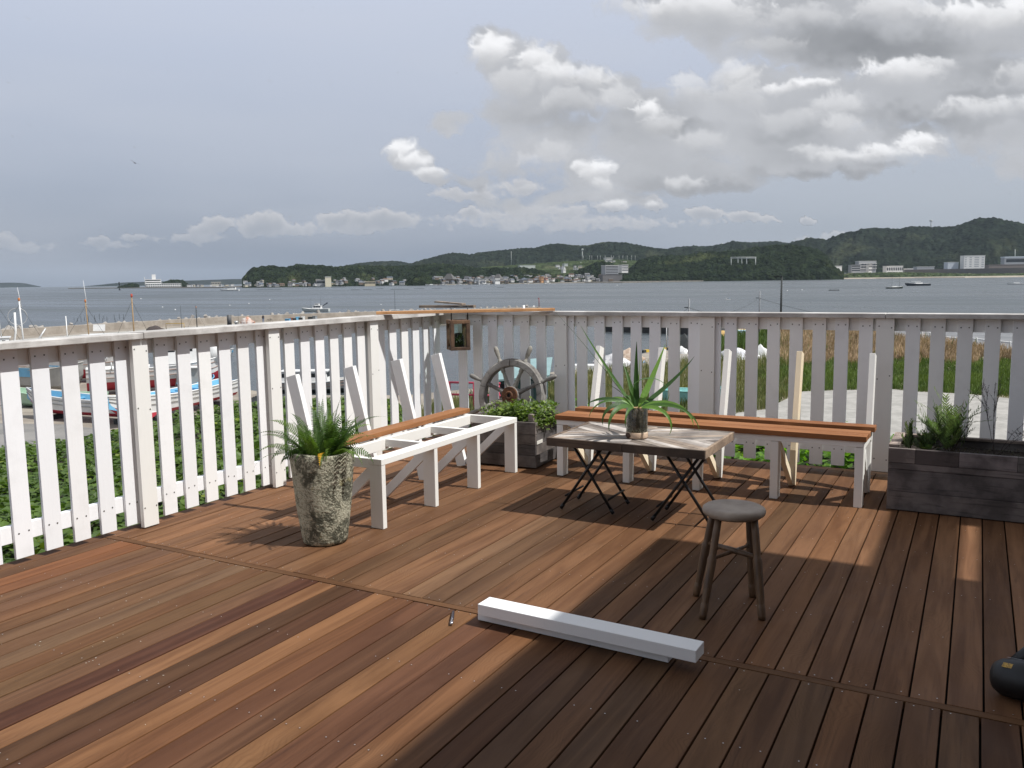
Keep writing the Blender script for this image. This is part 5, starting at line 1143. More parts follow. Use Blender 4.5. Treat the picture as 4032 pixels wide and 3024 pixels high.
# front row of open skiffs
p, q = at(600, 1668, QZ0), at(118, 1640, QZ0); L = dist2(p, q); o = thing('skiff', 'white open skiff with a red bottom and a green net nearest the road', 'skiff'); hull(L*.98, 1.9, 1.15, o, B_WHITE, B_RED, B_BLUE, .30)
m = MB(); m.lathe([(.9, 0), (.85, .25), (.5, .42), (.001, .5)], (L*.16, 0, .75), 12, ell=.75, smooth=False); m.build('net', B_NET, o); m = MB(); m.box(L*.38, L*.40, -.1, .1, 1.2, 1.7); m.build('bitt', B_BLUE, o); chocks(o, L); place(o, p, q); o.location.z = QZ0+.28
p, q = at(905, 1578, QZ0), at(446, 1695, QZ0); L = dist2(p, q); o = thing('skiff', 'long white skiff with a pale blue inside and red bottom behind the stone pot', 'skiff'); hull(L, 2.1, 1.25, o, B_WHITE, B_RED, B_BLUE, .30)
m = MB(); m.lathe([(1.0, 0), (.9, .3), (.4, .5), (.001, .55)], (L*.30, 0, .85), 12, ell=.7, smooth=False); m.build('net', B_NET, o)
for x in (-.3, -.1, .1): m = MB(); m.box(L*x-.03, L*x+.03, -.98, .98, .75, 1.15); m.build('bulkhead', B_BLUE, o)
chocks(o, L); place(o, p, q); o.location.z = QZ0+.28
p, q = at(400, 1606, QZ0), at(40, 1598, QZ0); o = thing('skiff', 'pale green flat skiff behind the white skiff with the net', 'skiff'); hull(dist2(p, q), 2.0, .95, o, B_GREEN, B_GREEN, B_GREEN, .3, rails=False); place(o, p, q)
p, q = at(90, 1540, QZ0), at(330, 1552, QZ0); o = thing('skiff', 'grey skiff with a bright blue top strake at the far left of the boat yard', 'skiff'); L = dist2(p, q); hull(L, 2.2, 1.6, o, B_GREY, B_GREY, B_GREY, .2, rails=False)
m = MB(); m.box(-.42*L, .05*L, -1.14, -1.10, 1.05, 1.75); m.build('side_board', B_BLUE, o); m = MB(); m.box(-.42*L, .05*L, 1.10, 1.14, 1.05, 1.75); m.build('side_board', B_BLUE, o)
m = MB(); m.lathe([(.3, 0), (.38, .2), (.33, .5), (.12, .72), (.001, .75)], (.22*L, .3, 1.4), 9, smooth=False); m.build('engine', B_DK, o); place(o, p, q); o.location.z += .3
p, q = at(730, 1560, QZ0), at(830, 1520, QZ0); o = thing('skiff', 'small sky blue skiff beyond the long white skiff', 'skiff'); hull(5.2, 1.9, .9, o, B_BLUE, B_BLUE, B_BLUE, .3, rails=False); cabin(o, -1.6, -.4, 1.2, .5, 1.5, B_GREY, False); place(o, p, q)
# big boats ashore
def big(label, p, q, H, par_=None, **k):
    o = thing('fishing_boat', label, 'fishing boat'); L = dist2(p, q); hull(L, L*.25, H, o, B_WHITE, B_RED, B_WHITE, .42, open_=False); place(o, p, q); o.location.z = p[2]+.25; return o, L
p, q = at(345, 1556, QZ0), at(905, 1520, QZ0)
o, L = big('large white fishing boat ashore with a red bottom and a white wheelhouse near its bow', p, q, 1.75); chocks(o, L)
cabin(o, .04*L, .30*L, 1.9, 1.9, 1.9); m = MB(); m.box(-.02*L, .03*L, -.8, .8, 1.8, 2.6); m.build('hatch', B_WHITE, o)
m = MB(); m.lathe([(.75, 0), (.75, .9), (.55, 1.5), (.30, 1.75), (.30, 2.0), (.36, 2.05)], (.40*L, 0, 1.9), 14); m.build('water_tank', B_WHITE, o)
mast(o, -.16*L, 1.8, 7.3, .10, B_BROWN, flat('lamp_red', (.45, .07, .04)), 0); m = MB(); m.tube([(.10*L, -1.2, .2), (.17*L, -1.0, 4.6)], .06, 6); m.build('boom', B_STEEL, o)
for x in (-.4, -.33, -.26, -.1): m = MB(); m.tube([(x*L, -1.3, 1.7), (x*L, -1.3, 2.35)], .04, 5); m.build('stanchion', B_STEEL, o)
m = MB(); m.box(-.30*L, -.24*L, -.5, .5, 1.75, 2.5); m.build('winch_box', B_BLUE, o)
p, q = at(40, 1508, QZ0), at(560, 1498, QZ0)
o, L = big('white fishing boat ashore with a blue and white number board on its wheelhouse', p, q, 2.1); chocks(o, L); cabin(o, .10*L, .32*L, 2.0, 2.2, 1.7)
mast(o, .125*L, 2.2, 6.8, .10, B_BROWN, B_ORANGE, -.03, True, 1.9); m = MB(); m.tube([(-.05*L, .2, 2.0), (-.05*L, .2, 5.6)], .04, 6); m.build('light_pole', B_WHITE, o)
m = MB(); m.box(.215*L, .31*L, -1.62, -1.56, 1.85, 2.35); bd = m.build('number_board', B_WHITE, o); m = MB(); m.box(.215*L, .31*L, -1.63, -1.555, 2.355, 2.55); m.build('blue_band', flat('sign_blue', (.06, .13, .45)), bd)
tc_ = bpy.data.curves.new('number', 'FONT'); tc_.body = '3526'; tc_.size = .46; tc_.extrude = .004; tmp = bpy.data.objects.new('number', tc_); COL.objects.link(tmp); bpy.context.view_layer.update()
me_ = bpy.data.meshes.new_from_object(tmp.evaluated_get(bpy.context.evaluated_depsgraph_get())); bpy.data.objects.remove(tmp); me_.materials.clear(); me_.materials.append(B_DK); to_ = bpy.data.objects.new('number', me_); COL.objects.link(to_); to_.parent = bd; ORG[to_] = np.zeros(3)
to_.location = (.22*L, -1.632, 1.94); to_.rotation_euler = (math.pi/2, 0, 0)
p, q = at(-330, 1530, QZ0), at(150, 1500, QZ0)
o, L = big('white fishing boat ashore at the left edge with a pale mast carrying a ring aerial', p, q, 2.2); cabin(o, .12*L, .32*L, 2.0, 2.3, 1.5); mast(o, .405*L, 2.3, 7.0, .12, B_WHITE, B_ORANGE, -.02, True, 1.2); mast(o, .23*L, 2.3, 7.0, .08, B_STEEL, B_ORANGE, -.05, True)
m = MB(); m.tube([(.37*L+.75*math.cos(t), .3, 5.6+.75*math.sin(t)) for t in np.linspace(0, 6.283, 25)], .03, 5, cap=False); m.build('ring_aerial', B_STEEL, o)
m = MB(); m.tube([(.30*L, -1, 2.3), (.345*L, -1, 4.3), (.35*L, -1, 6.0)], .10, 6); m.build('davit', B_WHITE, o)
for k in (0, .35): m = MB(); m.tube([(.44*L, -1.2+k, 2.3), (.60*L, -1.2+k, 4.5)], .07, 5); m.build('roller_arm', B_STEEL, o)
# boats afloat in the harbour
def afloat(label, px, py, hd, L, H, cab=True, **k):
    o = thing('fishing_boat', label, 'fishing boat'); hull(L, L*.27, H, o, B_WHITE, B_WHITE, B_BLUE, .2, open_=not cab, rails=False); c0 = at(px, py, SEA); o.location = (c0[0], c0[1], SEA-.25); o.rotation_euler = (0, 0, math.radians(hd))
    if cab: cabin(o, -.12*L, .12*L, L*.17, H*.98, 1.5)
    return o
o = afloat('white boat afloat in the harbour with a dark mast and crossbar', 818, 1372, 30, 9, 1.5); mast(o, -1.5, 1.5, 6.9, .09, B_DK, B_ORANGE, 0); m = MB(); m.tube([(-3.2, 0, 3.6), (.2, 0, 3.4)], .10, 6); m.build('crossbar', B_DK, o)
o = afloat('small boat afloat near the slipway with yellow nets on deck', 850, 1398, 10, 6, .9, False); m = MB(); m.lathe([(.9, 0), (.8, .3), (.4, .6), (.001, .7)], (0, 0, .6), 9, smooth=False); m.build('net', flat('net_yellow', (.55, .36, .10), .9), o)
o = afloat('boat behind the breakwater whose mast and bow net boom show above the wall', 1557, 1262, 20, 10, 1.6); mast(o, 0, 1.5, 8.4, .09, B_DK, None, 0, False)
o = thing('boat_slipway', 'boat slipway of dark rollers running down from the concrete yard', 'slipway'); c0 = at(1020, 1600, QZ0); 
for i in range(11): m = MB(); m.tube([(-1.6, i*.45, .12), (1.6, i*.45, .12)], .13, 7); m.build('roller', B_DK, o)
o.location = c0; o.rotation_euler = (0, 0, math.radians(25))
o = thing('work_boat', 'grey and white work boat with dark windows moored beyond the left fence', 'boat'); hull(8.5, 2.4, 1.2, o, B_GREY, B_DK, B_GREY, .4, open_=False); cabin(o, -3.4, 1.2, 2.0, 1.1, 1.1); c0 = at(1255, 1545, SEA); o.location = (c0[0], c0[1], SEA-.1); o.rotation_euler = (0, 0, math.radians(28))
c0 = at(948, 1602, QZ0); m = MB(); m.tube([(0, 0, 0), (0, 0, 7.7-1.9)], .10, 10); m.tube([(0, 0, 5.8), (0, 0, 5.95)], .14, 10); o = m.build('pole', B_STEEL); o.location = c0; tag(o, 'grey steel pole beside the slipway seen through the left fence', 'pole')
# things on the breakwater walkway
def person(label, p, h, top, legs, sit=False, hd=0):
    """one continuous skinned body"""
    o = bpy.data.objects.new('person', bpy.data.meshes.new('person')); COL.objects.link(o)
    if sit: J = [(0,0,.48),(0,0,.62),(0,0,.85),(0,0,.95),(0,.02,1.06),(0,.02,1.16), (.10,0,.46),(.12,.42,.50),(.12,.45,.05), (-.10,0,.46),(-.12,.42,.50),(-.12,.45,.05), (.20,0,.84),(.24,.1,.60),(.14,.32,.52), (-.20,0,.84),(-.24,.1,.60),(-.14,.32,.52)]
    else: J = [(0,0,.95),(0,0,1.12),(0,0,1.36),(0,0,1.47),(0,.02,1.58),(0,.02,1.70), (.10,0,.92),(.11,.03,.50),(.11,0,.05), (-.10,0,.92),(-.11,.03,.50),(-.11,0,.05), (.20,0,1.38),(.24,0,1.10),(.22,.12,.88), (-.20,0,1.38),(-.24,0,1.10),(-.22,.12,.88)]
    E_ = [(0,1),(1,2),(2,3),(3,4),(4,5),(0,6),(6,7),(7,8),(0,9),(9,10),(10,11),(2,12),(12,13),(13,14),(2,15),(15,16),(16,17)]; R_ = [.15,.14,.16,.06,.10,.09,.09,.065,.05,.09,.065,.05,.06,.045,.035,.06,.045,.035]
    o.data.from_pydata([tuple(c_*h/1.72 for c_ in j) for j in J], E_, []); md = o.modifiers.new('skin', 'SKIN'); ss = o.modifiers.new('sub', 'SUBSURF'); ss.levels = ss.render_levels = 1
    for i, v in enumerate(o.data.skin_vertices[0].data): v.radius = (R_[i]*h/1.72,)*2; v.use_root = (i == 0)
    m, N, b, out = material('person_%d' % len(MATS)); z = N.sep(obj_co(N))[2]; col = N.mix(N.mapr(z, h*(.53 if not sit else .30), h*(.56 if not sit else .33)), legs, top); col = N.mix(N.mapr(z, h*(.86 if not sit else .60), h*(.87 if not sit else .61)), col, (.06, .045, .035)); N.put(b.inputs['Base Color'], col)
    o.data.materials.append(m); o.location = p; o.rotation_euler = (0, 0, hd); return tag(o, label, 'person')
wk = lambda x, y: at(x, y, -6.9)
p0 = wk(1037, 1271); person('person in blue trousers and a dark top standing by a bicycle on the breakwater', p0, 1.7, (.02, .02, .03), (.05, .13, .28), False, .5)
pe = np.array(bw[-1]); person('person in white sitting on the wall at the far end of the breakwater', (pe[0]-1.6, pe[1]-1.2, BT-.5), 1.6, (.7, .7, .7), (.5, .5, .5), True, -2.5)
m = MB(); m.tube([(0, 0, 0), (0, 0, 2.3)], .10, 6); m.tube([(0, 0, 2.3), (-.35, 0, 2.1)], .08, 5); o = m.build('beacon_pole', flat('beacon_red', (.22, .04, .04))); o.location = (pe[0]-.3, pe[1]-.8, BT); tag(o, 'thin red beacon pole at the tip of the breakwater', 'beacon')
c0 = at_d(2061, 1222, math.hypot(*pe)-5); m = MB(); m.tube([(0, 0, -1.6), (0, 0, 1.3)], .42, 12); o = m.build('mooring_post', B_STEEL); o.location = c0; tag(o, 'thick grey mooring post near the breakwater tip', 'post')
c0 = wk(904, 1283); m = MB(); m.tube([(0, 0, 0), (0, 0, 2.2)], .45, 12); o = m.build('mooring_post', flat('dark_grey', (.10, .10, .10))); o.location = c0; tag(o, 'thick dark mooring post on the breakwater left of the person', 'post')
o = thing('bicycle', 'bicycle parked beside the person on the breakwater', 'bicycle', wk(1062, 1270))
m = MB()
for x in (-.52, .52):
    w = MB(); w.tube([(wk(1062, 1270)[0]+x+.33*math.cos(t), wk(1062, 1270)[1], -6.9+.34+.33*math.sin(t)) for t in np.linspace(0, 6.283, 17)], .03, 4, cap=False); w.build('wheel', B_DK, o)
b0 = np.array(wk(1062, 1270)); m.tube([b0+(-.52, 0, .34), b0+(-.1, 0, .75), b0+(.4, 0, .8), b0+(.52, 0, .34)], .03, 4); m.tube([b0+(-.1, 0, .75), b0+(0, 0, .34), b0+(.4, 0, .8), b0+(.45, 0, 1.0)], .03, 4); m.build('frame', B_DK, o)
cr = [((1134, 1270), B_BLUE, 'blue'), ((1146, 1266), flat('crate_rust', (.30, .12, .07)), 'rusty brown'), ((1160, 1268), B_DK, 'black'), ((1172, 1262), B_BLUE, 'pale blue'), ((1184, 1266), B_DK, 'dark grey'), ((1194, 1260), B_WHITE, 'white'), ((1222, 1262), B_DK, 'dark brown'), ((1230, 1255), B_BLUE, 'light blue'), ((1240, 1258), flat('crate_grey', (.25, .27, .28)), 'grey'), ((1247, 1254), B_BLUE, 'sky blue')]
where = ['leftmost of the row on the breakwater', 'second in the row on the breakwater', 'between the rusty and pale blue crates on the breakwater', 'right of the black crate on the breakwater', 'in front of the pale blue crate on the breakwater', 'topping the middle of the row on the breakwater', 'starting the second cluster on the breakwater', 'in the second cluster on the breakwater', 'near the end of the row on the breakwater', 'last of the row on the breakwater']
for i, ((x, y), mt, c_) in enumerate(cr):
    m = MB(); s = R4.uniform(.32, .48); m.box(-s, s, -s, s, 0, .75); m.box(-s-.04, s+.04, -s-.04, s+.04, .751, .83); o = m.build('crate', mt); o.location = wk(x, y); o.rotation_euler = (0, 0, R4.uniform(0, 1)); tag(o, c_+' fish crate '+where[i], 'crate', 'fish crates on the breakwater')
def pile(label, p, r, h, mat, cat='pile', name='net_pile', ell=.7):
    m = MB(); m.lathe([(r, 0), (r*.95, h*.3), (r*.7, h*.7), (r*.3, h*.95), (.001, h)], (0, 0, 0), 14, ell=ell, smooth=False); v = m.v[0]; k = 1+.5*(vnoise(v[:, 0]*2.1/r+5, v[:, 1]*2.1/r+v[:, 2]*2/h, 9)-.5); m.v[0] = v*np.stack([k, k, k], 1); o = m.build(name, mat); o.location = p; return tag(o, label, cat)
pile('heap of white and orange nets on the breakwater left of the person', wk(975, 1275), 1.6, 1.4, mat_mix('net_orange', (.62, .60, .56), (.45, .20, .12), .9, .9), 'nets')
pile('dark brown net heap on the breakwater behind the boat masts', wk(612, 1302), 1.8, .9, flat('net_brown', (.07, .055, .05), .95), 'nets'); pile('small black heap beside the wooden plank end on the breakwater', wk(1455, 1248), .9, .7, B_DK, 'nets')
for (x, y, l) in ((390, 1306, 'white board leaning on the breakwater behind the brown mast'), (1336, 1253, 'white board leaning on the breakwater right of the fish crates')):
    m = MB(); m.box(-1.05, 1.05, -.04, .04, .1, 1.35); o = m.build('board', B_WHITE); o.location = wk(x, y); o.rotation_euler = (-.25, 0, YAW+.1); tag(o, l, 'board')
m = MB(); b0 = np.array((0, 0, 0.)); m.tube([(-1.7, 0, 0), (-1.7, 0, 1.1), (1.7, 0, 1.1), (1.7, 0, 0)], .07, 5); o = m.build('barrier', flat('yellow_paint', (.50, .32, .06))); o.location = wk(690, 1297); o.rotation_euler = (0, 0, YAW); tag(o, 'yellow pipe barrier on the breakwater walkway', 'barrier')
for i, (x, y0, y1, w) in enumerate(((710, 1202, 1300, .05), (770, 1201, 1300, .05), (937, 1222, 1290, .03), (1672, 1205, 1235, .09))):
    d0 = math.hypot(*wk(x, y1)[:2]) if i < 3 else 205; a = at_d(x, y0, d0); m = MB(); m.tube([(0, 0, -6.9 if i < 3 else BT), (0, 0, a[2])], [w, w*.5], 5); o = m.build('whip_pole', B_DK if i < 3 else B_STEEL); o.location = (a[0], a[1], 0)
    tag(o, ['thin dark pole left of the pair on the breakwater', 'thin dark pole right of the pair on the breakwater', 'very thin pole above the thick dark mooring post', 'short white pole on the breakwater near the fence corner'][i], 'pole')
# right of the corner: sheds, tarps, nets, poles
o = thing('shed', 'boat shed with a pale turquoise roof and dark green walls behind the ship wheel', 'shed'); c0 = at(2048, 1590, GZ); fw, fd, fh = 1.75, 1.5, 1.75
m = MB(); m.box(-fw, fw, -fd, fd, 0, fh); m.build('wall', flat('shed_green', (.03, .075, .07), .7), o, .01)
m = MB(); m.add([(-fw-.3, -fd-.35, fh), (fw+.3, -fd-.35, fh+.35), (fw+.3, fd+.3, fh+1.15), (-fw-.3, fd+.3, fh+.85), (-fw-.3, -fd-.35, fh-.12), (fw+.3, -fd-.35, fh+.23), (fw+.3, fd+.3, fh+1.03), (-fw-.3, fd+.3, fh+.73)], [(0, 1, 2, 3), (7, 6, 5, 4), (0, 4, 5, 1), (1, 5, 6, 2), (2, 6, 7, 3), (3, 7, 4, 0)]); m.build('roof', gloss('turquoise_roof', (.24, .36, .36), .5), o)
m = MB(); m.box(.3, 1.0, -fd-.03, -fd+.02, .1, 1.7); m.build('door', flat('shed_door', (.10, .13, .13)), o); m = MB(); m.box(-1.4, -.5, -fd-.03, -fd+.02, .9, 1.5); m.build('window', B_WIN, o); o.location = c0; o.rotation_euler = (0, 0, YAW-.1)
o = thing('railing', 'red painted pipe railing on the quay seen near the deck corner', 'railing'); M_RRED = flat('railing_red', (.48, .05, .09))
for x in (-1.6, 0, 1.6): m = MB(); m.tube([(x, 0, 0), (x, 0, 1.9)], .07, 6); m.build('post', M_RRED, o)
for z in (1.1, 1.85): m = MB(); m.tube([(-1.7, 0, z), (1.7, 0, z)], .07, 6); m.build('rail', M_RRED, o)
o.location = at(1868, 1625, GZ); o.rotation_euler = (0, 0, YAW-.3)
m = MB(); m.lathe([(.001, -.5), (.55, -.3), (.65, 0), (.5, .45), (.15, .8), (.15, 1.3), (.001, 1.35)], (0, 0, 0), 14); o = m.build('buoy', flat('buoy_red', (.55, .05, .04))); o.location = at(1776, 1300, SEA); tag(o, 'round red buoy floating inside the harbour', 'buoy')
o = thing('truck', 'small white flatbed truck parked on the quay behind the fence post', 'truck'); 
m = MB(); m.box(-1.6, 1.0, -.8, .8, .55, .95); m.build('bed', B_WHITE, o); m = MB(); m.add([(1.05, -.8, .5), (2.0, -.8, .5), (2.0, .8, .5), (1.05, .8, .5), (1.05, -.75, 1.8), (1.75, -.75, 1.8), (1.75, .75, 1.8), (1.05, .75, 1.8)], [(0, 3, 2, 1), (4, 5, 6, 7), (0, 1, 5, 4), (1, 2, 6, 5), (2, 3, 7, 6), (3, 0, 4, 7)]); cb = m.build('cab', B_WHITE, o, .05)
m = MB(); m.box(1.2, 1.65, -.81, -.78, 1.15, 1.65); m.build('window', B_WIN, cb)
for x in (-1.0, 1.35):
    for y in (-.7, .7): m = MB(); m.tube([(x, y-.1, .3), (x, y+.1, .3)], .30, 12); m.build('wheel', B_DK, o)
o.location = at(2272, 1478, QZ0); o.rotation_euler = (0, 0, math.radians(200))
pile('long heap under a silver white tarpaulin on the quay edge', at(2410, 1440, QZ0), 1.9, 1.1, mat_mix('tarp_white', (.72, .71, .70), (.35, .35, .36), 1.3, .5), 'tarpaulin', 'tarp', .6)
pile('heap of brown netting with a blue tarpaulin edge on the quay', at(2478, 1428, QZ0), 1.5, 1.4, mat_mix('net_tan', (.42, .30, .22), (.60, .50, .40), 2, .9), 'nets'); pile('blue tarpaulin lying beside the brown netting', at(2500, 1428, QZ0), 1.0, .6, gloss('tarp_blue', (.10, .32, .62)), 'tarpaulin', 'tarp')
pile('tall black net bale by the utility pole on the quay', at(2694, 1382, QZ0), 1.3, 1.9, B_DK, 'nets'); pile('white cloth heap beside the black net bale', at(2682, 1392, QZ0), .8, .8, B_WHITE, 'cloth', 'cloth_heap')
pile('white tarpaulin over a small boat in the green grass', at(2905, 1412, GZ), 2.0, 1.0, mat_mix('tarp_white2', (.78, .78, .78), (.5, .5, .52), 1.3, .5), 'tarpaulin', 'tarp', .6); pile('white covered mound at the right end of the tarpaulin in the grass', at(2993, 1410, GZ), .9, 1.3, B_WHITE, 'tarpaulin', 'tarp')
pile('yellow nets spread on the far quay', at(2845, 1322, QZ0), 2.6, .7, mat_mix('net_yel', (.55, .38, .12), (.40, .25, .10), 1.5, .95), 'nets'); pile('second yellow net heap on the far quay, right of the first', at(2925, 1312, QZ0), 2.2, .6, MATS['net_yel'], 'nets')
m = MB(); m.add([(-1.3, -.8, .2), (1.3, -.8, .2), (1.3, .8, .2), (-1.3, .8, .2), (-1.5, -.95, 1.3), (1.5, -.95, 1.3), (1.5, .95, 1.3), (-1.5, .95, 1.3)], [(0, 3, 2, 1), (4, 5, 6, 7), (0, 1, 5, 4), (1, 2, 6, 5), (2, 3, 7, 6), (3, 0, 4, 7)]); o = m.build('skip', gloss('skip_blue', (.45, .66, .72))); o.location = at(2920, 1338, QZ0); o.rotation_euler = (0, 0, .3); tag(o, 'pale blue container on the far quay', 'container')
p, q = at(2600, 1590, GZ), at(2885, 1600, GZ); o = thing('skiff', 'turquoise skiff lying in the tall grass behind the bench', 'skiff'); L = dist2(p, q); hull(L, 1.6, .95, o, B_TEAL, B_TEAL, B_TEAL, .3, rails=False); place(o, p, q)
pile('heap of grey rocks at the foot of the utility pole', at(2700, 1428, QZ0+.2), 1.6, .8, M_TETRA, 'rocks', 'rock_heap')
# yellow black edge of the quay
p, q = np.array(at(2528, 1389, QZ0)), np.array(at(2640, 1376, QZ0)); o = thing('quay_edge', 'yellow and black striped kerb along the quay edge', 'kerb', tuple(p)); n = 10
for i in range(n): m = MB(); m.beam(p+(q-p)*i/n+(0, 0, .15), p+(q-p)*(i+1)/n+(0, 0, .15), .4, .3); m.build('stripe', flat('kerb_yellow', (.62, .42, .05)) if i % 2 else B_DK, o)
# poles and lamp
def upole(label, px, ytop, ybase, z, r=.11):
    b0 = at(px, ybase, z); a = at_d(px, ytop, math.hypot(*b0[:2])); o = thing('utility_pole', label, 'utility pole', b0); m = MB(); m.tube([b0, (b0[0], b0[1], a[2])], [r, r*.75], 10); m.build('pole', flat('pole_grey', (.20, .21, .22)), o)
    m = MB(); m.tube([(b0[0]-.5, b0[1], a[2]-.9), (b0[0]+.1, b0[1], a[2]-.9)], .05, 6); m.build('bracket', B_DK, o); return np.array(a)
u1 = upole('grey utility pole on the quay behind the middle of the bench', 2711, 1176, 1418, QZ0); u2 = upole('grey utility pole to the left of the black street lamp', 2988, 1146, 1330, GZ)
b0 = at(3073, 1310, GZ); a = at_d(3073, 1091, math.hypot(*b0[:2])); o = thing('street_lamp', 'tall black street lamp with a short arm beyond the fence', 'street lamp', b0); m = MB(); m.tube([b0, (b0[0], b0[1], a[2])], [.17, .12], 8); m.build('pole', B_DK, o); m = MB(); m.box(b0[0]-1.1, b0[0]+.1, b0[1]-.15, b0[1]+.15, a[2], a[2]+.2); m.build('lamp_head', B_DK, o)
def cable(label, p, q, sag, r=.018):
    p, q = np.array(p), np.array(q); ts = np.linspace(0, 1, 18); pts = [p+(q-p)*t-np.array((0, 0, sag*4*t*(1-t))) for t in ts]; m = MB(); m.tube(pts, r, 4); o = m.build('cable', B_DK, None, 0, tuple(p)); tag(o, label, 'cable')
cable('slack cable hanging between the two utility poles', u1-(0, 0, .9), u2-(0, 0, .9), 1.2); cable('cable running down from the left utility pole towards the harbour', u1-(0, 0, .9), at_d(2420, 1262, 95), 1.6); cable('cable running right from the utility pole beside the street lamp', u2-(0, 0, .9), at_d(3700, 1270, 110), 1.0)
c0 = at(2624, 1375, QZ0); m = MB(); m.tube([(0, 0, 0), (0, 0, 3.4)], .06, 6); o = m.build('pole', B_WHITE); o.location = c0; tag(o, 'thin white pole on the quay left of the black net bale', 'pole')
# ------------------------------------------------------------------ far shore
def forest_mat(name, c1, c2, c3, sc_):
    m, N, b, o = material(name); co = geo_co(N); at_ = N.node('ShaderNodeAttribute', attribute_name='tone')
    f, _ = N.noise(co, sc_, 6, .65, .4); g, _ = N.noise(co, sc_*.12, 4, .55, .6); v, vc = N.voro(co, sc_*2.2, 'F1')
    col = N.mix(N.mapr(f, .35, .65), c1, c2); col = N.mix(N.mapr(g, .55, .72, 0, .8), col, c3); col = N.mix(1.0, col, at_.outputs['Color'], 'MULTIPLY')
    N.put(b.inputs['Base Color'], col); b.inputs['Roughness'].default_value = 1; b.inputs['Specular IOR Level'].default_value = 0
    bump(N, b, N.math('SUBTRACT', f, N.math('MULTIPLY', v, .8)), 1.0, 8.0); return m
M_FOR = forest_mat('wooded_hill', (.010, .016, .010), (.021, .030, .015), (.052, .062, .026), .06)
M_FARFOR = forest_mat('distant_wood', (.010, .015, .011), (.018, .025, .016), (.042, .048, .026), .03)
M_FIELD = forest_mat('field_slope', (.032, .046, .022), (.06, .078, .036), (.10, .105, .06), .05)
def hill(name, ridge, df, dr, db, mat, bump_=(9, 14), nx=None, rows=(26, 10), seed=1, shape=.75, base_y=None, rough=18.0, kind='structure', tree=True):
    """terrain strip: ridge = [(px, py)] seen at the distance dr, falling to the shore at df and behind to db"""
    px = np.array([r[0] for r in ridge], float); py = np.array([r[1] for r in ridge], float)
    step = F_PX*5.0/dr if nx is None else (px[-1]-px[0])/nx; X = np.arange(px[0], px[-1]+step, step); t = (X-px[0])/(px[-1]-px[0])
    Yr = np.interp(X, px, py); Yr = np.convolve(np.pad(Yr, 3, 'edge'), np.ones(7)/7, 'valid')
    D = FWD[None]+((X-2016)/F_PX)[:, None]*RGT[None]-((Yr-1512)/F_PX)[:, None]*UPV[None]; hor = np.hypot(D[:, 0], D[:, 1]); ux, uy = D[:, 0]/hor, D[:, 1]/hor
    zr = CAM_H+D[:, 2]/hor*dr; Vx, Vy, Vz, tone = [], [], [], []
    nf, nb = rows; ss = np.concatenate([np.linspace(0, 1, nf), 1+np.linspace(0, 1, nb+1)[1:]])
    df_ = np.interp(X, px, df) if isinstance(df, (list, np.ndarray)) else np.full(len(X), df)
    for s in ss:
        d = df_+(dr-df_)*s if s <= 1 else dr+(db-dr)*(s-1)
        hfac = np.sin(min(s, 1)*math.pi/2)**shape if s <= 1 else math.cos((s-1)*math.pi/2)
        x, y = ux*d, uy*d; und = (fbm(x/160, y/160, 4, seed)-.5)*2*rough*math.sin(min(s, 1)*math.pi)**1 if s < 1 else 0
        z = SEA+.5+(zr-SEA-.5)*hfac+und
        if bump_ and (s > 0):
            w, wid = worley(x/bump_[1], y/bump_[1], seed+5); w2, _ = worley(x/bump_[1]*2.1, y/bump_[1]*2.1, seed+9); amp = bump_[0]*min(1, s*8)
            z = z+amp*(np.clip(1-w*1.25, 0, 1)**.7-.55)*(.6+.8*wid)+amp*.35*(1-w2)
            c_ = (.62+.75*wid)*(.75+.5*np.clip(1-w, 0, 1))
        else: c_ = np.ones(len(X))*.9
        Vx.append(x); Vy.append(y); Vz.append(np.maximum(z, SEA-.5) if s > 0 else np.full(len(X), SEA-2)); tone.append(c_)
    Vx, Vy, Vz, tone = map(np.array, (Vx, Vy, Vz, tone)); nr, nc = Vx.shape; idx = np.arange(nr*nc).reshape(nr, nc)
    q = np.stack([idx[:-1, :-1], idx[:-1, 1:], idx[1:, 1:], idx[1:, :-1]], -1).reshape(-1, 4)
    o = fast_mesh(name, np.stack([Vx.ravel(), Vy.ravel(), Vz.ravel()], 1), q, mat, tone=np.repeat(tone.ravel()[:, None], 3, 1)); return tag(o, kind=kind)
hill('island', [(-700, 1138), (-300, 1122), (-80, 1112), (0, 1114), (30, 1113), (62, 1111), (90, 1114), (130, 1118), (145, 1125), (160, 1133)], 13400, 13900, 14400, M_FARFOR, None, 60, seed=2, rough=2)
hill('far_ridge', [(330, 1128), (480, 1112), (560, 1110), (700, 1106), (860, 1101), (930, 1098), (1010, 1101), (1100, 1108)], 10000, 10600, 11200, M_FARFOR, None, 80, seed=3, rough=4)
hill('hills', [(1180, 1075), (1330, 1053), (1400, 1040), (1470, 1032), (1560, 1029), (1620, 1040), (1650, 1037)], 4300, 4700, 5200, M_FARFOR, (8, 22), seed=4, rough=6)
hill('hills', [(1480, 1078), (1560, 1058), (1640, 1032), (1700, 1016), (1740, 1004), (1790, 997), (1855, 1006), (1880, 998), (1945, 992), (2010, 984), (2080, 978), (2122, 977), (2150, 966), (2200, 962), (2222, 963), (2260, 969), (2312, 969), (2350, 960), (2400, 955), (2450, 958), (2500, 966), (2560, 976), (2600, 982), (2680, 988), (2800, 990)], 3500, 3900, 4600, M_FARFOR, (9, 20), seed=5, rough=16)
hill('hills', [(2480, 1000), (2560, 990), (2615, 984), (2660, 974), (2720, 971), (2790, 973), (2850, 962), (2900, 955), (2960, 957), (3010, 954), (3060, 952), (3100, 960), (3150, 962)], 4300, 4800, 5300, M_FARFOR, (9, 24), seed=6, rough=10)
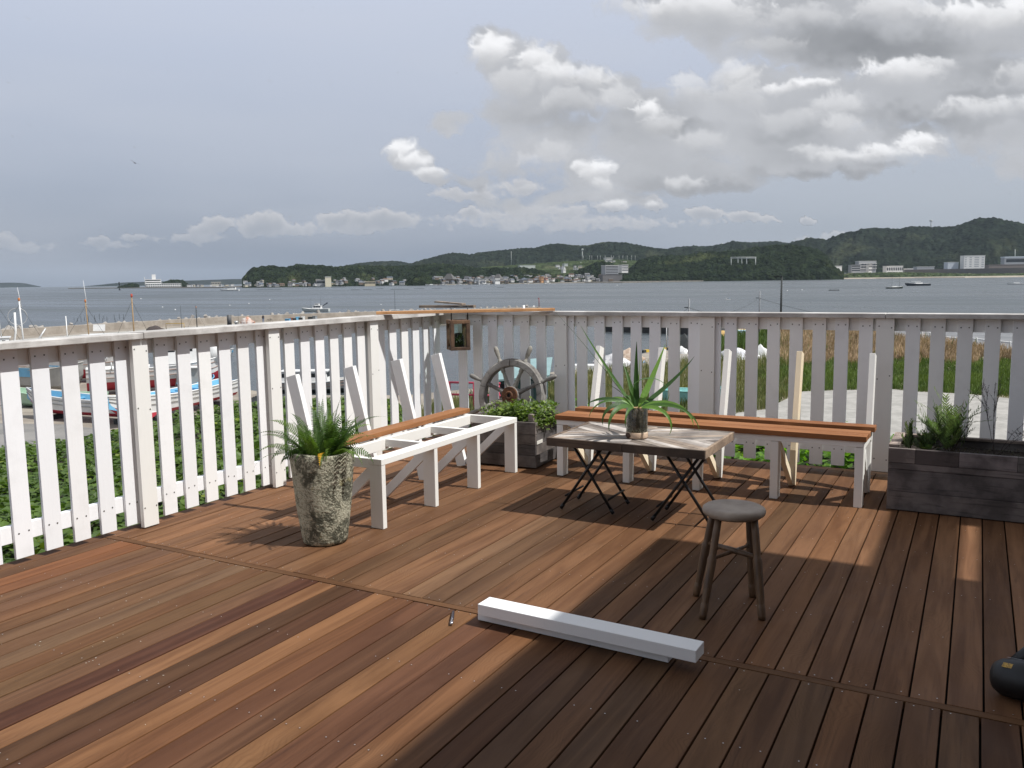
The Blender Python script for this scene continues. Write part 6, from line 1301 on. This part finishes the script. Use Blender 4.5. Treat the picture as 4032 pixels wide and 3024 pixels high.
hill('hills', [(2560, 1050), (2700, 985), (2800, 975), (2900, 972), (3000, 975), (3100, 968), (3140, 948), (3190, 939), (3230, 942), (3260, 950), (3300, 943), (3340, 932), (3400, 915), (3440, 905), (3500, 904), (3530, 908), (3580, 897), (3640, 896), (3760, 897), (3800, 888), (3830, 879), (3870, 873), (3920, 870), (3970, 878), (4032, 888), (4120, 905), (4300, 915), (4500, 930)], 3300, 4200, 5200, M_FARFOR, (11, 22), seed=7, rough=55, rows=(40, 8), shape=.9)
hill('hills', [(3270, 1070), (3330, 1030), (3400, 1008), (3460, 1006), (3520, 1012), (3570, 1030), (3620, 1045), (3680, 1030), (3740, 1022), (3800, 1040), (3860, 1060), (3900, 1075)], 3050, 3250, 3500, M_FARFOR, (9, 18), seed=8, rough=14)
hill('field_slope', [(1700, 1090), (1850, 1062), (1950, 1050), (2050, 1042), (2150, 1036), (2250, 1030), (2330, 1026), (2420, 1024), (2500, 1026), (2600, 1040)], 2350, 2900, 3200, M_FIELD, (2.5, 16), seed=9, rough=10, shape=1.1)
hill('wooded_cape', [(952, 1118), (957, 1098), (966, 1080), (978, 1066), (1000, 1058), (1040, 1053), (1070, 1050), (1098, 1051), (1108, 1056), (1120, 1055), (1130, 1066), (1137, 1055), (1145, 1049), (1190, 1046), (1240, 1049), (1288, 1049), (1296, 1056), (1340, 1056), (1400, 1054), (1460, 1056), (1520, 1051), (1600, 1052), (1660, 1048), (1720, 1046), (1780, 1048), (1830, 1056), (1900, 1062), (1990, 1064), (2060, 1060), (2120, 1066), (2160, 1082), (2190, 1092)], 2140, 2360, 2600, M_FOR, (10, 17), seed=10, rough=12, shape=.55)
hill('wooded_mound', [(1600, 1112), (1612, 1096), (1630, 1080), (1650, 1072), (1672, 1076), (1690, 1092), (1702, 1108)], 1880, 1960, 2040, M_FOR, (8, 14), seed=11, rough=4, shape=.6)
hill('wooded_mound', [(1890, 1096), (1905, 1078), (1925, 1062), (1950, 1056), (1975, 1060), (2000, 1072), (2060, 1078), (2100, 1082), (2140, 1092), (2160, 1100)], 2190, 2260, 2330, M_FOR, (9, 16), seed=12, rough=4, shape=.6)
hill('wooded_mound', [(2225, 1092), (2245, 1080), (2280, 1066), (2320, 1048), (2350, 1036), (2380, 1032), (2410, 1038), (2440, 1060), (2460, 1080)], 2240, 2320, 2400, M_FOR, (9, 16), seed=13, rough=4, shape=.6)
hill('wooded_headland', [(2442, 1114), (2450, 1100), (2456, 1086), (2466, 1072), (2480, 1060), (2500, 1040), (2520, 1030), (2545, 1020), (2580, 1014), (2640, 1010), (2700, 1011), (2760, 1008), (2830, 1002), (2883, 996), (2950, 992), (3000, 988), (3050, 983), (3120, 980), (3180, 982), (3225, 990), (3250, 1000), (3268, 1016), (3278, 1040), (3288, 1065), (3300, 1085), (3320, 1092)], 2050, 2500, 2900, M_FOR, (12, 18), seed=14, rough=22, shape=.6, rows=(36, 8))
hill('point_wood', [(462, 1134), (475, 1127), (500, 1120), (530, 1115), (543, 1115), (548, 1130)], 3000, 3060, 3120, M_FOR, (5, 12), seed=15, rough=1, shape=.6)
hill('point_wood', [(636, 1120), (650, 1108), (670, 1103), (710, 1103), (733, 1105), (739, 1118), (742, 1130)], 3080, 3140, 3200, M_FOR, (5, 12), seed=16, rough=1, shape=.6)
M_SHORE = conc('shore_rock', (.07, .065, .055), (.14, .125, .10), .15)
def shore(name, pts, z, depth, mat):
    """low strip of land whose water line is surveyed at sea level"""
    A_ = [np.array(at(x, y, SEA)) for x, y in pts]; vs = []
    for p in A_:
        u = p[:2]/np.linalg.norm(p[:2]); vs += [(p[0], p[1], SEA-1), (p[0]+u[0]*4, p[1]+u[1]*4, z), (p[0]+u[0]*depth, p[1]+u[1]*depth, z+.5), (p[0]+u[0]*depth, p[1]+u[1]*depth, SEA-1)]
    n = len(A_); m = MB(); m.add(vs, [(4*i+j, 4*i+j+1, 4*(i+1)+j+1, 4*(i+1)+j) for i in range(n-1) for j in range(3)]); return tag(m.build(name, mat), kind='structure')
shore('shore', [(268, 1137.5), (300, 1137.2), (450, 1136), (650, 1135), (880, 1134), (960, 1130), (1100, 1128)], SEA+2.0, 250, M_SHORE)
shore('shore', [(950, 1129), (1160, 1127), (1300, 1126.5), (1480, 1124), (1600, 1123), (1760, 1122.5), (1900, 1119.5), (2100, 1117), (2300, 1114.5), (2450, 1114.5)], SEA+1.6, 420, conc('village_ground', (.12, .11, .09), (.22, .20, .17), .05))
shore('shore', [(2440, 1114), (2700, 1109), (2960, 1104), (3150, 1101), (3320, 1098.5)], SEA+2.2, 200, M_SHORE)
shore('beach', [(3300, 1099), (3450, 1097), (3600, 1095.5), (3800, 1094), (4032, 1091), (4400, 1088)], SEA+2.0, 500, conc('beach_sand', (.30, .26, .20), (.38, .33, .26), .05))
hill('shrub_belt', [(3290, 1090), (3340, 1078), (3420, 1076), (3520, 1074), (3620, 1076), (3720, 1078), (3850, 1080), (4032, 1078), (4400, 1080)], 2480, 2560, 2620, M_FIELD, (4, 12), seed=17, rough=1, shape=.6)

# ---- buildings
WALLC = {'white': (.66, .65, .62), 'cream': (.55, .50, .38), 'pale grey': (.42, .42, .41), 'brown': (.20, .15, .11), 'grey': (.25, .25, .25), 'beige': (.45, .40, .32)}
ROOFC = {'dark grey': (.055, .058, .065), 'grey': (.16, .16, .165), 'brown': (.12, .075, .05), 'pale': (.40, .40, .40), 'blue grey': (.09, .11, .14)}
WM = {k: flat('wall_'+k.replace(' ', '_'), v, .85) for k, v in WALLC.items()}; RM = {k: flat('roof_'+k.replace(' ', '_'), v, .8) for k, v in ROOFC.items()}
def house_mesh(w, d, h, rh):
    m = MB(); m.box(-w/2, w/2, -d/2, d/2, 0, h, 0); e = .45
    if rh > 0: m.add([(-w/2-e, -d/2-e, h), (w/2+e, -d/2-e, h), (w/2+e, d/2+e, h), (-w/2-e, d/2+e, h), (-w/2-e, 0, h+rh), (w/2+e, 0, h+rh)], [(0, 1, 5, 4), (2, 3, 4, 5), (0, 4, 3), (1, 2, 5), (0, 3, 2, 1)], 1)
    else: m.box(-w/2-.2, w/2+.2, -d/2-.2, d/2+.2, h, h+.5, 1)
    for z in ([1.2, 4.0] if h > 4.5 else [1.1]):
        for i in range(2): x = -w/2+w*(.28+.44*i); m.box(x-.7, x+.7, -d/2-.06, -d/2+.01, z, z+1.2, 2)
    return m
PROTO = {}
def far_house(px, D, wall, roof, big=1.0):
    key = (wall, roof)
    if key not in PROTO:
        flat_ = roof == 'pale'; o = house_mesh(9.5, 8, 5.6, 0 if flat_ else 2.4).build('house', [WM[wall], RM[roof], B_WIN]); PROTO[key] = o
        tag(o, ('%s walled house with a flat pale roof in the village across the bay' if flat_ else '%s walled house with a '+roof+' pitched roof in the village across the bay') % wall, 'house', 'village houses across the bay')
    else: o = PROTO[key].copy(); COL.objects.link(o)
    p = at_d(px, 1110, D); o.location = (p[0], p[1], 0); o.rotation_euler = (0, 0, math.atan2(-p[0], p[1])+RH.uniform(-.3, 1.1)); s = big*RH.uniform(.62, 1.05); o.scale = (s*RH.uniform(.8, 1.4), s, s*RH.uniform(.75, 1.1)); return o
RH = random.Random(21)
def bank_h(D, D0, k): return SEA+1.6+max(0, (D-D0))*k
for i in range(285):
    px = RH.uniform(955, 2440)
    if RH.random() < .35: px = RH.uniform(1700, 2440)
    if 1598 < px < 1705: continue
    base = 1990 if px < 1500 else (1900 if px < 1750 else 2000+(px-1750)*.12); D = base+RH.uniform(10, 150)
    if px < 1250 and RH.random() < .5: D = base+RH.uniform(10, 40)
    o = far_house(px, D, RH.choice(['white', 'white', 'cream', 'pale grey', 'pale grey', 'brown', 'brown', 'grey', 'grey', 'beige']), RH.choice(['dark grey', 'dark grey', 'grey', 'grey', 'brown', 'blue grey', 'pale'])); o.location.z = bank_h(D, base+10, .10)
for i in range(34):   # houses on the neck of the point and up the slope
    if i < 16: px = RH.uniform(740, 955); D = 2950+RH.uniform(0, 90); z = SEA+2.2
    else: px = RH.uniform(2195, 2310) if i < 24 else RH.uniform(2380, 2545); D = 2550 if i < 24 else 2750; z = at_d(px, (1062+RH.uniform(-10, 2)) if i < 24 else 1036+RH.uniform(-8, 2), D)[2]
    o = far_house(px, D, RH.choice(['white', 'white', 'pale grey', 'cream']), RH.choice(['dark grey', 'grey', 'pale']), 1.1); o.location.z = z
def block(name, label, cat, px0, px1, ytop, ybase, D, depth, wall, floors=0, bands=None, roof=None, cols=0, parts=True, parapet=1.0):
    """building measured by its left and right edge, top and base in the survey"""
    a, b_ = np.array(at_d(px0, ybase, D)), np.array(at_d(px1, ybase, D)); t = np.array(at_d((px0+px1)/2, ytop, D)); w = np.linalg.norm((b_-a)[:2]); h = t[2]-min(a[2], b_[2]); c_ = (a+b_)/2; z0 = min(a[2], b_[2])
    o = thing(name, label, cat, (c_[0], c_[1], z0)); ORG[o] = np.zeros(3); turn = .50 if px0 > 1800 else 0; depth = min(depth, 22) if turn else depth; w = max(w-depth*math.sin(turn)*.8, w*.6) if turn else w; rz = math.atan2(b_[1]-a[1], b_[0]-a[0])+turn; o.rotation_euler = (0, 0, rz)
    m = MB(); m.box(-w/2, w/2, 0, depth, -4, h); m.build('wall', wall, o)
    m = MB(); m.box(-w/2-.6, w/2+.6, -.6, depth+.6, h+.003, h+parapet); m.build('roof', roof or wall, o)
    if floors:
        fh = h/floors
        for i in range(floors):
            if cols:
                for j in range(cols): cw = w/cols; m = MB(); m.box(-w/2+cw*(j+.18), -w/2+cw*(j+.82), -.15, .02, fh*i+fh*.28, fh*i+fh*.78); m.build('window', bands or B_WIN, o)
            else: m = MB(); m.box(-w/2+w*.03, w/2-w*.03, -.15, .02, fh*i+fh*.30, fh*i+fh*.80); m.build('window', bands or B_WIN, o)
    return o, w, h
BW = flat('block_white', (.72, .71, .68), .7); BG = flat('block_grey', (.34, .35, .36), .7); BB = flat('block_brown', (.20, .17, .15), .8); BL = flat('block_pale_blue', (.52, .56, .60), .6)
o, w, h = block('hotel', 'white seaside hotel with a tall square tower on the low point across the bay', 'hotel', 572, 636, 1101, 1131, 3060, 35, BW, 4)
for x0, x1, z0, z1, nm in ((-w*.06, w*.18, h+1.1, h+17, 'tower'), (-w*.52, -w*.49, 8, h+9, 'chimney')): m = MB(); m.box(x0, x1, 8, 20, z0, z1); m.build(nm, BW, o)
block('hotel_wing', 'low white wing to the right of the seaside hotel', 'building', 575, 714, 1117, 1131, 3040, 22, BW, 2, cols=16); block('hall', 'cream flat hall on the neck of land right of the seaside hotel', 'building', 832, 870, 1111, 1122, 3020, 25, flat('hall_cream', (.50, .47, .40)), 1, cols=6)
block('water_front_block', 'tall narrow cream building on the village water front', 'building', 1281, 1305, 1091, 1124, 2010, 18, flat('block_cream', (.70, .64, .48)), 0, roof=BW); block('warehouse', 'long dark warehouse left of the tall cream building', 'warehouse', 1246, 1280, 1104, 1120, 2020, 20, BG, 1)
block('inn', 'white two storey inn with rows of dark windows in the village', 'building', 1878, 1923, 1099, 1113, 2040, 20, BW, 2, B_WIN, flat('inn_roof', (.25, .25, .25)), cols=7); block('inn', 'bright white hall on the village shore right of the inn', 'building', 1943, 1976, 1098, 1112, 2030, 18, BW, 1, cols=4)
block('shop', 'orange fronted building in the middle of the village', 'building', 2128, 2145, 1091, 1107, 2060, 14, flat('orange_wall', (.60, .33, .16)), 2, cols=3); block('shop', 'pink walled building beside the orange fronted one', 'building', 2147, 2160, 1094, 1108, 2065, 14, flat('pink_wall', (.55, .33, .27)), 2, cols=2)
block('shop', 'low cream boat house on the water front among the left village houses', 'building', 1436, 1478, 1109, 1120, 1990, 16, flat('boathouse_cream', (.55, .48, .34)), 1, cols=8)
o, w, h = block('hotel', 'six storey dark banded hotel on the shore left of the wooded headland', 'hotel', 2374, 2445, 1046, 1082, 2120, 30, BG, 6, flat('balcony_dark', (.035, .04, .05)), BW); 
o2, w2, h2 = block('hotel', 'white banded right wing of the dark hotel by the headland', 'hotel', 2440, 2482, 1044, 1068, 2150, 25, BW, 4, flat('balcony_dark2', (.06, .065, .075)), BW); block('annex', 'grey stone base block under the dark banded hotel', 'building', 2362, 2462, 1082, 1108, 2110, 20, flat('base_stone', (.13, .125, .125)), 0)
block('school', 'long low building with a pale roof on the green slope above the village', 'building', 2278, 2360, 1033, 1042, 2750, 20, BG, 1, roof=BW, cols=14); block('hall', 'white long building on the ridge edge above the pale roofed school', 'building', 2380, 2417, 1016, 1023, 2900, 15, BW, 1, cols=6)
o, w, h = block('villa', 'white gabled villa on the green slope', 'house', 2214, 2232, 1062, 1069, 2450, 12, BW, 0); m = MB(); m.add([(-w/2, -1, h), (w/2, -1, h), (0, -1, h+9), (-w/2, 13, h), (w/2, 13, h), (0, 13, h+9)], [(0, 1, 2), (3, 5, 4), (0, 2, 5, 3), (1, 4, 5, 2)]); m.build('gable', BW, o)
for x0, x1, yt, yb, l in ((2040, 2115, 1045, 1051, 'long pale greenhouse strip on the green slope'), (1994, 2020, 1056, 1066, 'white greenhouse cluster on the slope left of the long greenhouse'), (2226-8, 2240, 1039, 1043, 'short pale shed high on the green slope')): block('greenhouse', l, 'greenhouse', x0, x1, yt, yb, 2560, 12, flat('greenhouse', (.42, .45, .42)), 0)
for (x0, x1, y0, y1, D_, l) in ((1943, 1980, 1080, 1100, 2090, 'steep grey thatched temple roof among the village houses'), (1744, 1795, 1078, 1100, 2060, 'large steep grey temple roof behind the village, left of the inn')):
    a = np.array(at_d((x0+x1)/2, y1, D_)); w = (x1-x0)/F_PX*D_; h = (y1-y0)/F_PX*D_; o = thing('temple', l, 'temple', tuple(a)); m = MB(); A3 = a
    m.add([A3+(-w/2, -8, 0), A3+(w/2, -8, 0), A3+(w/2, 8, 0), A3+(-w/2, 8, 0), A3+(-w*.16, -1, h), A3+(w*.16, -1, h), A3+(w*.16, 1, h), A3+(-w*.16, 1, h)], [(0, 1, 5, 4), (1, 2, 6, 5), (2, 3, 7, 6), (3, 0, 4, 7), (4, 5, 6, 7)]); m.build('roof', flat('thatch', (.12, .115, .11), .9), o); m = MB(); m.box(a[0]-w*.4, a[0]+w*.4, a[1]-6, a[1]+6, a[2]-5, a[2]-.02); m.build('wall', WM['brown'], o)
# right hand shore
block('factory', 'white cube building left of the factory row on the right shore', 'building', 3273, 3323, 1048, 1073, 2700, 30, BW, 0); block('sea_wall_house', 'pale low block at the water below the white cube building', 'building', 3278, 3338, 1076, 1092, 2600, 12, BG, 0)
o, w, h = block('factory', 'white framed factory with large dark window grid on the right shore', 'factory', 3370, 3460, 1029, 1068, 2800, 40, BG, 0, roof=BW); 
for i in range(5): m = MB(); m.box(-w/2+w*(.15+.17*i), -w/2+w*(.29+.17*i), -.3, .02, h*.25, h*.80); m.build('window', flat('factory_glass', (.07, .08, .09)), o)
for i in range(3): m = MB(); m.box(-w/2, w/2+1, -2.5, -.35, h*(.28+.25*i), h*(.33+.25*i)); m.build('balcony', BW, o)
block('annex', 'grey annex in front of the framed factory', 'building', 3345, 3395, 1044, 1069, 2740, 20, BG, 3); block('annex', 'small white annex at the right foot of the framed factory', 'building', 3415, 3438, 1043, 1070, 2730, 15, BW, 2, cols=3)
block('factory', 'long low white factory with a strip of small windows and roof vents', 'factory', 3480, 3566, 1048, 1071, 2750, 40, BW, 1, cols=9); block('factory', 'low white shed stretching right of the strip windowed factory', 'building', 3566, 3604, 1058, 1067, 2760, 30, BW, 0)
block('warehouse', 'low flat pale warehouses behind the sea embankment', 'warehouse', 3600, 3690, 1051, 1058, 2900, 30, BG, 0, roof=BW); block('factory', 'pale blue white cube factory left of the tall white block', 'factory', 3722, 3783, 1033, 1056, 2850, 45, BL, 0, roof=BW)
o, w, h = block('office_block', 'tall white block with rows of louvred bands, highest on the right shore', 'building', 3783, 3889, 1007, 1054, 2850, 50, BW, 0)
for i in range(6):
    for (x0, x1) in ((.04, .12), (.26, .37), (.50, .72), (.84, .96)): m = MB(); m.box(-w/2+w*x0, -w/2+w*x1, -.2, .02, h*(.10+.145*i), h*(.155+.145*i)); m.build('window', flat('louvre_grey', (.30, .32, .34)), o)
block('factory', 'brown brick building on the shore at the right edge', 'factory', 3874, 4120, 1042, 1057, 2800, 40, BB, 0); block('hangar', 'large pale roofed hangar above the brown building at the right edge', 'hangar', 3935, 4200, 1014, 1036, 3000, 60, BG, 1, roof=BL, parapet=4)
o = thing('embankment_road', 'grey concrete embankment wall along the right shore', 'embankment'); m = MB()
ribbon('wall', [np.array(at_d(x, 1062, d)[:2]) for x, d in ((3560, 2720), (3800, 2700), (4100, 2660), (4500, 2620))], 0, 12, SEA, at_d(3800, 1058, 2700)[2], flat('embankment_grey', (.13, .125, .12), .8), o)
# substation gantry
o = thing('gantry', 'pale steel substation gantry standing above the wooded headland', 'gantry'); M_GAN = flat('gantry_steel', (.50, .52, .50), .5); D_ = 2125
def gp(x, y): return np.array(at_d(x, y, D_))
for x in (2879, 2906, 2921, 2940, 2975):
    m = MB(); m.tube([gp(x, 1056), gp(x, 1013)], 1.0, 4); m.build('column', M_GAN, o)
for y in (1013, 1017): m = MB(); m.tube([gp(2877, y), gp(2978, y)], .8, 4); m.build('beam', M_GAN, o)
# masts and towers
def tower(label, px, yt, yb, D, r, mat=None, head=True):
    a, b_ = np.array(at_d(px, yb, D)), np.array(at_d(px, yt, D)); o = thing('radio_tower', label, 'radio tower', tuple(a)); m = MB(); m.tube([a-(0, 0, 6), b_], [r, r*.6], 6); m.build('mast', mat or M_GAN, o)
    if head: m = MB(); m.tube([b_-(0, 0, 6), b_-(0, 0, .5)], r*2.0, 8); m.build('antenna_head', mat or M_GAN, o)
tower('grey radio tower with a broad head on the highest right ridge', 3666, 866, 900, 4150, 3.2); tower('small radio mast near the right edge of the high ridge', 3972, 868, 880, 4200, 1.8, head=False); tower('thin tall mast on the green slope above the village', 2013, 989, 1036, 2950, .9, head=False)
tower('white topped lattice tower standing on the slope in the middle of the hills', 2293, 979, 1018, 3100, 2.0); tower('small observatory mast on the far middle ridge', 2842, 957, 972, 4750, 2.5); tower('faint pylon behind the hangar at the right edge', 3997, 982, 1020, 3150, 1.6, head=False)
R5 = random.Random(8)
p0 = None
for i in range(13):
    px = 2300+i*17+R5.uniform(-5, 5); a = np.array(at_d(px, 1024, 2900)); 
    if p0 is None: m = MB(); m.tube([(0, 0, -3), (0, 0, 15)], .45, 5); p0 = o = m.build('field_pole', M_GAN); tag(o, 'thin pale pole in the row along the edge of the green slope', 'pole', 'poles along the slope')
    else: o = p0.copy(); COL.objects.link(o)
    o.location = a
# ---- boats on the bay
def sail(label, px, yw, Lpx, masts, hd, colr, D=None, H=.11, cab=True):
    c0 = at(px, yw, SEA); D_ = math.hypot(c0[0], c0[1]); L = Lpx/F_PX*D_; o = thing('sailing_boat' if masts else 'motor_boat', label, 'boat'); hull(L, L*.25, L*H, o, colr, colr, B_WHITE, .3, open_=False, rails=False)
    if cab: cabin(o, -.18*L, .12*L, L*.14, L*H*.95, L*.06, win=False)
    for x, hh in masts: mast(o, x*L, L*H, L*hh, L*.008+.03, B_DK, None, 0, False)
    o.location = (c0[0], c0[1], SEA-L*H*.25); o.rotation_euler = (0, 0, YAW+math.radians(hd)); return o, L
M_HULLG = gloss('hull_dark_green', (.05, .07, .06)); M_HULLN = gloss('hull_navy', (.05, .06, .075))
sail('two masted dark hulled ketch moored in the right part of the bay', 3523, 1136, 62, ((-.18, 1.05), (.28, .75)), 6, M_HULLG); o, L = sail('long low dark hulled cruiser moored right of the ketch', 3613, 1125, 84, (), 176, M_HULLN); m = MB(); m.box(-.1*L, .25*L, -1, 1, L*.2, L*.215); m.build('awning', B_WHITE, o)
sail('white motor boat moored at the right edge of the bay', 4000, 1121, 56, (), 170, B_WHITE); o, L = sail('white boat with a dark crane off the left point of the bay', 905, 1145, 70, (), 178, B_WHITE, H=.09); cabin(o, -.32*L, -.15*L, L*.13, L*.09, L*.12); m = MB(); m.tube([(.05*L, 0, L*.1), (.06*L, 0, L*.22), (.25*L, 0, L*.28)], L*.012, 5); m.build('crane', B_DK, o)
o, L = sail('grey white fishing boat at anchor just outside the breakwater', 1243, 1226, 108, (), 172, gloss('hull_pale', (.55, .58, .55)), H=.115, cab=False)
cabin(o, -.22*L, .10*L, L*.17, L*.10, L*.13); cabin(o, -.14*L, .02*L, L*.13, L*.235, L*.07); mast(o, -.20*L, L*.1, L*.60, .06, B_DK, None, 0, False); mast(o, .16*L, L*.1, L*.50, .05, B_DK, None, .08, False); m = MB(); m.tube([(-.24*L, 0, L*.2), (-.45*L, 0, L*.33)], [.08, .30], 6); m.build('furled_sail', flat('sail_navy', (.04, .05, .07)), o)
m = MB(); m.box(-.06*L, -.01*L, -L*.09, -L*.083, L*.11, L*.21); m.build('door', flat('door_yellow', (.5, .42, .1)), o)
o, L = sail('tiny white open boat with two people in the right part of the bay', 2866, 1181, 20, (), 10, B_WHITE, cab=False, H=.12); bl0 = o.location
for dx_, c_ in ((-.8, (.6, .6, .6)), (.7, (.3, .4, .5))): 
    person(['person in white sitting in the stern of the tiny open boat', 'person in blue sitting in the bow of the tiny open boat'][dx_ > 0], (bl0[0]+dx_*math.cos(YAW), bl0[1]+dx_*math.sin(YAW), bl0[2]+.15), 1.5, c_, (.1, .1, .12), True, YAW)
for i, (px, yw, l) in enumerate(((1697, 1125, 44), (1745, 1123, 30), (1813, 1122.5, 34), (2151, 1119, 32), (2070, 1120, 26), (1910, 1121, 40), (1375, 1126, 30), (1440, 1125.5, 28), (1330, 1126.5, 22), (990, 1130, 24), (1180, 1129, 20), (858, 1131, 30))):
    sail(['white boat moored below the dark wooded mound', 'white boat just right of the one below the wooded mound', 'pale boat off the temple roof', 'white boat off the orange fronted building', 'low pale boat left of the boat off the orange building', 'white boat off the white inn', 'white boat off the tall cream building', 'white boat off the cream boat house', 'small white boat left of the boats off the boat house', 'small boat below the tip of the wooded cape', 'small boat below the middle of the wooded cape', 'white boat off the cream hall on the neck'][i], px, yw, l, (), R5.choice([0, 180, 10]), B_WHITE)
# rafts and buoys
def raft(label, px, yw, lpx, posts=4):
    c0 = at(px, yw, SEA); D_ = math.hypot(c0[0], c0[1]); L = lpx/F_PX*D_; o = thing('raft', label, 'raft', c0, 'dark rafts floating on the bay'); ORG[o] = np.zeros(3); o.rotation_euler = (0, 0, YAW+R5.uniform(-.05, .05)); m = MB(); m.box(-L/2, L/2, -L*.08-.4, L*.08+.4, -.1, .35); m.build('float', B_DK, o)
    for i in range(posts): x = -L/2+L*(i+.5)/posts; m = MB(); m.tube([(x, 0, .3), (x, 0, .8+.006*D_*.2)], .12, 5); m.build('post', B_DK, o)
raft('dark raft with low posts in the right part of the bay', 3284, 1144, 36, 5)
for px, yw, l in ((1060, 1141, 90), (1400, 1141.5, 34), (1447, 1141, 34), (1575, 1139.5, 68), (1495, 1137, 28), (1650, 1136.5, 40), (1720, 1136, 40), (1840, 1135, 34), (1970, 1132, 28), (1330, 1132, 50), (1250, 1133, 40)): raft('long thin dark raft lying flat on the water off the village', px, yw, l, 0)
bp = None
for px, yw in ((1062, 1180), (980, 1196), (555, 1177), (3158, 1142), (2430, 1124), (1500, 1200), (3100, 1145), (690, 1220), (640, 1210), (905, 1203)):
    c0 = at(px, yw, SEA); 
    if bp is None: m = MB(); m.lathe([(.001, -.5), (.5, -.25), (.62, .1), (.4, .55), (.001, .7)], (0, 0, 0), 10); bp = o = m.build('buoy', B_WHITE); tag(o, 'small round float bobbing on the open water', 'buoy', 'small floats on the bay')
    else: o = bp.copy(); COL.objects.link(o)
    o.location = c0; s = max(.5, math.hypot(c0[0], c0[1])/900); o.scale = (s, s, s)
c0 = at(471, 1143, SEA); m = MB(); m.lathe([(2.2, -1), (2.4, 2), (1.2, 4), (.8, 14), (2.0, 15), (1.8, 20), (.001, 22)], (0, 0, 0), 8); o = m.build('beacon', B_DK); o.location = c0; o.scale = (.8, .8, .8); tag(o, 'dark navigation beacon off the low point', 'beacon')
wpr = None
for i in range(16):
    px = 292+i*R5.uniform(11, 14); c0 = at(px, 1266+R5.uniform(-8, 6)-(px-292)*.02, SEA)
    if wpr is None: m = MB(); m.tube([(0, 0, -.5), (0, 0, 1.0)], .06, 5); wpr = o = m.build('stake', B_DK); tag(o, 'dark stake standing in the water beyond the breakwater', 'stake', 'stakes beyond the breakwater')
    else: o = wpr.copy(); COL.objects.link(o)
    o.location = c0; o.scale = (1, 1, R5.uniform(.7, 1.9))
# bird
c0 = np.array(at_d(532, 642, 150)); o = thing('bird', 'dark bird gliding in the open sky on the left', 'bird', tuple(c0)); M_BIRD = flat('bird_dark', (.06, .055, .05), .8)
hx = np.array((math.cos(YAW), math.sin(YAW), 0)); hy = np.array((-math.sin(YAW), math.cos(YAW), 0)); tl = -.45
def bt_(x, y, z): return c0+hx*(x*math.cos(tl)-z*math.sin(tl))+np.array((0, 0, 1))*(x*math.sin(tl)+z*math.cos(tl))+hy*y
m = MB(); m.tube([bt_(.02, .32, 0), bt_(0, .2, .0), bt_(0, 0, 0), bt_(0, -.22, 0), bt_(0, -.42, -.01)], [.02, .055, .075, .05, .03], 8)
for s in (-1, 1):
    up, lo = [], []
    for t in np.linspace(0, 1, 9): ch = .17*(1-t**2.2)+.02; x = s*(.05+.72*t); z = .14*math.sin(t*1.9)-.02*t; up.append(bt_(x, ch*.5-.10*t*t, z+.01)); lo.append(bt_(x, -ch*.5-.12*t*t, z))
    m.strip(up, lo); m.strip([p-np.array((0, 0, .012)) for p in lo], [p-np.array((0, 0, .012)) for p in up])
m.build('body', M_BIRD, o)
m = MB(); m.strip([bt_(-.04, -.40, 0), bt_(-.09, -.58, 0)], [bt_(.04, -.40, 0), bt_(.09, -.58, 0)]); m.build('tail', M_BIRD, o)

# ------------------------------------------------------------------ haze
hm = bpy.data.materials.new('haze'); hm.use_nodes = True; H_ = NT(hm.node_tree); H_.n.clear(); out = H_.node('ShaderNodeOutputMaterial'); pv = H_.node('ShaderNodeVolumePrincipled'); pv.inputs['Color'].default_value = (.74, .86, 1.0, 1); pv.inputs['Density'].default_value = 2.4e-5; pv.inputs['Anisotropy'].default_value = .0; H_.l.new(pv.outputs[0], out.inputs['Volume'])
m = MB(); m.box(-16500, 9500, -3500, 16500, SEA-3.0, 330); hz_o = m.build('haze', hm); tag(hz_o, kind='stuff')
